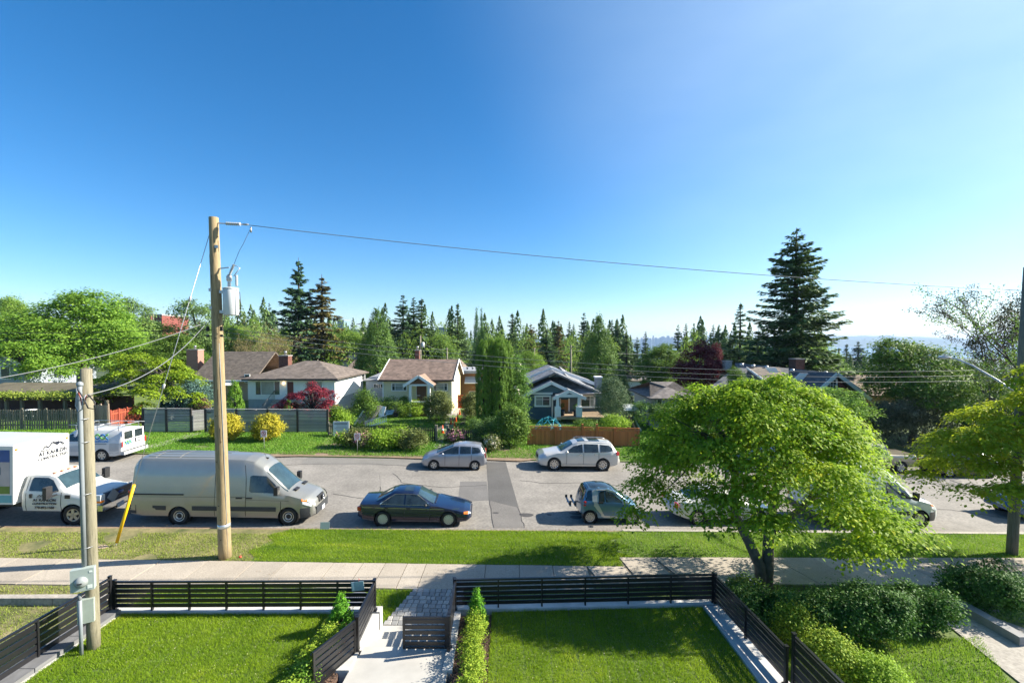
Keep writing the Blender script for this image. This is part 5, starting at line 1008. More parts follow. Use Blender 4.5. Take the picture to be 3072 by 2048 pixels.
# ---------------------------------------------------------------- cream cottage
Y = 47.0; x0, x1, _, ze = pb(1149, 1354, 1200, 1137, Y); base = SL * x0
h = thing('cottage', 'pale yellow cottage with brown gable roof and small gabled porch', 'house', ((x0 + x1) / 2, Y, base)); m_cr = bands('cream_siding', (.72, .66, .42), .19, 'Z', .72, .6, .04, 2)
MB().prism([(Y, base - .5), (Y + 8.2, base - .5), (Y + 8.2, ze), (Y + 4.1, A(1360, 1080, Y + 4.1).z - .15), (Y, ze)], x0, x1, 'yz').build('wall', m_cr, h)
zr = A(1260, 1077, Y + 4.1).z; m_r2 = roofm('warm_brown_shingles', (.18, .125, .098), .14)
gable_x(h, x0 - .4, x1 + .35, Y - .5, Y + 8.7, ze - .06, zr, m_r2); MB().box(x0 - .4, x1 + .35, Y - .6, Y - .5, ze - .17, ze - .02).build('gutter', m_gutter, h)
for sx in (x0 - .40, x1 + .35): barge(h, [(sx, Y - .55, ze - .1), (sx, Y + 4.1, zr - .04), (sx, Y + 8.75, ze - .1)], .22, .05)
window(h, (1177, 1219, 1151, 1170), Y, (.2, .78), (.72,), pane=[m_pane, m_curt, m_pane], fr=.09); window(h, (1302, 1341, 1151, 1170), Y, (.22, .78), (.72,), pane=[m_pane, m_curt, m_pane], fr=.09)
for sx in (x0, x1): MB().box(sx - .06, sx + .06, Y - .03, Y + .08, base - .3, ze - .1).build('corner_board', m_trim, h)
PY = 44.9; pl, pr, pz0, pz1 = pb(1231, 1287, 1206, 1153, PY); ap = A(1257, 1126, PY); el, er = A(1212, 1155, PY), A(1302, 1153, PY)
gable_y(h, el.x, er.x, PY - .3, Y + 2.0, el.z, ap.z, mat('porch_shingles', (.24, .16, .115), .9, .15, 3), (el.x + er.x) / 2, name='porch_roof')
barge(h, [(el.x, PY - .36, el.z - .08), ((el.x + er.x) / 2, PY - .36, ap.z - .06), (er.x, PY - .36, el.z - .08)], .26)
MB().prism([(pl - .1, pz1), (pr + .1, pz1), ((pl + pr) / 2, ap.z - .35)], PY - .05, PY, 'xz').build('porch_gable', mat('cedar_shingle', (.19, .085, .045), .85, .15, 9), h)
MB().box(pl - .15, pr + .15, PY - .1, PY + .1, pz1 - .14, pz1 + .04).build('porch_beam', m_trim, h)
for xx in (pl, pr): MB().box(xx - .13, xx + .13, PY - .12, PY + .14, base - .2, pz1 - .14).build('porch_column', m_trim, h)
MB().box(pl + .13, pr - .13, PY - .04, PY + .06, base - .2, pz0 - .02).build('porch_wall', MATS['cedar_shingle'], h); MB().box(pl + .13, pr - .13, PY - .1, PY + .12, pz0 - .02, pz0 + .08).build('porch_sill', m_trim, h)
xm = A(1266, 1180, Y).x; dr = MB().box(xm - .5, xm + .45, Y - .06, Y, base + .5, ze - .35).build('door', mat('brown_door', (.10, .045, .03), .5, .1), h); window(h, (1250, 1259, 1157, 1185), Y, pane=m_pane, fr=.05)
chimney(h, (1245, 1257, 1052, 1080), 54.5, .6, m_brick)
# ---------------------------------------------------------------- shed and cedar house behind
Y = 53.0; h = thing('shed', 'pale blue shed with grey roof between the white and cream houses', 'shed', A(1125, 1180, Y)); x0, x1, z0, z1 = pb(1098, 1162, 1180, 1139, Y)
MB().box(x0, x1, Y, Y + 5, z0 - 1.5, z1).build('wall', bands('pale_blue_siding', (.42, .50, .58), .2, 'Z', .7), h); MB().slab([(x0 - .3, Y - .3, z1), (x1 + .3, Y - .3, z1), (x1 + .3, Y + 5.3, z1 + .9), (x0 + 1.2, Y + 5.3, z1 + .9)], .12).build('roof', mat('grey_roofing', (.22, .23, .25), .8, .1), h); window(h, (1122, 1148, 1152, 1162), Y, (.25, .5, .75), pane=m_pane, fr=.05)
Y = 57.0; h = thing('garage', 'flat-roofed cedar clad building behind the cream cottage', 'building', A(1405, 1190, Y)); x0, x1, z0, z1 = pb(1374, 1470, 1215, 1119, Y); m_ced = bands('cedar_boards', (.34, .165, .075), .16, 'Z', .7, .7, .15, 5)
MB().box(x0, x1, Y, Y + 7, z0 - 2, z1).build('wall', m_ced, h); MB().box(x0 - .5, x1 + .5, Y - .7, Y + 7.5, z1, z1 + .35).build('roof', mat('grey_membrane', (.30, .31, .33), .7, .08), h)
cx0, cx1, cz0, cz1 = pb(1393, 1440, 1149, 1131, Y - 1.2); MB().slab([(cx0, Y - 1.2, cz0), (cx1, Y - 1.2, cz0), (cx1, Y, cz1), (cx0, Y, cz1)], .08).build('canopy', mat('pale_metal', (.5, .52, .52), .4, .05), h); window(h, (1408, 1436, 1174, 1182), Y, pane=m_pane, fr=.04)
for x in (1402, 1418, 1438): p = A(x, 1108, Y + 2); MB().lathe([(.12, -.3), (.12, .3), (.16, .31), (.0, .4)], 10, 'z', (p.x, Y + 2, p.z)).build('roof_vent', m_steel, h)
# ---------------------------------------------------------------- blue craftsman bungalow
Y = 45.0; h = thing('bungalow', 'dark blue craftsman bungalow with white trimmed gables and wooden front door', 'house', (A(1680, 1200, Y).x, Y, 0)); m_bl = bands('blue_siding', (.055, .115, .165), .16, 'Z', .65, .55, .06, 3); m_bg = mat('blue_panel', (.07, .15, .19), .55, .06, 3)
m_r3 = roofm('slate_shingles', (.24, .245, .26), .13); base = -.1
x0, x1, z0, z1 = pb(1578, 1656, 1250, 1186, Y); xr = A(1800, 1200, Y + 1).x
MB().box(x0, x1, Y, Y + 6, base - .6, z1 + .4).build('wall', m_bl, h); MB().box(x1 - .001, xr, Y + 1.6, Y + 12, base - .6, A(1700, 1187, Y + 1.6).z).build('wall', m_bl, h)
ap = A(1655, 1145, Y - .5); el = A(1565, 1186, Y - .5); er = A(1750, 1189, Y - .5)
gable_y(h, el.x, er.x, Y - .5, Y + 7, el.z, ap.z, m_r3, ap.x, zr2=er.z); barge(h, [(el.x, Y - .57, el.z - .12), (ap.x, Y - .57, ap.z - .1), (er.x, Y - .57, er.z - .12)], .30)
MB().prism([(x0, A(1600, 1178, Y).z), (A(1720, 1178, Y).x, A(1600, 1178, Y).z), (ap.x, ap.z - .45)], Y - .06, Y - .01, 'xz').build('gable_panel', m_bg, h)
fx0, fx1, fz0, fz1 = pb(1576, 1658, 1183, 1177, Y - .1); MB().box(fx0, fx1, Y - .12, Y - .065, fz0, fz1).build('frieze_board', m_trim, h)
window(h, (1608, 1648, 1190, 1215), Y, (.5,), (.70,), fr=.16, pane=[m_curt, m_pane])
MB().box(x1 - .05, x1 + .1, Y - .05, Y + .1, base, z1).build('corner_board', m_trim, h)
# main roof to the right
M0 = A(1657, 1109.5, Y + 4.5); M1 = A(1806, 1178, Y + .8)
b = MB(); b.slab([(M0.x, Y + .8, M0.z), (M1.x, Y + .8, M1.z), (M1.x, Y + 13, M1.z), (M0.x, Y + 13, M0.z)], .16); b.slab([(A(1540, 1160, Y + .8).x, Y + 1.4, A(1540, 1172, Y + .8).z), (M0.x - .001, Y + 1.4, M0.z), (M0.x - .001, Y + 13, M0.z), (A(1540, 1160, Y + .8).x, Y + 13, A(1540, 1172, Y + .8).z)], .16); b.build('roof', m_r3, h)
MB().slab([P_(1638, 1132, Y + 4), P_(1700, 1128, Y + 4), P_(1808, 1179, Y + .6), P_(1740, 1181, Y + .6)], .14).build('front_roof', m_r3, h)
MB().slab([P_(1700, 1127.5, Y + 4), P_(1808, 1178.5, Y + .62), tuple(A(1808, 1178.5, Y + .62) + Vector((0, 9, 0))), tuple(A(1700, 1127.5, Y + 4) + Vector((0, 8, .6)))], .14).build('side_roof', m_r3, h)
# raised clerestory gable behind
Yc = Y + 6.5; ac = A(1656, 1103, Yc); rc = A(1788, 1149, Yc); lc_ = A(1545, 1146, Yc); bk = A(1632, 1090, Yc + 5)
gable_y(h, lc_.x, rc.x, Yc, Yc + 7, lc_.z, ac.z, m_r3, ac.x, zr2=rc.z, name='upper_roof'); barge(h, [(lc_.x, Yc - .07, lc_.z - .12), (ac.x, Yc - .07, ac.z - .1), (rc.x, Yc - .07, rc.z - .12)], .36)
MB().prism([(lc_.x + .4, lc_.z - .9), (rc.x - .4, rc.z - .9), (rc.x - .4, rc.z - .22), (ac.x, ac.z - .35), (lc_.x + .4, lc_.z - .22)], Yc + .02, Yc + 6, 'xz').build('upper_wall', m_bl, h)
# small vent gable on the slope
v0 = A(1669, 1118, Y + 3.2); gable_y(h, v0.x - .85, v0.x + .85, Y + 2.6, Y + 6, v0.z - .34, v0.z + .12, m_r3, name='vent_gable', th=.08); barge(h, [(v0.x - .85, Y + 2.55, v0.z - .38), (v0.x, Y + 2.55, v0.z + .08), (v0.x + .85, Y + 2.55, v0.z - .38)], .16); MB().prism([(v0.x - .7, v0.z - .42), (v0.x + .7, v0.z - .42), (v0.x, v0.z - .02)], Y + 2.58, Y + 2.62, 'xz').build('vent_panel', m_bg, h)
# porch
Yp = Y - 1.6; pa = A(1709, 1170, Yp); pe = A(1659, 1193, Yp); pf = A(1758, 1193, Yp)
gable_y(h, pe.x, pf.x, Yp, Y + 2.5, pe.z, pa.z, m_r3, pa.x, name='porch_roof'); barge(h, [(pe.x, Yp - .07, pe.z - .1), (pa.x, Yp - .07, pa.z - .08), (pf.x, Yp - .07, pf.z - .1)], .28)
MB().prism([(pe.x + .5, pe.z - .02), (pf.x - .5, pe.z - .02), (pa.x, pa.z - .3)], Yp + .02, Yp + .06, 'xz').build('porch_gable', m_bg, h); bx0_, bx1_, bz0, bz1 = pb(1676, 1738, 1191, 1183, Yp); MB().box(bx0_ - .3, bx1_ + .3, Yp - .03, Yp + .1, bz0, bz1).build('porch_beam', m_trim, h)
fl = A(1700, 1249, Yp).z
for x in (1673, 1737):
    xx = A(x, 1200, Yp).x; MB().prism([(xx - .16, fl + .95), (xx + .16, fl + .95), (xx + .11, bz0), (xx - .11, bz0)], Yp - .08, Yp + .2, 'xz').build('porch_column', m_trim, h); MB().box(xx - .28, xx + .28, Yp - .18, Yp + .34, fl - .3, fl + .95).build('column_pier', m_trim, h)
MB().box(A(1670, 1240, Yp).x, A(1812, 1240, Yp).x, Yp - .3, Y + 1.59, fl - .22, fl).build('porch_deck', mat('deck_wood', (.34, .25, .16), .8, .15, 5), h)
dx0, dx1, dz0, dz1 = pb(1683, 1705, 1238, 1199, Y + 1.5); dr = MB().box(dx0, dx1, Y + 1.52, Y + 1.58, fl + .01, dz1).build('door', mat('oak_door', (.42, .20, .07), .45, .12, 5), h)
for k in range(2): MB().box(dx0 + .12 + k * (dx1 - dx0) / 2, dx0 - .12 + (k + 1) * (dx1 - dx0) / 2, Y + 1.49, Y + 1.519, fl + .2, dz1 - .2).build('panel', mat('oak_panel', (.36, .165, .055), .45, .12, 5), dr)
for xx in (dx0 - .14, dx1): MB().box(xx, xx + .14, Y + 1.48, Y + 1.58, fl, dz1 + .14).build('door_frame', m_trim, h)
window(h, (1744, 1781, 1189, 1219), Y + 1.6, (.7,), (.72,), fr=.16, pane=[m_pane, m_curt])
rx0, rx1 = A(1742, 1230, Yp).x, A(1808, 1230, Yp).x; MB().box(rx0, rx1, Yp - .2, Yp - .12, fl + .9, fl + .97).build('railing_cap', m_trim, h)
for k in range(26): piece('baluster', m_blk, (rx0 + (rx1 - rx0) * (k + .5) / 26, Yp - .16, fl + .47), (.025, .025, .86), h)
c_ = MB().box(*[A(x, 1150, Y + 3).x for x in (1788, 1806)], Y + 3, Y + 4, -1, A(1797, 1133, Y + 3).z).build('chimney', mat('grey_stone', (.26, .27, .28), .9, .2, 5, bump=.4, bscale=8), h); MB().box(A(1786, 1130, Y + 3).x, A(1808, 1130, Y + 3).x, Y + 2.9, Y + 4.1, A(1797, 1133, Y + 3).z, A(1797, 1131, Y + 3).z + .05).build('cap', m_trim, c_)
for x in (1687, 1727):
    p = A(x, 1247, Yp + .4); t = thing('planter', 'dark tall planter with clipped green plant beside the oak door, ' + ('left of it' if x < 1700 else 'right of it'), 'planter', (p.x, Yp + .4, fl)); MB().lathe([(.19, .0), (.26, .6), (.22, .6), (.2, .5), (0, .5)], 4, 'z').build('pot', m_dark, t, True); r_ = np.random.default_rng(x); me, _ = leafcloud('plant', r_, [(0, 0, .85, .2, .2, .35)], 20, 300, .09, .08, leafmat('planter_leaf', (.02, .07, .015), (.06, .16, .03)) if 'planter_leaf' not in MATS else MATS['planter_leaf']); link('foliage', me, t, True)
# ---------------------------------------------------------------- dark roofed craftsman on the right
Y = 44.0; h = thing('craftsman_house', 'large dark shingled house with skylights and red gable above the maple', 'house', (A(2420, 1200, Y).x, Y, -1.0)); m_r4 = roofm('charcoal_shingles', (.10, .105, .115), .15); m_rd = mat('dark_red_wall', (.09, .025, .018), .8, .1, 3)
P = lambda x, y, Yd: tuple(A(x, y, Yd))
b = MB(); b.slab([P(2245, 1200, Y), P(2520, 1200, Y), P(2512, 1119, Y + 4.5), P(2205, 1088, Y + 9)], .2); b.slab([P(2205, 1088, Y + 9), P(2512, 1119, Y + 4.5), P(2500, 1150, Y + 12), P(2200, 1130, Y + 14)], .2); b.build('roof', m_r4, h)
b = MB(); b.slab([P(2130, 1160, Y + 4), P(2260, 1190, Y + 1), P(2300, 1098, Y + 8), P(2200, 1105, Y + 10)], .2); b.build('roof', m_r4, h)
MB().box(A(2160, 1200, Y + 2).x, A(2500, 1200, Y + 2).x, Y + 1.5, Y + 9, -1.6, A(2300, 1190, Y).z).build('wall', m_rd, h)
g0 = A(2511, 1119, Y - 1); gl = A(2462, 1160, Y - 1); gr = A(2612, 1197, Y - 1); gl2 = A(2425, 1192, Y - 1)
gable_y(h, gl2.x, gr.x, Y - 1, Y + 8, gr.z + .08, g0.z, m_r4, g0.x, name='gable_roof'); barge(h, [(gl2.x, Y - 1.1, gr.z), (g0.x, Y - 1.1, g0.z - .08), (gr.x, Y - 1.1, gr.z - .05)], .34); MB().prism([(gl2.x + .3, -1.5), (gr.x - .3, -1.5), (gr.x - .3, gr.z - .2), (g0.x, g0.z - .35), (gl2.x + .3, gr.z - .15)], Y - .6, Y + 6, 'xz').build('gable_wall', m_rd, h)
window(h, (2481, 2508, 1140, 1168), Y - .6, (.33, .66), (.5,), fr=.12, pane=m_pane)
b = MB(); b.slab([P(2296, 1141, Y + 1.5), P(2358, 1140, Y + 1.5), P(2338, 1101, Y + 6), P(2243, 1101, Y + 6)], .2); b.slab([P(2296, 1141, Y + 1.5), P(2243, 1101, Y + 6), P(2240, 1130, Y + 6.2), P(2280, 1165, Y + 1.8)], .2); b.build('dormer_roof', roofm('taupe_shingles', (.16, .13, .105), .15), h); barge(h, [P(2240, 1103, Y + 5.9), P(2297, 1144, Y + 1.4), P(2362, 1142, Y + 1.4)], .2)
for px in ([(2292, 1104), (2322, 1103), (2333, 1117), (2306, 1119)], [(2397, 1120), (2420, 1121), (2402, 1142), (2376, 1140)]):
    q = [A(x, y, Y + 3.4 if px[0][0] < 2300 else Y + 2.6) + Vector((0, -.1, .05)) for x, y in px]; sk = MB().slab(q, .14).build('skylight', m_trim, h); cc = sum(q, Vector()) / 4; MB().slab([cc + (p_ - cc) * .8 + Vector((0, -.05, .04)) for p_ in q], .03).build('pane', mat('sky_glass', (.2, .28, .32), .05, .1, spec=.9), sk)
for (x, y) in ((2222, 1093), (2256, 1097), (2373, 1110), (2473, 1117), (2296, 1100)): p = A(x, y, Y + 6 if x < 2360 else Y + 4); MB().lathe([(.22, -.15), (.2, .12), (.0, .17)], 10, 'z', tuple(p + Vector((0, -.2, 0)))).build('roof_vent', m_steel, h)
chimney(h, (2387, 2414, 1078, 1108), Y + 8, 1.3, m_brick, False); chimney(h, (2177, 2196, 1084, 1108), Y + 9, .9, MATS['grey_stone'], False)
h = thing('house', 'brown roofed house glimpsed behind the red gable on the right', 'house', (A(2640, 1180, 50).x, 50, -1.6)); x0, x1, z0, z1 = pb(2575, 2720, 1195, 1130, 50); gable_x(h, x0, x1, 48, 58, z0 + .6, z1, roofm('tan_shingles', (.19, .135, .095), .16)); MB().box(x0 + .4, x1 - .4, 48.5, 57.5, -2, z0 + .5).build('wall', mat('ochre_wall', (.40, .28, .12), .8, .1), h)
h = thing('cottage', 'small white house with dark roof just left of the maple crown', 'house', (A(1970, 1200, 42).x, 42, -.5)); x0, x1, z0, z1 = pb(1964, 2080, 1225, 1192, 42); MB().box(x0, x1, 42, 49, -1, z1).build('wall', mat('grey_stucco', (.42, .42, .41), .85, .08, 2), h); hip(h, x0 - .6, x1 + .6, 41.4, 49.6, z1, x0 + 3, x1 - 3, 45.5, z1 + 1.15, roofm('plum_shingles', (.15, .13, .12), .16)); window(h, (1972, 1985, 1198, 1212), 42, pane=m_pane)
for (xa, xb, yt, ye, Yd, lb, col) in ((1872, 1930, 1108, 1142, 78, 'distant grey hip roof left of the wine red tree', (.22, .19, .16)), (1912, 1955, 1118, 1140, 84, 'pale distant roof peeping behind the grey hip roof', (.34, .32, .29)), (1330, 1392, 1080, 1112, 66, 'brown roof strip showing right of the cottage ridge', (.17, .13, .10)), (1030, 1075, 1082, 1112, 66, 'brown roof edge showing behind the bungalow ridge by the cedar', (.15, .12, .10)), (1020, 1060, 1062, 1082, 90, 'small pale gable between the brown spruce and the cedar', (.3, .27, .24))):
    x0, x1, z0, z1 = pb(xa, xb, ye, yt, Yd); h = thing('house', lb, 'house', ((x0 + x1) / 2, Yd, z0 - 3)); hip(h, x0, x1, Yd, Yd + 7, z0, (x0 + x1) / 2 - .6, (x0 + x1) / 2 + .6, Yd + 3.5, z1, mat('roof_' + lb[:9].replace(' ', '_'), col, .9, .15, 2)); MB().box(x0 + .3, x1 - .3, Yd + .3, Yd + 6.7, z0 - 4, z0 - .02).build('wall', m_stuc, h)
# far left grey house and the red-trimmed one above it
Y = 46; h = thing('house', 'grey gabled house at the left edge behind the leafy trees', 'house', (A(10, 1150, Y).x, Y, 1.5)); x0, x1, z0, z1 = pb(-140, 75, 1230, 1090, Y); MB().box(x0, x1, Y, Y + 8, 0, z1).build('wall', bands('slate_siding', (.30, .34, .40), .2, 'Z', .7), h); gable_y(h, x0 - .5, x1 + .5, Y - .6, Y + 8.5, z1 - .1, A(-20, 1025, Y).z, roofm('dark_grey_shingles', (.10, .11, .13), .16)); barge(h, [(x0 - .5, Y - .66, z1 - .2), ((x0 + x1) / 2, Y - .66, A(-20, 1025, Y).z - .1), (x1 + .5, Y - .66, z1 - .2)], .3); MB().prism([(x0, z1), (x1, z1), ((x0 + x1) / 2, A(-20, 1033, Y).z)], Y, Y + .1, 'xz').build('gable_wall', MATS['slate_siding'], h); window(h, (5, 30, 1100, 1135), Y, pane=m_pane)
Y = 75; h = thing('house', 'low house with dark red fascia above the grey gable at the left edge', 'house', (A(10, 1010, Y).x, Y, 3)); x0, x1, z0, z1 = pb(-60, 45, 1035, 990, Y); MB().box(x0, x1, Y, Y + 8, z0 - 4, z1).build('wall', mat('dark_red_board', (.16, .03, .03), .7, .1), h); MB().box(x0 - .6, x1 + .6, Y - .8, Y + 8.6, z1, z1 + .3).build('roof', mat('brown_flat_roof', (.2, .13, .1), .8, .1), h); MB().box(x0 - .2, x1 + .4, Y - .9, Y - .8, z0, z0 + .7).build('balcony_rail', mat('tan_board', (.35, .27, .2), .8, .1), h)
# ================================================================== FENCES ACROSS THE ROAD
def line(px0, px1, dz=.06): a = G(*px0, dz); b = G(*px1, dz); return a, b
m_gw = [mat('grey_weathered_%d' % k, c, .85, .18, 3, bump=.1, bscale=20) for k, c in enumerate([(.27, .265, .26), (.32, .315, .305), (.23, .225, .225)])]
m_post = mat('dark_stained_post', (.045, .035, .03), .8, .2, 5); rr = random.Random(8)
# grey slat fence with its gate
P0, P1 = G(430, 1297, .06), G(985, 1297, .06); d = (P1 - P0); ln = d.length; d.normalize(); rz = math.atan2(d.y, d.x)
gf = thing('slat_privacy_fence', 'grey weathered horizontal slat fence with dark posts in front of the white bungalow', 'fence', P0)
posts = [430, 500, 574, 617, 710, 804, 893, 983]; HF = 1.8
def onl(px): r_ = ray(px, 1280); t = None; k = (P0.x * d.y - P0.y * d.x) / (r_.x * d.y - r_.y * d.x); return Vector((r_.x * k, r_.y * k, 0))
for x in posts: p = onl(x); piece('post', m_post, (p.x, p.y, SL * p.x + .06 + .93), (.14, .14, 1.9), gf, rz)
ns = 14
for xa, xb in zip(posts, posts[1:]):
    if xa == 574: continue
    a, b = onl(xa), onl(xb); mid = (a + b) / 2; w_ = (b - a).length - .14
    for k in range(ns): piece('slat', m_gw[rr.randrange(3)], (mid.x, mid.y - .0, SL * mid.x + .14 + k * .122 + .05), (w_, .025, .108 if xa != 500 else .09), gf, rot=(0, math.atan(-SL) * 1, rz))
    piece('cap_board', m_gw[1], (mid.x, mid.y, SL * mid.x + 1.90), (w_ + .13, .16, .04), gf, rot=(0, math.atan(-SL), rz))
gt = thing('garden_gate', 'grey slat gate standing open in the weathered privacy fence', 'gate', (onl(576).x, onl(576).y, SL * onl(576).x), rz + .55)
gl_ = (onl(617) - onl(574)).length * .95
for k in range(13): piece('slat', m_gw[rr.randrange(3)], (gl_ / 2, 0, .25 + k * .122), (gl_, .025, .105), gt, local=True)
for x in (.05, gl_ - .05): piece('stile', m_post, (x, .03, 1.0), (.07, .05, 1.7), gt, local=True)
p = onl(628); text('house_number', '207', .26, m_blk, gf, Matrix.Translation((p.x - P0.x, p.y - .03 - P0.y, SL * p.x + 1.62 - P0.z)) @ Matrix.Rotation(R(90), 4, 'X'), .01)
# picket fences
def picket(label, px0, px1, Hh, m, gapw, pw, name='picket_fence', posts_=4, group=None, top='flat', dz=.06):
    a, b = G(*px0, dz), G(*px1, dz); d = b - a; L_ = math.hypot(d.x, d.y); rz = math.atan2(d.y, d.x); t = thing(name, label, 'fence', a, 0, group); n = int(L_ / (pw + gapw))
    for k in range(n):
        q = a + d * ((k + .5) / n); hh_ = Hh * rr.uniform(.97, 1.02); piece('picket', m[rr.randrange(len(m))], (q.x, q.y, SL * q.x + dz + hh_ / 2), (pw, .02, hh_), t, rot=(rr.uniform(-.01, .01), rr.uniform(-.012, .012), rz))
    for f in (.25, .8): q = (a + b) / 2; piece('rail', m[0], (q.x, q.y + .035, SL * q.x + dz + Hh * f), (L_, .04, .09), t, rot=(0, math.atan2(-(b.z - a.z), L_), rz))
    for k in range(posts_ + 1): q = a + d * (k / posts_); piece('post', m[-1], (q.x, q.y + .06, SL * q.x + dz + Hh * .53), (.11, .11, Hh * 1.06), t, rz)
    return t
m_pk = [mat('old_cedar_%d' % k, c, .9, .25, 4) for k, c in enumerate([(.15, .135, .10), (.19, .165, .12), (.12, .115, .085)])]
picket('weathered grey brown picket fence behind the white cargo van', (-160, 1292), (278, 1288), 1.55, m_pk, .05, .10, posts_=6); picket('lighter brown board fence section right of the meter pole', (279, 1286), (324, 1286), 1.85, [mat('tan_board_a', (.30, .23, .17), .85, .15, 4), mat('tan_board_b', (.25, .19, .14), .85, .15, 4)], .015, .13, posts_=2)
picket('red stained picket fence beside the driveway', (330, 1284), (425, 1262), 1.35, [mat('red_stain_a', (.34, .07, .03), .8, .15, 4), mat('red_stain_b', (.27, .05, .025), .8, .15, 4)], .045, .10, posts_=4)
m_db = [mat('dark_brown_%d' % k, c, .85, .2, 4) for k, c in enumerate([(.055, .042, .036), (.075, .055, .045), (.045, .036, .03)])]
picket('dark brown picket fence behind the flowering shrubs', (1052, 1319), (1306, 1323), 1.02, m_db, .05, .085, posts_=3); picket('dark brown picket fence section beside the clipped dark hedge', (1347, 1326), (1430, 1330), 1.0, m_db, .05, .085, posts_=2); picket('low old picket fence section beside the notice board', (985, 1306), (1003, 1310), 1.0, m_pk, .05, .085, posts_=1)
t = thing('iron_gate', 'narrow open metal garden gate beside the orange cone', 'gate', G(1312, 1320, .06), R(75))
for k in range(7): MB().tube([(.1 + k * .13, 0, .05), (.1 + k * .13, 0, 1.0)], .012, 5).build('bar', m_blk, t, True)
for z in (.1, .98): MB().bar((.03, 0, z), (.95, 0, z), .03, .03).build('rail', m_blk, t, True)
for x, lb in ((1309, 'pale wooden gate post at the end of the dark picket fence'), (1343, 'wooden gate post on the path\'s right beside the pink rhododendron')):
    p = G(x, 1324, .06); t = thing('gate_post', lb, 'post', p); piece('shaft', m_pk[1], (0, 0, .6), (.15, .15, 1.2), t, local=True); piece('cap', m_pk[1], (0, 0, 1.22), (.19, .19, .05), t, local=True)
# brown lattice-top fence
m_bf = [mat('cedar_stain_%d' % k, c, .75, .2, 4, bump=.1, bscale=18) for k, c in enumerate([(.44, .13, .038), (.50, .15, .045), (.38, .11, .032)])]
a, b = G(1584, 1334, .06), G(1915, 1340, .06); d = b - a; L_ = math.hypot(d.x, d.y); rz = math.atan2(d.y, d.x)
t = thing('lattice_fence', 'brown stained board fence with square lattice top behind the pearl crossover', 'fence', a); n = int(L_ / .15)
for k in range(n): q = a + d * ((k + .5) / n); piece('board', m_bf[rr.randrange(3)], (q.x, q.y, SL * q.x + .06 + .56), (L_ / n - .008, .022, 1.12), t, rot=(0, 0, rz))
pk = [0, .245, .49, .62, .78, 1.0]
for f in pk: q = a + d * f; piece('post', m_bf[0], (q.x, q.y - .03, SL * q.x + .06 + (.84 if f in (.49, .62) else .72)), (.14, .14, 1.68 if f in (.49, .62) else 1.46), t, rz)
for z in (1.16, 1.42): q = a + d * .5; piece('rail', m_bf[1], (q.x, q.y - .012, SL * q.x + .06 + z), (L_, .05, .06), t, rot=(0, math.atan(-SL), rz))
lt = MB(); nn = int(L_ / .12)
for k in range(nn): q = a + d * ((k + .5) / nn); lt.box(q.x - .018, q.x + .018, q.y - .006, q.y + .006, SL * q.x + 1.25, SL * q.x + 1.45)
for z in (1.30, 1.37): lt.bar((a.x, a.y + .012, SL * a.x + z), (b.x, b.y + .012, SL * b.x + z), .012, .03)
o = lt.build('lattice', m_bf[1], t); o['kind'] = 'stuff'
# ================================================================== SMALL THINGS ACROSS THE ROAD
def noparking(px, label):
    p = G(*px, .06); t = thing('no_parking_sign', label, 'sign', p); MB().tube([(0, .02, -.1), (0, .02, 1.25)], .022, 6).build('post', m_steel, t, True)
    MB().box(-.2, .2, -.012, .0, .82, 1.28).build('plate', mat('sign_white', (.72, .70, .68), .5, .04), t, True)
    rd = mat('sign_red', (.6, .05, .05), .5, .05); MB().lathe([(.15, 0), (.15, .006), (.115, .006), (.115, 0), (.15, 0)], 24, 'y', (0, -.020, 1.08), cap=False).build('red_ring', rd, t, True); MB().bar((-.09, -.018, 1.17), (.09, -.018, .99), .008, .03, (0, 0, 1)).build('red_slash', rd, t, True)
    text('lettering', 'P', .2, m_navyink, t, frame((0, -.013, 1.08), (1, 0, 0), (0, 0, 1)), .002); MB().box(-.14, .14, -.016, -.012, .85, .88).build('red_arrow', rd, t, True)
noparking((792, 1347), 'small no parking sign in front of the second golden shrub'); noparking((1072, 1356), 'small no parking sign in front of the pink rhododendrons')
p = G(1024, 1311, .06); t = thing('notice_board', 'white development notice board with lines of print leaning by the hedge', 'notice', p, R(2)); MB().box(-.6, .6, -.02, .02, .12, 1.22).build('board', mat('notice_white', (.62, .66, .70), .6, .04), t, True); piece('post', m_pk[1], (-.55, .05, .6), (.09, .09, 1.3), t, local=True); piece('post', m_pk[1], (.55, .05, .6), (.09, .09, 1.3), t, local=True)
for k in range(9): piece('print_line', m_navyink, (rr.uniform(-.03, .03), -.022, 1.12 - k * .105), (1.0 - .35 * rr.random() * (k > 1), .003, .045 if k < 2 else .022), t, local=True)
m_or = mat('cone_orange', (.85, .11, .02), .5, .06)
for i, (x, y, s_, lb) in enumerate(((1328, 1299, .9, 'orange traffic cone with white collar standing in the garden gate opening'), (1353, 1272, .75, 'orange cone on the path, nearest on its left edge behind the gate'), (1363, 1279, .75, 'orange cone at the near end of the row along the dark trench'), (1368, 1265, .7, 'second orange cone of the row along the trench'), (1373, 1254, .7, 'third orange cone of the row along the trench'), (1379, 1243, .7, 'farthest orange cone of the row along the trench'))):
    t = thing('traffic_cone', lb, 'cone', G(x, y, .08), group='orange traffic cones on the garden path'); MB().box(-.17 * s_, .17 * s_, -.17 * s_, .17 * s_, 0, .03).build('base', m_or, t, True); MB().lathe([(.13 * s_, .03), (.03 * s_, .75 * s_)], 14, 'z').build('body', m_or, t, True)
    if i == 0: MB().lathe([(.105, .22), (.079, .38)], 14, 'z').build('collar', m_trim, t, True)
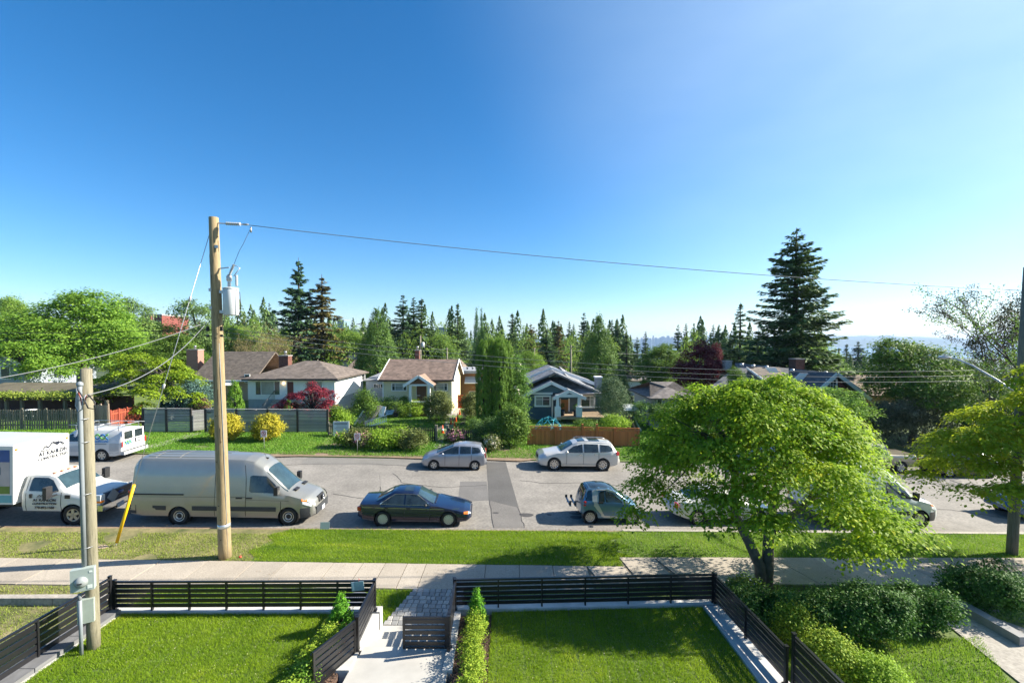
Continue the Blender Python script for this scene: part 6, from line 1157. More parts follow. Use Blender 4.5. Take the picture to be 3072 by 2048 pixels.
q0, q1 = G(1392, 1240, .08), G(1385, 1275, .08); tag(MB().prism([(q0.x - .2, q0.y), (q0.x + .25, q0.y), (q1.x + .3, q1.y), (q1.x - .15, q1.y)], -.2, SL * q0.x + .095).build('trench', mat('trench_soil', (.02, .016, .013), .95, .2)), 'dark narrow soil trench beside the row of cones', 'trench')
p = A(1388, 1198, 47.5); tag(MB().box(p.x - .5, p.x + .4, 47.4, 47.44, p.z - .9, p.z + .5).build('safety_netting', m_or), 'orange safety netting beside the cottage side wall', 'netting')
# leaning boards, bench-like crib and wheelbarrow in the cream cottage garden
p = G(1105, 1277, .06); t = thing('board_stack', 'stack of weathered fence boards leaning among the shrubs by the notice board', 'boards', p, R(-12)); m_gb = mat('pale_grey_board', (.38, .33, .29), .85, .15, 4)
for k in range(6): piece('board', m_gb, (-.75 + k * .26, .35 - .0 * k, .95 + rr.uniform(-.15, .1)), (.24, .03, 1.75 + rr.uniform(-.3, .3)), t, rot=(-.5, .42, 0), local=True)
piece('board', m_trim, (-.95, .0, .6), (.12, .12, 1.6), t, rot=(-.3, .5, 0), local=True); piece('board', m_trim, (.95, .7, 1.2), (.5, .04, .9), t, rot=(-.4, .1, 0), local=True)
p = G(1128, 1278, .06); t = thing('slatted_crib', 'white slatted crib frame lying tilted against the leaning boards', 'crib', p, R(14))
for z in (.12, .62): MB().bar((-.9, 0, z - .2), (.9, 0, z + .32), .05, .06).build('rail', m_trim, t, True)
for k in range(12): x = -.85 + k * .155; MB().bar((x, 0, .06 + x * .28), (x, 0, .58 + x * .28), .03, .04).build('spindle', m_trim, t, True)
p = G(1168, 1252, .06); t = thing('wheelbarrow', 'tipped blue wheelbarrow full of debris on the cottage lawn', 'wheelbarrow', p, R(20)); MB().prism([(-.55, .75), (.45, .75), (.25, .32), (-.3, .32)], -.32, .32, 'xz').build('tray', mat('barrow_blue', (.10, .22, .42), .4, .1), t, True); MB().lathe([(.2, -.05), (.22, 0), (.2, .05)], 14, 'y', (.62, 0, .22)).build('wheel', m_tyre, t, True)
for y in (.25, -.25): MB().tube([(.62, y * .3, .22), (-.2, y, .36), (-1.1, y * 1.2, .62)], .02, 6).build('handle', m_pk[1], t, True); MB().tube([(-.3, y, .34), (-.35, y, .0)], .018, 6).build('leg', m_steel, t, True)
for k in range(5): piece('debris', m_gb, (-.2 + k * .12, rr.uniform(-.2, .2), .8), (.5, .1, .05), t, rot=(rr.random(), rr.random(), rr.random() * 3), local=True)
# dome climber
p = G(1646, 1293, .06); t = thing('dome_climber', 'turquoise geodesic dome climbing frame behind the brown fence', 'climber', p); m_tq = mat('turquoise_tube', (.03, .36, .45), .4, .05); rads = [(1.25, 0), (1.12, .55), (.62, 1.08)]; npt = 7; lev = []
for j, (r_, z_) in enumerate(rads): lev.append([Vector((r_ * math.cos(2 * math.pi * (k + .5 * j) / npt), r_ * math.sin(2 * math.pi * (k + .5 * j) / npt), z_)) for k in range(npt)])
lev.append([Vector((0, 0, 1.3))] * npt)
for j in range(3):
    for k in range(npt):
        for q in (lev[j + 1][k], lev[j + 1][(k - 1) % npt]): MB().tube([lev[j][k], q], .024, 5).build('tube', m_tq, t, True)
        if j: MB().tube([lev[j][k], lev[j][(k + 1) % npt]], .024, 5).build('tube', m_tq, t, True)
# playhouse with slide
p = G(1898, 1290, .06); t = thing('playhouse', 'small play tower with pale roof and green slide behind the brown fence', 'playhouse', p); 
for x in (-.45, .45):
    for y in (-.4, .4): piece('post', m_pk[1], (x, y + 1, .9), (.09, .09, 1.8), t, local=True)
MB().slab([(-.7, .4, 1.75), (.7, .4, 1.75), (.6, 1.6, 2.15), (-.6, 1.6, 2.15)], .06).build('roof', mat('pale_metal', (.5, .52, .52), .4, .05), t, True); MB().box(-.5, .5, .55, 1.45, .85, .92).build('platform', m_pk[1], t, True)
for x in (-.15, .25): MB().tube([(x, .7, 1.15), (x + .05, .3, .95), (x + .2, -.5, .3), (x + .25, -.9, .1)], .09, 8).build('slide_rail', mat('slide_green', (.30, .40, .25), .5, .1) if x > 0 else mat('slide_tan', (.5, .25, .12), .5, .1), t, True)
# chair on the bungalow terrace and a pergola on the far left
p = A(760, 1228, 43.5); t = thing('garden_chair', 'black round-backed garden chair in front of the bungalow window', 'chair', (p.x, 43.5, p.z - .5)); MB().lathe([(.3, .0), (.42, .3), (.44, .55), (.40, .55), (.3, .1), (0, .08)], 14, 'z').build('shell', m_dark, t, True)
for k in range(4): piece('leg', m_dark, (.2 * (-1) ** k, .2 * (-1) ** (k // 2), -.2), (.04, .04, .45), t, local=True)
Y = 39.0; x0, x1 = A(-120, 1200, Y).x, A(310, 1200, Y).x; gz0 = SL * (x0 + x1) / 2; t = thing('pergola', 'low vine covered wooden pergola behind the weathered picket fence', 'pergola', ((x0 + x1) / 2, Y, gz0)); zt = A(150, 1200, Y).z; m_pw = mat('pergola_wood', (.12, .085, .06), .85, .2, 3)
for x in (-60, 20, 66, 120, 195, 260, 320): xx = A(x, 1200, Y).x; piece('post', m_pk[1], (xx, Y, (zt + gz0) / 2), (.2, .2, zt - gz0), t)
MB().box(x0, x1, Y - .2, Y + .1, zt, zt + .25).build('beam', m_pw, t); MB().slab([(x0, Y - .5, zt + .26), (x1, Y - .5, zt + .26), (x1 - 1, Y + 3.5, zt + 1.2), (x0, Y + 3.5, zt + 1.2)], .1).build('roof', mat('mossy_roof', (.11, .095, .06), .9, .3, 1.5), t); MB().box(x0, x1, Y + 3, Y + 3.2, gz0, zt).build('back_wall', mat('red_brown_boards', (.10, .045, .03), .8, .2, 3), t)
p = A(88, 1228, 37.5); t = thing('garden_table', 'small white garden table under the pergola', 'table', (p.x, 37.5, p.z - .7)); MB().lathe([(.5, .66), (.5, .7), (0, .7)], 16, 'z').build('top', m_trim, t, True)
for k in range(3): MB().tube([(.1, 0, .66), (.35 * math.cos(k * 2.1), .35 * math.sin(k * 2.1), 0)], .02, 5).build('leg', m_trim, t, True)
# ================================================================== DISTANT BUILDINGS
def block(label, px, Yd, dep, m, fl, cols, name='apartment_building', cat='building', wm=None):
    x0, x1, z0, z1 = pb(*px, Yd); t = thing(name, label, cat, ((x0 + x1) / 2, Yd, z0 - 10)); MB().box(x0, x1, Yd, Yd + dep, z0 - 12, z1).build('wall', m, t); MB().box(x0 - .2, x1 + .2, Yd - .2, Yd + dep + .2, z1, z1 + .4).build('roof', mat('parapet', (.4, .39, .37), .8, .1), t)
    for i in range(fl):
        for j in range(cols):
            cw, ch = (x1 - x0) / cols, (z1 - z0) / fl; piece('window', wm or m_pane, (x0 + cw * (j + .5), Yd - .02, z0 + ch * (i + .5)), (cw * .55, .1, ch * .5), t)
    return t
m_rb = mat('red_brick_far', (.20, .055, .042), .85, .1, .5); m_wh = mat('white_render', (.62, .6, .56), .8, .06, .5); m_gl = mat('tower_glass', (.16, .24, .30), .2, .2, .1)
block('red brick apartment block above the trees on the left', (425, 453, 980, 945), 150, 12, m_rb, 3, 4); block('red brick block right of the first one, lower white annex beside', (457, 486, 978, 946), 146, 12, m_rb, 3, 3); block('white annex beside the red brick block', (486, 501, 975, 954), 150, 10, m_wh, 2, 2)
block('white apartment building glimpsed behind the brown spruce', (900, 945, 1062, 1000), 120, 12, m_wh, 5, 4); block('cream apartment roofs behind the bare tree left of the spruce', (712, 780, 1000, 976), 170, 12, m_wh, 2, 6); block('pale high-rise tower between spruce and cedar', (1012, 1032, 1000, 960), 520, 20, m_gl, 9, 4, 'tower'); block('low pale apartment row below the far crane', (1040, 1085, 1000, 989), 480, 16, m_wh, 2, 8); block('grey glass block among firs near the picture centre', (1306, 1334, 1000, 983), 420, 16, m_gl, 4, 4, 'tower')
p = A(1090, 1000, 600); t = thing('tower_crane', 'red tower crane small on the skyline left of the cedar', 'crane', (p.x, 600, p.z - 12)); pt = A(1090, 969, 600); MB().bar((p.x, 600, p.z - 12), (p.x, 600, pt.z), .9, .9).build('mast', m_rb, t); MB().bar((A(1070, 973, 600).x, 600, pt.z - 1.5), (A(1096, 971, 600).x, 600, pt.z - 1.0), .8, .8).build('jib', m_rb, t); MB().bar((A(1075, 973, 600).x, 600, pt.z - 1.2), (p.x, 600, pt.z + 1.5), .3, .3).build('tie', m_rb, t)
m_cty = mat('city_concrete', (.30, .33, .36), .6, .1, .01)
for k, (x, w_, yt) in enumerate(((1926, 6, 1014), (1934, 5, 1016), (1942, 8, 1013), (1951, 6, 1015), (1960, 4, 1012), (1968, 7, 1013), (1975, 5, 1016), (1983, 7, 1012), (1990, 8, 1009), (1997, 5, 1013), (2005, 7, 1007.5), (2011, 5, 1014), (2017, 5, 1011), (2024, 6, 1013), (2036, 6, 1014), (2110, 5, 1013), (2120, 4, 1012))):
    x0, x1, z0, z1 = pb(x - w_ / 2, x + w_ / 2, 1030, yt, 5200); t = thing('skyscraper', ('tallest' if k == 10 else ['first', 'second', 'third', 'fourth', 'fifth', 'sixth', 'seventh', 'eighth', 'ninth', 'tenth', 'eleventh', 'twelfth', 'thirteenth', 'fourteenth', 'fifteenth', 'sixteenth', 'seventeenth'][k] + ' from the left') + ' of the hazy blue downtown towers on the horizon', 'tower', ((x0 + x1) / 2, 5200, z0), group='hazy downtown skyline'); MB().box(x0, x1, 5200, 5220, z0 - 60, z1).build('shaft', m_cty, t); MB().box(x0 + 3, x1 - 3, 5203, 5217, z1, z1 + 3).build('crown_block', m_cty, t)
x0, x1, z0, z1 = pb(1959, 1961, 1030, 1012, 5100); t = thing('lookout_tower', 'thin tower with round lookout pod on the hazy skyline', 'tower', ((x0 + x1) / 2, 5100, z0)); MB().lathe([(3, -50), (3, z1 - z0 + 4), (11, z1 - z0 + 10), (11, z1 - z0 + 15), (5, z1 - z0 + 18), (0, z1 - z0 + 28)], 16, 'z').build('shaft', m_cty, t, True)
# back-lane poles
for (x, yt, yb, Yd, lb) in ((1261, 1007, 1077, 62, 'thin wooden lane pole with small transformer behind the cottage ridge'), (1341, 1043, 1080, 70, 'short grey lane pole right of the cottage chimney'), (1603, 1044, 1098, 66, 'grey lane pole left of the blue house ridge'), (1713, 1035, 1118, 64, 'tall lane pole behind the blue house roof'), (2517, 1044, 1118, 62, 'dark lane pole behind the red gable'), (459, 940, 1055, 75, 'dark pole among the leafy trees left of the tall pole'), (2117, 1035, 1075, 80, 'pale lane pole behind the wine red tree')):
    p = A(x, yt, Yd); q = A(x, yb, Yd); t = thing('lane_pole', lb, 'pole', (p.x, Yd, min(q.z, gzf(p.x, Yd)) - .5)); hh_ = p.z - t.location.z; MB().lathe([(.16, 0), (.11, hh_)], 10, 'z').build('shaft', m_polg if x in (459, 2517) else m_pole2, t, True); piece('crossarm', m_polg, (0, 0, hh_ - .25), (1.0 if x == 1713 else .3, .1, .1), t, local=True)
    if x == 1261: MB().lathe([(.0, 0), (.2, 0), (.2, .7), (0, .75)], 12, 'z', (.35, 0, hh_ - 1.6)).build('transformer', m_can, t, True)
for (xa, ya, Ya, xb, yb, Yb, lb) in ((1261, 1020, 62, 1341, 1045, 70, 'thin lane wire between the two poles behind the cottage'), (1341, 1046, 70, 1603, 1046, 66, 'thin lane wire running behind the columnar cedars'), (1603, 1046, 66, 1713, 1040, 64, 'thin lane wire above the blue house ridge'), (1713, 1050, 64, 2117, 1050, 80, 'thin lane wire from the tall lane pole to the dark firs'), (2117, 1037, 80, 2517, 1060, 62, 'thin lane wire in front of the great fir'), (2517, 1050, 62, 2760, 1078, 50, 'thin lane wire sloping right of the red gable')):
    wire(lb, A(xa, ya, Ya), A(xb, yb, Yb), .6, .018, m_wires)
# ================================================================== VEGETATION
LM = {}
def lm(n, c1, c2, trans=.4, patch=.5, c3=None, rough=.45):
    if n not in LM: LM[n] = leafmat(n, c1, c2, trans, .6, patch, c3)
    return LM[n]
m_bark = mat('bark_grey', (.10, .085, .07), .9, .3, 5, bump=.4, bscale=20); m_barkd = mat('bark_dark', (.045, .036, .03), .9, .3, 5, bump=.4, bscale=20); m_barkt = mat('bark_tan', (.26, .20, .14), .9, .2, 5)
def conifer(seed, m, h=20., r=4., nb=130, nl=60, droop=.3, up=.25, leaf=.42, low=.10, power=.8, bare=0.0, gap=0.0, m_b=None):
    g = np.random.default_rng(seed); t = np.sort(g.beta(1.0, 1.15, nb)); z = h * (low + (.985 - low) * t); Lb = r * (1 - t) ** power * g.uniform(.6, 1.12, nb) + .12
    if gap: Lb *= np.where(g.random(nb) < gap, .45, 1)
    az = np.cumsum(g.uniform(1.7, 3.0, nb)); n = np.maximum(22, (nl * 1.7 * (Lb / r) ** .8)).astype(int); k = np.repeat(np.arange(nb), n); N_ = len(k)
    s = g.random(N_) ** .75; s = bare + (1 - bare) * s; Lk = Lb[k]; dv = droop * g.uniform(.3, 1.7, nb); lat = g.normal(0, 1, N_) * (.16 * Lk * (1.15 - s) + .08)
    ca, sa = np.cos(az[k]), np.sin(az[k]); rad = s * Lk; zz_ = z[k] - dv[k] * rad * (1.2 - t[k]) + up * rad * s + g.normal(0, .07, N_) - np.abs(g.normal(0, .16, N_)) * np.minimum(1, Lk / 2)
    P = np.stack([ca * rad - sa * lat, sa * rad + ca * lat, zz_], 1); T = np.stack([ca - sa * lat * 1.2, sa + ca * lat * 1.2, -.35 + .3 * s], 1) + unit(g, N_) * .35; Nn = unit(g, N_) * .7 + np.array([0, 0, 1.]) + np.stack([ca, sa, 0 * ca], 1) * .3
    ls = leaf * 1.25 * g.uniform(.6, 1.25, N_) * (.55 + .45 * np.minimum(1, Lk / 1.6)); crown = quads('crown', P, Nn, T, ls, ls * .45, m)
    b = MB(); b.tube([(0, 0, -.4), (0, 0, h * .3), (0, 0, h * .7), (0, 0, h * .995)], [h * .016, h * .013, h * .007, .02], 7)
    for i in range(0, nb, 3): b.tube([(0, 0, z[i]), (math.cos(az[i]) * Lb[i] * .5, math.sin(az[i]) * Lb[i] * .5, z[i] - dv[i] * Lb[i] * .45 * (1.2 - t[i]) + up * Lb[i] * .25), (math.cos(az[i]) * Lb[i] * .9, math.sin(az[i]) * Lb[i] * .9, z[i] - dv[i] * Lb[i] * .9 * (1.2 - t[i]) + up * Lb[i] * .8)], [.05, .035, .012], 4, cap=False)
    return dict(h=h, r=r, crown=crown, trunk=b.mesh('trunk', m_b or m_barkd))
def shell(seed, m, h, r, prof, nc, nl, cs, leaf, up=1.0, m_b=None, asp=.5):
    """dense evergreen: sprays gathered in clumps on a turned surface"""
    g = np.random.default_rng(seed); f = g.random(nc * 3); w_ = np.array([prof(v) for v in f]); f = f[g.random(nc * 3) < w_ / w_.max()][:nc]; nc = len(f); az = g.uniform(0, 2 * np.pi, nc)
    rr_ = np.array([prof(v) for v in f]) * r * (1 - np.abs(g.normal(0, .09, nc))) * (1 + .08 * np.sin(az * 5 + f * 9)); C = np.stack([np.cos(az) * rr_, np.sin(az) * rr_, f * h], 1); D = np.stack([np.cos(az), np.sin(az), np.full(nc, .25)], 1)
    k = g.integers(0, nc, nl); gg = g.normal(size=(nl, 3)) * cs * np.array([.8, .8, 1.4]); P = C[k] + gg - D[k] * np.abs(g.normal(0, cs * .8, nl))[:, None]; P[:, 2] = np.maximum(P[:, 2], .05)
    T = D[k] * .7 + np.array([0, 0, up]) + unit(g, nl) * .5; Nn = D[k] + unit(g, nl) * .7; ls = leaf * g.uniform(.6, 1.3, nl)
    return dict(h=h, r=r, crown=quads('crown', P, Nn, T, ls, ls * asp, m), trunk=MB().tube([(0, 0, -.3), (0, 0, h * .5), (0, 0, h * .9)], [r * .10 + .04, r * .07 + .02, .02], 7).mesh('trunk', m_b or m_barkd))
def broad(seed, m, blobs, nc, nl, cs, leaf, h, r, trunk_r=.2, m_b=None, flat=.6, low=-.5, asp=.62, limbs=14):
    g = np.random.default_rng(seed); me, C = leafcloud('crown', g, blobs, nc, nl, cs, leaf, m, flat, .6, low, asp); return dict(h=h, r=r, crown=me, trunk=bark_tree(g, (0, 0, -.3), (0, 0, h * .7), trunk_r, C, limbs, m_b or m_bark, .35).mesh('trunk', m_b or m_bark))
def put(T, name, label, X, Y, z0, hh, rw, cat='tree', group=None, rz=None, parts=('trunk', 'crown')):
    t = thing(name, label, cat, (X, Y, z0), 0, group); rz = random.Random(label).uniform(0, 6.28) if rz is None else rz
    for p_ in parts: o = link(p_, T[p_], t, True); o.scale = (rw / T['r'], rw / T['r'], hh / T['h']); o.rotation_euler = (0, 0, rz)
    return t
def stand(T, name, label, x, ytop, wpx, Y, cat='tree', group=None, ybase=None, rz=None):
    """a tree at distance Y whose top is seen at (x, ytop) and whose crown is wpx wide"""
    p = A(x, ytop, Y); z0 = gzf(p.x, Y) if ybase is None else A(x, ybase, Y).z; return put(T, name, label, p.x, Y, z0, p.z - z0, wpx * Y / F / 2, cat, group, rz)
# --- conifers
dk, dk2, bg_, br_, hz = lm('fir_needles', (.022, .055, .026), (.065, .12, .045), .2, .25), lm('spruce_needles', (.028, .062, .022), (.09, .145, .04), .2, .3), lm('bluegreen_needles', (.03, .07, .06), (.10, .17, .14), .15, .4), lm('rusty_needles', (.05, .055, .02), (.15, .12, .035), .15, .3, (.18, .09, .04)), lm('cedar_sprays', (.03, .075, .014), (.10, .17, .03), .2, .45, (.14, .19, .05))
F1 = conifer(1, dk, nb=150, nl=70); F2 = conifer(2, dk2, nb=130, nl=60, r=3.4, power=.9, gap=.2); F3 = conifer(3, dk, nb=120, nl=60, r=3.0, power=.7, droop=.45, up=.35); F4 = conifer(4, br_, nb=120, nl=60, r=4.2, droop=.5, up=.15, gap=.25, power=.75, leaf=.5); F5 = conifer(5, dk, nb=110, nl=75, r=4.6, droop=.25, up=.3, gap=.15, leaf=.5, power=.85)
BIG = conifer(6, dk2, h=24, r=5.2, nb=250, nl=95, droop=.30, up=.26, leaf=.40, low=.12, power=.62, gap=.12)
CE = shell(7, hz, 12, 3.4, lambda f: (1 - f) ** .78 * min(1, f * 9 + .6), 700, 34000, .20, .19); CE2 = shell(8, lm('dark_cedar_sprays', (.018, .05, .014), (.06, .12, .03), .2, .4), 12, 3.4, lambda f: (1 - f) ** .8 * min(1, f * 9 + .6), 600, 26000, .22, .21)
COLM = shell(9, lm('columnar_sprays', (.04, .10, .012), (.13, .22, .025), .25, .6), 9, 1.1, lambda f: min(1, (1.02 - f) * 6) ** .5 * (.88 + .12 * f), 900, 40000, .075, .115, 1.0)
firs = [
 (F5, 895, 770, 140, 84, 'tall dark open spruce left of the rusty spruce'), (F4, 965, 820, 150, 86, 'rusty brown spruce beside the tall dark spruce'), (F1, 808, 905, 50, 110, 'small fir tip above the bare shrubby tree'),
 (F1, 1209, 880, 100, 92, 'first fir of the three behind the cottage'), (F3, 1241, 889, 70, 96, 'middle fir of the three behind the cottage'), (F2, 1264, 892, 105, 94, 'last fir of the three behind the cottage, by the lane pole'),
 (F2, 1373, 906, 70, 100, 'lone slim fir right of the three behind the cottage'), (F3, 1460, 966, 44, 130, 'small fir right of the poplar pair'), (F1, 1505, 975, 60, 125, 'low dark fir above the columnar cedars'), (F2, 1537, 936, 78, 105, 'tall fir above the columnar cedars'),
 (F4, 1592, 966, 84, 100, 'brownish fir above the blue house ridge'), (F1, 1640, 988, 90, 90, 'dark fir behind the blue house ridge'), (F4, 1675, 955, 66, 96, 'fir with a rusty flank behind the blue house'), (F3, 1708, 963, 40, 125, 'left of two thin firs behind the lane pole'), (F3, 1721, 970, 36, 128, 'right of two thin firs behind the lane pole'),
 (F1, 1752, 934, 66, 105, 'pointed fir just left of the big green cedar'), (F3, 1836, 957, 50, 105, 'left of two firs right of the big green cedar'), (F1, 1853, 960, 64, 102, 'right of two firs right of the big green cedar'), (F2, 1880, 1000, 80, 80, 'bushy dark fir left of the city skyline'), (F3, 1937, 992, 34, 110, 'thin fir in front of the city skyline'), (F1, 1912, 1008, 50, 95, 'short fir left of the city skyline'),
 (F1, 2034, 970, 54, 105, 'leftmost fir of the row behind the wine red tree'), (F3, 2058, 968, 40, 110, 'second fir of the row behind the wine red tree'), (F1, 2082, 966, 56, 108, 'third fir of the row behind the wine red tree'), (F2, 2107, 967, 50, 106, 'fourth fir of the row behind the wine red tree'), (F3, 2140, 972, 42, 112, 'fifth fir of the row behind the wine red tree'), (F1, 2158, 970, 50, 104, 'last fir of the row, next to the tall slim one'),
 (F2, 2222, 904, 92, 76, 'tall slim fir left of the great fir'), (F1, 2190, 1000, 90, 82, 'lower fir under the tall slim one'), (F5, 2275, 985, 120, 72, 'dark spreading fir filling the left foot of the great fir'), (F2, 2540, 1030, 60, 150, 'hazy small fir right of the great fir'), (F1, 2575, 1022, 90, 140, 'hazy broad cedar behind the lane pole at right'), (F3, 2640, 1032, 60, 190, 'hazy far fir left of the big-leaved tree'), (F1, 1570, 1000, 60, 140, 'far fir between columnar cedars and blue house'), (F3, 1485, 985, 40, 150, 'far thin fir over the lilac'), (F1, 1330, 1000, 70, 140, 'low far fir beside the lone slim fir'), (F2, 1300, 985, 70, 120, 'broad dark fir between the three firs and the lone slim fir')]
for T, x, yt, wp_, Yd, lb in firs: stand(T, 'fir_tree', lb, x, yt, wp_ * 1.5, Yd, group='conifers behind the houses')
stand(BIG, 'fir_tree', 'great fir towering over the dark roofed house', 2390, 680, 345, 58, rz=.6)
stand(CE, 'cedar_tree', 'broad conical cedar between white bungalow and cottage', 1131, 925, 185, 62); stand(CE, 'cedar_tree', 'big bright green cedar right of the blue house', 1797, 946, 185, 60, rz=2.0); stand(CE2, 'cedar_tree', 'dark cedar under the poplar pair', 1447, 985, 110, 78); stand(CE2, 'cedar_tree', 'dark spreading cedar right of the big green cedar', 1860, 1085, 90, 56)
stand(CE2, 'cedar_tree', 'dark cedar at the back left of the cottage roof', 1090, 1040, 80, 64)
PO = shell(12, lm('poplar_leaves', (.03, .08, .035), (.08, .15, .06), .3, .5), 14, 1.2, lambda f: min(1, (1.03 - f) * 2.2) ** .8, 260, 7000, .22, .22)
stand(PO, 'poplar_tree', 'taller of the slim poplar pair behind the cedars', 1430, 928, 26, 82); stand(PO, 'poplar_tree', 'right one of the slim poplar pair behind the cedars', 1444, 930, 20, 84)
# --- columnar cedars of the cottage garden
for i, (x, yt, wp_, dY) in enumerate(((1450, 1022, 38, 0), (1474, 1018, 42, .5), (1499, 1017, 40, .2), (1519, 1024, 36, .8))):
    stand(COLM, 'columnar_cedar', ['leftmost', 'second', 'third', 'rightmost'][i] + ' of the tall columnar cedars right of the cottage', x, yt, wp_ * 1.3, 40.5 + dY, group='columnar cedars')
# --- hedged shrubs and bushes
def shrub(name, label, x, yb, wp_, hp, m, nl=2200, leaf=.10, nc=70, cs=.16, Yd=None, dz=.06, z=None, ry=None, group=None, flowers=None, cat='shrub', shape='round', flat=.8, asp=.6, stem=True):
    p = (L(x, yb, z) if z is not None else (G(x, yb, dz) if Yd is None else Vector((A(x, yb, Yd).x, Yd, A(x, yb, Yd).z)))); k = p.y / F; rx = wp_ * k / 2; h_ = hp * k * 1.02; ry = ry or min(rx, 1.6); p = p + Vector((0, min(ry, 1.0) * .6, 0)); g = np.random.default_rng(int(x * 7 + yb)); t = thing(name, label, cat, p, 0, group)
    if shape == 'round': bl = [(0, 0, h_ * .5, rx * .92, ry * .92, h_ * .48)]
    elif shape == 'box': bl = [(0, 0, h_ * .52, rx * .95, ry, h_ * .47), (-rx * .5, 0, h_ * .5, rx * .5, ry, h_ * .48), (rx * .5, 0, h_ * .5, rx * .5, ry, h_ * .48)]
    else: bl = [(0, 0, h_ * .36, rx * .8, ry * .85, h_ * .36)] + [(g.uniform(-.65, .65) * rx, g.uniform(-.6, .6) * ry, h_ * g.uniform(.35, .68), rx * g.uniform(.35, .5), ry * .5, h_ * g.uniform(.25, .34)) for _ in range(7)]
    me, C = leafcloud('foliage', g, bl, int(nc * 1.5), int(nl * 1.9), cs, leaf * 1.1, m, flat, .5, -.8, asp); link('foliage', me, t, True)
    if stem:
        b = MB()
        for i in range(5): b.tube([(g.normal() * .05, g.normal() * .05, -.1), tuple(Vector(C[i % len(C)]) * .5), tuple(C[i % len(C)])], [.03, .02, .008], 5, cap=False)
        b.build('stem', m_bark, t, True)
    if flowers:
        mf, nf, sf = flowers; c_, D_ = clumps(g, [(b_[0], b_[1], b_[2], b_[3] * 1.08, b_[4] * 1.08, b_[5] * 1.08) for b_ in bl], max(8, nf // 9), -.3); kk = g.integers(0, len(c_), nf); P = c_[kk] + g.normal(size=(nf, 3)) * .07; link('blossom', quads('blossom', P, D_[kk] + unit(g, nf) * .6, unit(g, nf), sf, sf * .8, mf), t, True)
    return t
gold = lm('golden_leaves', (.16, .17, .015), (.40, .34, .03), .35, .8, (.5, .38, .05)); mid = lm('mid_leaves', (.035, .085, .014), (.13, .20, .03), .35, .6); dark = lm('dark_leaves', (.025, .06, .016), (.08, .14, .035), .25, .6); olive = lm('olive_leaves', (.05, .075, .02), (.15, .17, .05), .3, .6); lite = lm('lime_leaves', (.10, .19, .015), (.24, .34, .035), .4, .6); bshin = lm('boxwood_leaves', (.08, .16, .012), (.26, .32, .03), .35, .9, (.36, .38, .06))
pink = mat('pink_blossom', (.75, .25, .42), .6, .25, 9); whitef = mat('cream_blossom', (.72, .66, .50), .6, .15, 9); bluef = mat('blue_blossom', (.28, .28, .62), .6, .2, 9); wred = lm('wine_leaves', (.04, .010, .012), (.14, .028, .035), .3, .5, (.22, .06, .06)); crim = lm('crimson_leaves', (.07, .010, .018), (.22, .03, .045), .35, .6, (.30, .07, .06))
for x, lb in ((664, 'round golden shrub half behind the tall wooden pole'), (791, 'round golden shrub behind the first no parking sign')): shrub('golden_shrub', lb, x, 1326, 94, 78, gold, 5200, .10, 150, .13, group='golden shrubs')
shrub('rhododendron', 'pink flowering rhododendron left of the hedge row', 1072, 1347, 90, 58, olive, 2400, .11, 60, .18, shape='lumpy', flowers=(pink, 420, .10)); shrub('rhododendron', 'yellow green shrub at the start of the flowering row', 1024, 1345, 50, 50, lite, 1500, .10, 40, .15, shape='lumpy', flowers=(pink, 40, .09)); shrub('rhododendron', 'mixed olive rhododendron in the middle of the row with few pale blooms', 1150, 1350, 120, 62, lite, 3000, .11, 70, .18, shape='lumpy', flowers=(mat('pale_pink', (.7, .45, .5), .6, .15), 60, .09)); shrub('rhododendron', 'rounded yellow green shrub at the end of the flowering row', 1228, 1352, 105, 66, olive, 3200, .11, 80, .16, shape='lumpy'); shrub('rhododendron', 'upright bright shrub rising behind the flowering row', 1196, 1335, 60, 58, lite, 1500, .10, 40, .16, shape='lumpy')
shrub('rhododendron', 'bright pink rhododendron behind the silver hatchback', 1366, 1330, 74, 36, olive, 1200, .10, 40, .15, shape='round', flowers=(pink, 480, .11)); shrub('rhododendron', 'white flowering shrub behind the silver hatchback tail', 1474, 1357, 52, 46, olive, 1300, .10, 40, .14, flowers=(whitef, 420, .10)); shrub('shrub', 'small pale green shrub between pink and white flowers', 1430, 1342, 46, 30, olive, 900, .10, 30, .13)
shrub('bush', 'large round olive bush in front of the cottage porch', 1312, 1268, 92, 92, olive, 5200, .11, 130, .18, ry=1.3); shrub('hedge', 'clipped bright topped hedge left of the round olive bush', 1230, 1252, 84, 48, lite, 3000, .09, 80, .14, shape='box'); shrub('hedge', 'dark leafy hedge under the cottage window', 1180, 1240, 110, 46, mid, 3000, .10, 80, .17, shape='box', Yd=44.3); shrub('bush', 'loose green bush behind the leaning boards', 1085, 1270, 95, 95, mid, 3600, .12, 90, .24, shape='lumpy', Yd=39.5); shrub('bush', 'scrubby green bush beside the notice board', 1020, 1290, 70, 62, lite, 1800, .10, 50, .2, shape='lumpy', Yd=37.6); shrub('bush', 'sparse shrub row against the grey fence end', 998, 1280, 40, 60, mid, 1200, .10, 40, .2, shape='lumpy', Yd=37.9)
shrub('bush', 'brownish rounded bush right of the cone row', 1412, 1262, 70, 84, olive, 3200, .11, 90, .17); shrub('hedge', 'dark clipped hedge under the columnar cedars', 1462, 1330, 110, 72, dark, 4200, .09, 110, .15, shape='box'); shrub('bush', 'full green lilac bush in front of the columnar cedars', 1536, 1345, 110, 125, mid, 5600, .12, 140, .2, ry=1.3); shrub('bush', 'small ivy mound beside the dark hedge', 1420, 1296, 60, 36, mid, 1200, .09, 40, .14)
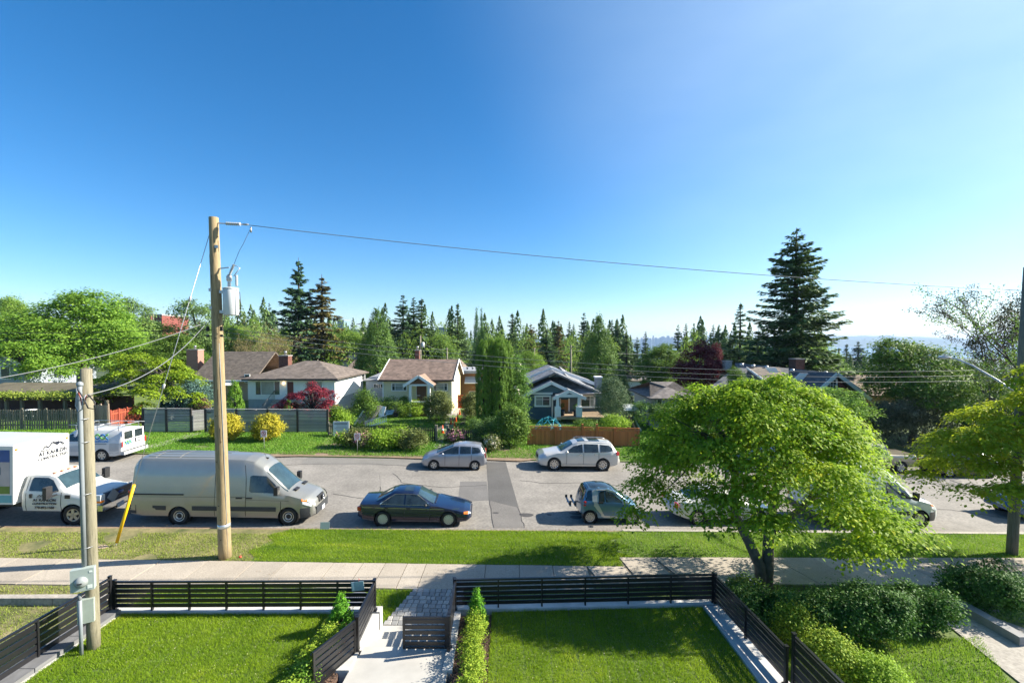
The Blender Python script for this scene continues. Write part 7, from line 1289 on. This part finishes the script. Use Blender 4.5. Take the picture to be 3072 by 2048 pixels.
shrub('lilac', 'pale flowering lilac right of the columnar cedars', 1552, 1262, 74, 215, lm('lilac_leaves', (.05, .12, .02), (.14, .24, .045), .4, .5), 6500, .13, 170, .22, Yd=41.3, shape='lumpy', flowers=(whitef, 260, .14)); shrub('pine_shrub', 'rounded grey green mountain pine in front of the blue house deck', 1838, 1262, 108, 128, lm('pine_needles', (.03, .065, .03), (.11, .16, .07), .15, .6), 6000, .14, 150, .2, Yd=40.5, asp=.25); shrub('bush', 'low bright bush at the foot of the mountain pine', 1850, 1292, 95, 40, lite, 1800, .10, 50, .15, Yd=38); shrub('hedge', 'sheared light green hedge right of the mountain pine', 1950, 1272, 115, 66, lm('hedge_leaves', (.05, .12, .02), (.14, .23, .045), .35, .7), 3600, .10, 100, .15, shape='box', Yd=41); shrub('hedge', 'darker hedge continuing behind the maple crown', 2030, 1290, 110, 80, mid, 3200, .11, 90, .18, shape='box', Yd=40)
shrub('bush', 'low plants along the blue house path', 1760, 1296, 90, 34, mid, 1300, .10, 40, .14, Yd=37.5)
shrub('blue_spruce', 'spreading blue spruce behind the grey slat gate', 560, 1236, 128, 100, bg_, 6500, .16, 170, .24, Yd=40.5, shape='lumpy', asp=.3); BC = shell(21, lm('bright_cedar', (.05, .12, .012), (.15, .26, .025), .3, .7), 3, .75, lambda f: (1 - f * .97) ** .45 * min(1, f * 6 + .6), 160, 5000, .08, .11, 1.2)
p = A(706, 1240, 40); put(BC, 'pyramid_cedar', 'bright pyramidal cedar beside the tall pole and white bungalow', p.x, 40, SL * p.x, A(706, 1142, 40).z - SL * p.x, .82); p = A(864, 1235, 42.5); put(BC, 'pyramid_cedar', 'small dark clipped cedar below the maroon door', p.x, 42.5, SL * p.x, A(864, 1200, 42.5).z - SL * p.x, .55)
shrub('bush', 'dull red shrub right of the blue spruce', 598, 1238, 40, 40, lm('dull_red_leaves', (.08, .05, .03), (.2, .12, .09), .3, .6), 900, .09, 30, .14, Yd=40)
# pads: layered sprays of leaves
def pads(g, C, rad, nl, leaf, m, droop=.5, spread=.42, asp=.7, thick=.075):
    n = len(C); k = g.integers(0, n, nl); gg = np.clip(g.normal(size=(nl, 2)), -1.9, 1.9) * (rad[k] * spread)[:, None]; d2 = (gg ** 2).sum(1); P = C[k].copy(); P[:, 0] += gg[:, 0]; P[:, 1] += gg[:, 1]; P[:, 2] += g.normal(0, thick, nl) - droop * d2 / rad[k]
    Nn = np.stack([gg[:, 0] * .9 / rad[k], gg[:, 1] * .9 / rad[k], np.ones(nl)], 1) + unit(g, nl) * .55; T = np.stack([gg[:, 0], gg[:, 1], -.6 * rad[k]], 1) + unit(g, nl) * .3; s = leaf * g.uniform(.6, 1.35, nl)
    return quads('crown', P, Nn, T, s, s * asp, m)
def maple(label, base, cx, cy, rx, ry, ztop, drops, n1, nl, leaf, m, seed, stems, prad=(.7, 1.25), name='maple_tree', m_b=None, inner=.4, nlimb=46, ylim=9e3, pw_=1.7, extra=()):
    """umbrella crown: drops = fall of the rim toward +x, -x, +y, -y"""
    g = np.random.default_rng(seed); az = g.uniform(0, 2 * np.pi, n1); rho = np.sqrt(g.random(n1)) * 1.0; c_, s_ = np.cos(az), np.sin(az); rho = rho * (1 + .12 * np.sin(3 * az + seed) + .09 * np.sin(5 * az + 2 * seed) + g.normal(0, .05, n1))
    dr = np.where(c_ > 0, drops[0], drops[1]) * c_ ** 2 + np.where(s_ > 0, drops[2], drops[3]) * s_ ** 2; lay = np.where(g.random(n1) < inner, g.uniform(.6, 2.5, n1), g.uniform(0, .35, n1)) * (1 - .45 * rho)
    C = np.stack([cx + rx * rho * c_, cy + ry * rho * s_, ztop - dr * rho ** pw_ - lay + g.normal(0, .12, n1)], 1); C[:, 2] = np.maximum(C[:, 2], np.maximum(base[2] + .75, EYE - (ylim - 1020) / F * C[:, 1] - np.where(C[:, 0] > cx, .35, -.55) * (C[:, 0] - cx) / rx)); rad = g.uniform(prad[0], prad[1], n1)
    if len(extra): C = np.concatenate([C, np.array(extra)]); rad = np.concatenate([rad, g.uniform(prad[0], prad[1], len(extra)) * .85]); n1 = len(C)
    t = thing(name, label, 'tree', base); B0 = np.array(base); link('crown', pads(g, C - B0, rad, nl, leaf, m), t, True); b = MB(); m_b = m_b or m_bark
    for st in stems: b.tube([Vector(q) - Vector(base) for q in st[0]], st[1], 10)
    ends = [Vector(st[0][-1]) - Vector(base) for st in stems]; mids = [Vector(st[0][-2]) - Vector(base) for st in stems]
    for i in g.choice(n1, nlimb, replace=False):
        q = Vector(C[i] - B0); j = min(range(len(ends)), key=lambda e: (ends[e] - q).length); o_ = mids[j].lerp(ends[j], g.random()); mm = o_.lerp(q, .5) + Vector((0, 0, .35)); b.tube([o_, o_.lerp(mm, .55) + Vector((0, 0, .1)), mm, q.lerp(mm, .1)], [.065, .05, .035, .012], 5, cap=False)
    b.build('trunk', m_b, t, True); return t
mapm = lm('maple_leaves', (.07, .16, .014), (.27, .36, .02), .55, .45, (.60, .56, .03)); MBs = (8.24, 14.68, -.15)
maple('large spreading green maple drooping over the pavement and the parked white van', MBs, 8.0, 14.7, 3.5, 3.4, 6.6, (3.6, 3.0, 3.2, 3.1), 175, 100000, .098, mapm, 31,
    [([(8.2, 14.68, -.3), (8.12, 14.68, .5), (7.75, 14.7, 1.3), (7.3, 14.75, 2.2), (7.35, 14.9, 3.4), (7.0, 15.0, 4.8)], [.21, .17, .15, .14, .11, .05]), ([(8.3, 14.68, -.3), (8.38, 14.7, .6), (8.42, 14.75, 1.6), (8.7, 14.9, 2.8), (9.1, 15.1, 4.4)], [.22, .18, .15, .12, .05]), ([(8.4, 14.75, 1.5), (9.3, 14.6, 2.4), (10.4, 14.7, 3.2)], [.11, .09, .04])], ylim=1540, pw_=2.3, inner=.3, extra=[(11.9, 14.4, 1.9), (11.3, 13.9, 1.5), (12.6, 14.7, 2.0), (12.2, 14.2, 1.5), (4.6, 14.6, 4.9), (5.0, 14.8, 5.5), (5.6, 14.9, 6.0), (6.2, 15, 6.35), (5.2, 14.2, 5.1), (4.4, 14.9, 4.4), (10.2, 14.8, 5.7), (10.8, 14.8, 5.4), (11.4, 14.9, 4.9), (11.9, 14.9, 4.3), (10.6, 14.3, 5.2), (9.9, 13.2, 1.7), (11.5, 14.3, 2.5), (10.6, 13.4, 2.0)])
yel = lm('yellow_maple_leaves', (.13, .20, .012), (.34, .38, .02), .55, .6, (.46, .42, .03))
maple('yellow green maple reaching in from the right around the lamp pole', (23.2, 16.3, -.6), 20.9, 16.5, 4.9, 3.2, 6.7, (2.6, 3.2, 3.0, 3.0), 120, 64000, .115, yel, 33, [([(23.2, 16.3, -.8), (23.1, 16.3, 1.2), (22.6, 16.4, 3), (21.8, 16.5, 5.2)], [.2, .17, .13, .05])], ylim=1420, extra=[(17.9, 15.9, 6.5), (18.3, 16.0, 6.9), (18.9, 16.1, 7.1), (19.4, 16.2, 6.8), (16.6, 16.2, 4.6), (16.2, 16.4, 4.0), (16.9, 16.3, 3.6)])
# --- leafy trees
b1 = [(0, 0, 5.2, 2.6, 2.6, 2.2), (-1.7, .3, 3.9, 1.7, 1.8, 1.6), (1.7, -.4, 4.2, 1.7, 1.8, 1.7), (.4, 1.0, 6.6, 1.5, 1.5, 1.3), (-.6, -.9, 3.0, 2.0, 1.6, 1.3)]
D1 = broad(41, lm('spring_leaves', (.06, .14, .018), (.21, .33, .045), .5, .4), b1, 280, 30000, .32, .155, 8, 3.2); D2 = broad(42, lm('fresh_leaves', (.07, .15, .02), (.22, .31, .055), .5, .4), b1, 260, 24000, .36, .155, 8, 3.2); D3 = broad(43, mid, b1, 280, 30000, .30, .155, 8, 3.2); D4 = broad(44, lm('birch_leaves', (.06, .12, .035), (.16, .23, .07), .4, .4), [(0, 0, 5, 1.7, 1.7, 2.6), (.8, .2, 6.6, .9, .9, 1.0), (-.9, 0, 4.0, 1.2, 1.2, 1.4), (0, 0, 3, 1.6, 1.6, 1.2)], 190, 9000, .3, .17, 8, 2.4); D5 = broad(45, wred, b1, 230, 15000, .3, .2, 8, 3.2)
stand(D2, 'leafy_tree', 'round pale green tree at the far left edge', 38, 884, 130, 74); stand(D1, 'leafy_tree', 'largest bright green tree behind the pergola', 245, 876, 330, 52); stand(D1, 'leafy_tree', 'bushy green tree at the left edge in front of the grey house', 95, 940, 270, 48, rz=2.2); stand(D4, 'leafy_tree', 'feathery birch behind the largest green tree', 385, 880, 170, 66); stand(D4, 'leafy_tree', 'light birch left of the tall wooden pole', 590, 886, 170, 72); stand(D2, 'leafy_tree', 'green tree behind the tall pole above the beige roof', 690, 970, 150, 84); stand(D3, 'leafy_tree', 'dark green thicket behind the beige chimney', 520, 1000, 170, 60); stand(D2, 'leafy_tree', 'light tree hiding the foot of the red brick blocks', 455, 953, 190, 70); stand(D1, 'leafy_tree', 'green tree between the birches left of the tall pole', 330, 950, 190, 60, rz=4)
stand(D2, 'leafy_tree', 'rounded yellow green tree left of the conical cedar', 1050, 985, 130, 96); stand(D2, 'leafy_tree', 'soft green tree between bare tree and rusty spruce', 860, 990, 150, 98, rz=1); stand(D3, 'leafy_tree', 'mid green tree under the three firs', 1315, 1000, 110, 96); stand(D2, 'leafy_tree', 'light green tree left of the blue house ridge', 1600, 1050, 95, 66); stand(D5, 'leafy_tree', 'large wine red leaved tree above the maple', 2095, 1020, 150, 56); stand(D5, 'leafy_tree', 'smaller dark red tree right of the wine red one', 2140, 1030, 60, 68); stand(D3, 'leafy_tree', 'dark round tree left of the wine red tree', 1985, 1028, 150, 62); stand(D2, 'leafy_tree', 'light green tree at the foot of the great fir', 2470, 1052, 110, 62); stand(D3, 'leafy_tree', 'dense big-leaved green tree right of the red gable', 2745, 1010, 300, 39); stand(D3, 'leafy_tree', 'shaded tree behind the street lamp', 2905, 1080, 230, 42)
stand(D1, 'leafy_tree', 'fresh green tree in front of the red gable house', 2450, 1160, 330, 36); stand(D3, 'leafy_tree', 'small grey green tree on the dark roof edge', 2216, 1098, 80, 43); stand(D2, 'leafy_tree', 'yellow green tree low behind the great fir trunk', 2560, 1110, 110, 70)
shrub('hedge', 'tall grey olive hedge across the road at right', 2735, 1345, 300, 155, lm('grey_olive_leaves', (.04, .055, .03), (.15, .15, .09), .25, .5, (.25, .17, .12)), 12000, .13, 260, .26, shape='lumpy', ry=2.0); shrub('hedge', 'dark shrubbery behind the white van roof', 2560, 1340, 200, 130, dark, 6000, .14, 160, .26, shape='lumpy', ry=1.6); shrub('hedge', 'dark evergreen mass behind the yellow green maple', 2960, 1340, 220, 150, dark, 6000, .14, 160, .28, shape='lumpy', ry=1.8)
# maples by the driveway
p = G(415, 1262, .06); maple('yellow green Japanese maple over the driveway behind the meter pole', (p.x, 41, SL * p.x), A(440, 1150, 41).x, 41.0, 4.9, 3.0, A(440, 1050, 41).z, (3.4, 3.2, 3, 3.4), 90, 26000, .16, lm('lime_maple_leaves', (.08, .15, .012), (.22, .29, .02), .45, .5), 35, [([(p.x, 41, .6), (p.x + .2, 41, 2.2), (p.x + .7, 41, 3.6), (p.x + 1.0, 41, 5)], [.16, .13, .10, .05])])
p = A(935, 1240, 39.3); maple('crimson Japanese maple overhanging the grey slat fence', (p.x, 39.3, SL * p.x), A(937, 1200, 39.3).x, 39.3, 2.55, 1.8, A(937, 1152, 39.3).z, (1.6, 1.3, 1.5, 1.9), 60, 13000, .12, crim, 36, [([(p.x, 39.3, .2), (p.x - .1, 39.3, 1.2), (p.x + .2, 39.3, 2.2)], [.09, .07, .03])], (.4, .75), m_b=m_barkd, nlimb=26)
# bare branching trees
def bare(label, x, ytop, wp_, Yd, m_b, m_l, nst, nleaf, seed, rise=1.0):
    p = A(x, ytop, Yd); z0 = gzf(p.x, Yd); H = p.z - z0; W_ = wp_ * Yd / F / 2; g = np.random.default_rng(seed); t = thing('bare_tree', label, 'tree', (p.x, Yd, z0)); b = MB(); tips = []
    def grow(q, d, l, r, lev):
        d = d.normalized(); e = q + d * l; m1 = q.lerp(e, .5) + Vector(g.normal(size=3)) * l * .06; b.tube([q, m1, e], [r, r * .8, r * .55], 5 if lev < 2 else 4, cap=False); tips.append(e); tips.append(m1)
        if lev < 4:
            for _ in range(3 if lev < 3 else 2): grow(e if g.random() < .6 else m1, d + Vector((g.normal() * .5, g.normal() * .5, abs(g.normal()) * .15 * rise)), l * g.uniform(.55, .8), r * .55, lev + 1)
    for k in range(nst): a = g.uniform(0, 6.28); grow(Vector((g.normal() * .3, g.normal() * .3, 0)), Vector((math.cos(a) * W_ / H * .8, math.sin(a) * .3, 1)), H * .36, .02 * H * (1.4 / nst ** .5) * .5, 0)
    b.build('trunk', m_b, t, True); k = g.integers(0, len(tips), nleaf); P = np.array([tuple(v) for v in tips])[k] + g.normal(size=(nleaf, 3)) * .22; link('crown', quads('crown', P, unit(g, nleaf) + [0, 0, .4], unit(g, nleaf), .16 * g.uniform(.6, 1.3, nleaf), .10, m_l), t, True)
bare('many stemmed bare tan tree behind the white bungalow', 800, 955, 210, 72, m_barkt, lm('bud_leaves', (.10, .09, .03), (.22, .18, .07), .3, .5), 7, 5200, 51); bare('thin leaved dark tree against the bright sky at right', 3040, 820, 270, 44, m_barkd, lm('sky_leaves', (.02, .03, .012), (.06, .06, .025), .15, .5), 3, 15000, 52, .4); bare('thin leaved branches of a tree cut by the right picture edge', 3110, 760, 200, 34, m_barkd, mid, 2, 6000, 53, .6)
# --- far woods: nobody could count these
def woods(name, label, n, xr, Yr, hr, m, seed, q=46, wd=.2, pw_=.95, lf=.09):
    g = np.random.default_rng(seed); px = g.uniform(*xr, n); Y_ = g.uniform(*Yr, n); X_ = (px - 1536) / F * Y_; H_ = g.uniform(*hr, n) * np.where(((px > 1900) & (px < 2050)) | (px > 2490), .58, 1.0); Z_ = gz(X_, Y_); k = np.repeat(np.arange(n), q); N_ = len(k); f = g.random(N_) ** .8; az = g.uniform(0, 6.28, N_); R_ = (H_ * wd)[k] * (1 - f) ** pw_ * g.uniform(.5, 1.15, N_)
    P = np.stack([X_[k] + np.cos(az) * R_, Y_[k] + np.sin(az) * R_, Z_[k] + f * H_[k]], 1); D_ = np.stack([np.cos(az), np.sin(az), 0 * az + .4], 1); s = (H_ * lf)[k] * (1.15 - f * .6) * g.uniform(.6, 1.2, N_); o = link(name, quads(name, P, D_ + unit(g, N_) * .5, D_ * .6 + np.array([0, 0, -.8]) + unit(g, N_) * .3, s, s * .6, m)); tag(o, label, 'woods', kind='stuff'); return o
woods('far_woods', 'dense dark wood behind the lane poles', 560, (640, 2600), (98, 200), (11.5, 18), dk2, 61, 380, .25, .9, .062); woods('far_woods', 'rounded leafy wood filling in between the conifers', 280, (640, 2560), (82, 150), (8.5, 13), LM['fresh_leaves'], 65, 620, .34, .5, .034); woods('far_woods', 'hazy woods falling away toward the water', 700, (300, 3300), (270, 900), (9, 18), dk, 62, 80); woods('far_woods', 'blue hazy trees by the far shore', 900, (300, 3500), (900, 2250), (10, 20), dk, 63, 50); woods('far_woods', 'leafy wood on the rising ground at left', 160, (-250, 760), (95, 220), (6, 11), LM['fresh_leaves'], 64, 420, .3, .6, .045)
# ================================================================== NEAR GARDEN PLANTS
CY = shell(71, lm('cypress_sprays', (.05, .16, .012), (.16, .34, .03), .35, 1.5), 1.4, .36, lambda f: (1.0 - f) ** .75 * min(1, f * 7 + .5), 190, 5200, .035, .055, 1.2)
p = L(1436, 1846, YZ); put(CY, 'cypress', 'small bright conical cypress at the head of the box shrub row', p.x - .02, 11.25, YZ, .98, .30, 'shrub', 'small conical cypresses'); put(CY, 'cypress', 'small bright conical cypress behind the short fence by the open gate', -4.22, 11.0, YZ, 1.0, .36, 'shrub', 'small conical cypresses')
g = np.random.default_rng(81)
def boxsh(label, x, y, rx, h, seed, m=None): 
    t = thing('box_shrub', label, 'shrub', (x, y, YZ - .03), 0, 'box shrubs in the two mulch beds'); g = np.random.default_rng(seed); me, C = leafcloud('foliage', g, [(0, 0, h * .55, rx, rx, h * .5)], 60, 1500, .06, .045, m or bshin, .9, .6, -.8, .6); link('foliage', me, t, True); b = MB()
    for i in range(5): b.tube([(0, 0, -.02), tuple(Vector(C[i]) * .5), tuple(C[i])], [.01, .007, .003], 4, cap=False)
    b.build('stem', m_bark, t, True)
ords = ['first', 'second', 'third', 'fourth', 'fifth', 'sixth', 'seventh', 'eighth', 'ninth']
for i in range(9): boxsh(ords[i] + ' box shrub of the row below the right-hand cypress, counted from the cypress', -.87 + .01 * i + g.normal() * .02, 10.82 - i * .42, .25, .56, 100 + i)
for i, (x, y, r_, h_) in enumerate(((-4.25, 10.35, .30, .55), (-4.42, 9.75, .22, .45), (-4.28, 9.15, .26, .52), (-4.30, 8.55, .34, .55), (-4.35, 7.9, .3, .5))): boxsh(ords[i] + ' box shrub along the open gate leaf, counted from the cypress', x, y, r_, h_, 130 + i, None if i != 2 else lm('box_leaves_green', (.05, .13, .012), (.16, .26, .03), .35, .9))
# --- neighbour's garden at right
nz = .22; struct(MB().prism([(6.0, 3.0), (24, 3.0), (24, 11.9), (13, 12.2), (6.6, 12.25)], -.8, nz).build('neighbour_lawn', m_soil))
blades('lawn_grass', rg, 60000, lambda x, y: (x > 6.2) & (y < 11.5) & (x < 6.2 + (y - 2.0) * .62), (6.2, 15, 6.5, 11.5), flat(nz), .08, .02, g_right, 'shaggy light green lawn of the neighbouring garden at lower right')
walk = struct(MB().prism([(L(2826, 1862, nz).x, L(2826, 1862, nz).y), (L(3010, 2048, nz).x, L(3010, 2048, nz).y - 2), (L(3300, 2048, nz).x, L(3200, 2048, nz).y - 2), (L(3200, 1930, nz).x, L(3200, 1930, nz).y), (L(2930, 1836, nz).x, L(2930, 1836, nz).y)], nz - .1, nz + .03).build('garden_walk', m_conc))
wa, wb_, wc = L(2872, 1800, .45), L(3075, 1912, .45), L(3000, 1775, .45); m_gst = mat('grey_block', (.24, .235, .23), .85, .15, 3, bump=.2, bscale=12)
tw = thing('garden_wall', 'grey L-shaped low concrete wall beside the neighbour\'s walk', 'wall', (wa.x, wa.y, nz)); MB().bar((wa.x, wa.y, .22), (wb_.x, wb_.y, .22), .28, .5).build('wall', m_gst, tw); MB().bar((wa.x + .1, wa.y + .1, .21), (wc.x, wc.y, .21), .28, .5).build('wall', m_gst, tw)
yew = lm('yew_leaves', (.02, .065, .014), (.075, .155, .025), .25, .9, (.18, .28, .035))
def nshrub(name, label, x, yb, wp_, hp, m, nl, leaf=.05, **k): return shrub(name, label, x, yb, wp_, hp, m, nl, leaf, k.pop('nc', 110), k.pop('cs', .12), z=nz, **k)
nshrub('yew_shrub', 'dark yew shrub nearest the maple trunk', 2330, 1925, 250, 130, yew, 11000, .06, ry=.8, shape='lumpy', group='dark yew shrubs'); nshrub('yew_shrub', 'middle dark yew shrub of the hedge behind the black fence', 2500, 1945, 260, 150, yew, 13000, .06, ry=.8, shape='lumpy', group='dark yew shrubs'); nshrub('yew_shrub', 'upright dark yew shrub in the hedge with light tips', 2650, 1940, 230, 165, yew, 13000, .06, ry=.7, shape='lumpy', group='dark yew shrubs'); nshrub('yew_shrub', 'dark yew shrub at the walk end of the hedge', 2790, 1900, 190, 115, yew, 10000, .06, ry=.7, shape='lumpy', group='dark yew shrubs'); nshrub('yew_shrub', 'large dark yew at the right picture edge by the walk', 3030, 1850, 260, 135, yew, 14000, .06, ry=1.0, shape='lumpy', group='dark yew shrubs')
nshrub('box_shrub', 'rounded yellow green shrub at the capped fence post', 2395, 1955, 140, 125, bshin, 4200, .05, ry=.5, cs=.09); nshrub('box_shrub', 'yellow green shrub between fence and shaggy lawn', 2520, 2075, 170, 150, bshin, 4200, .05, ry=.5, cs=.09); nshrub('box_shrub', 'yellow green shrub at the bottom edge beside the fence', 2660, 2120, 180, 120, lite, 3200, .05, ry=.5, cs=.09)
nshrub('flower_clump', 'clump of blue bells at the foot of the maple', 2255, 1830, 110, 80, mid, 2600, .06, ry=.5, cs=.09, flowers=(bluef, 360, .035), stem=False, cat='flowers'); nshrub('shrub', 'leafy undergrowth below the maple behind the fence corner', 2245, 1880, 130, 80, dark, 2600, .06, ry=.5, cs=.1)
nshrub('shrub', 'low plants left of the maple trunk by the pavement', 2235, 1800, 90, 50, lm('blue_green_leaves', (.05, .09, .05), (.14, .2, .12), .3, .9), 1500, .05, ry=.4, cs=.08, flowers=(bluef, 160, .03), stem=False)
# vine on the pergola
Y = 39.0; gv = np.random.default_rng(91); n = 5200; P = np.stack([gv.uniform(A(-120, 1200, Y).x, A(305, 1200, Y).x, n), Y - .3 + gv.normal(0, .35, n), A(150, 1196, Y).z + .25 + np.abs(gv.normal(0, .18, n)) - .25 * (gv.random(n) < .2)], 1); tag(link('vine', quads('vine', P, unit(gv, n) + [0, -.3, .8], unit(gv, n), .16 * gv.uniform(.6, 1.3, n), .12, lm('vine_leaves', (.09, .15, .02), (.24, .28, .05), .4, .6))), 'light green vine trailing over the pergola beam', 'vine')
# fallen leaves and litter on the verge
n = 500; P = np.stack([rg.uniform(-16, 24, n), rg.uniform(14.2, 18.5, n), np.zeros(n)], 1); P[:, 2] = SL * P[:, 0] + .135; tag(link('leaf_litter', quads('leaf_litter', P, unit(rg, n) * .3 + [0, 0, 1], unit(rg, n), .05, .03, mat('dry_leaf', (.28, .2, .12), .8, .4, 20))), 'scattered dry leaves on verge and pavement', 'leaves', kind='stuff')
n = 900; P = np.stack([np.where(rg.random(n) < .5, rg.uniform(-10.1, -4.6, n), rg.uniform(-.4, 5.0, n)), rg.uniform(7, 11.6, n), np.full(n, YZ + .035)], 1); tag(link('clippings', quads('clippings', P, unit(rg, n) * .5 + [0, 0, 1], unit(rg, n), rg.uniform(.015, .045, n), .012, mat('pale_clipping', (.42, .38, .22), .8, .4, 20))), 'pale clippings and weeds scattered over the two lawns', 'clippings', kind='stuff')
# ================================================================== HAZE
hm = bpy.data.materials.new('haze'); hm.use_nodes = True; nt = hm.node_tree; nt.nodes.clear(); vo = nt.nodes.new('ShaderNodeVolumePrincipled'); vo.inputs['Color'].default_value = (.50, .70, 1, 1); vo.inputs['Density'].default_value = 9e-5; vo.inputs['Anisotropy'].default_value = .1; oo = nt.nodes.new('ShaderNodeOutputMaterial'); nt.links.new(vo.outputs[0], oo.inputs['Volume'])
hz_ = MB().box(-9700, 9700, -120, 9800, -93, 135).build('haze', hm); hz_['kind'] = 'stuff'; hz_['label'] = 'thin blue haze over the whole view'; hz_['category'] = 'haze'
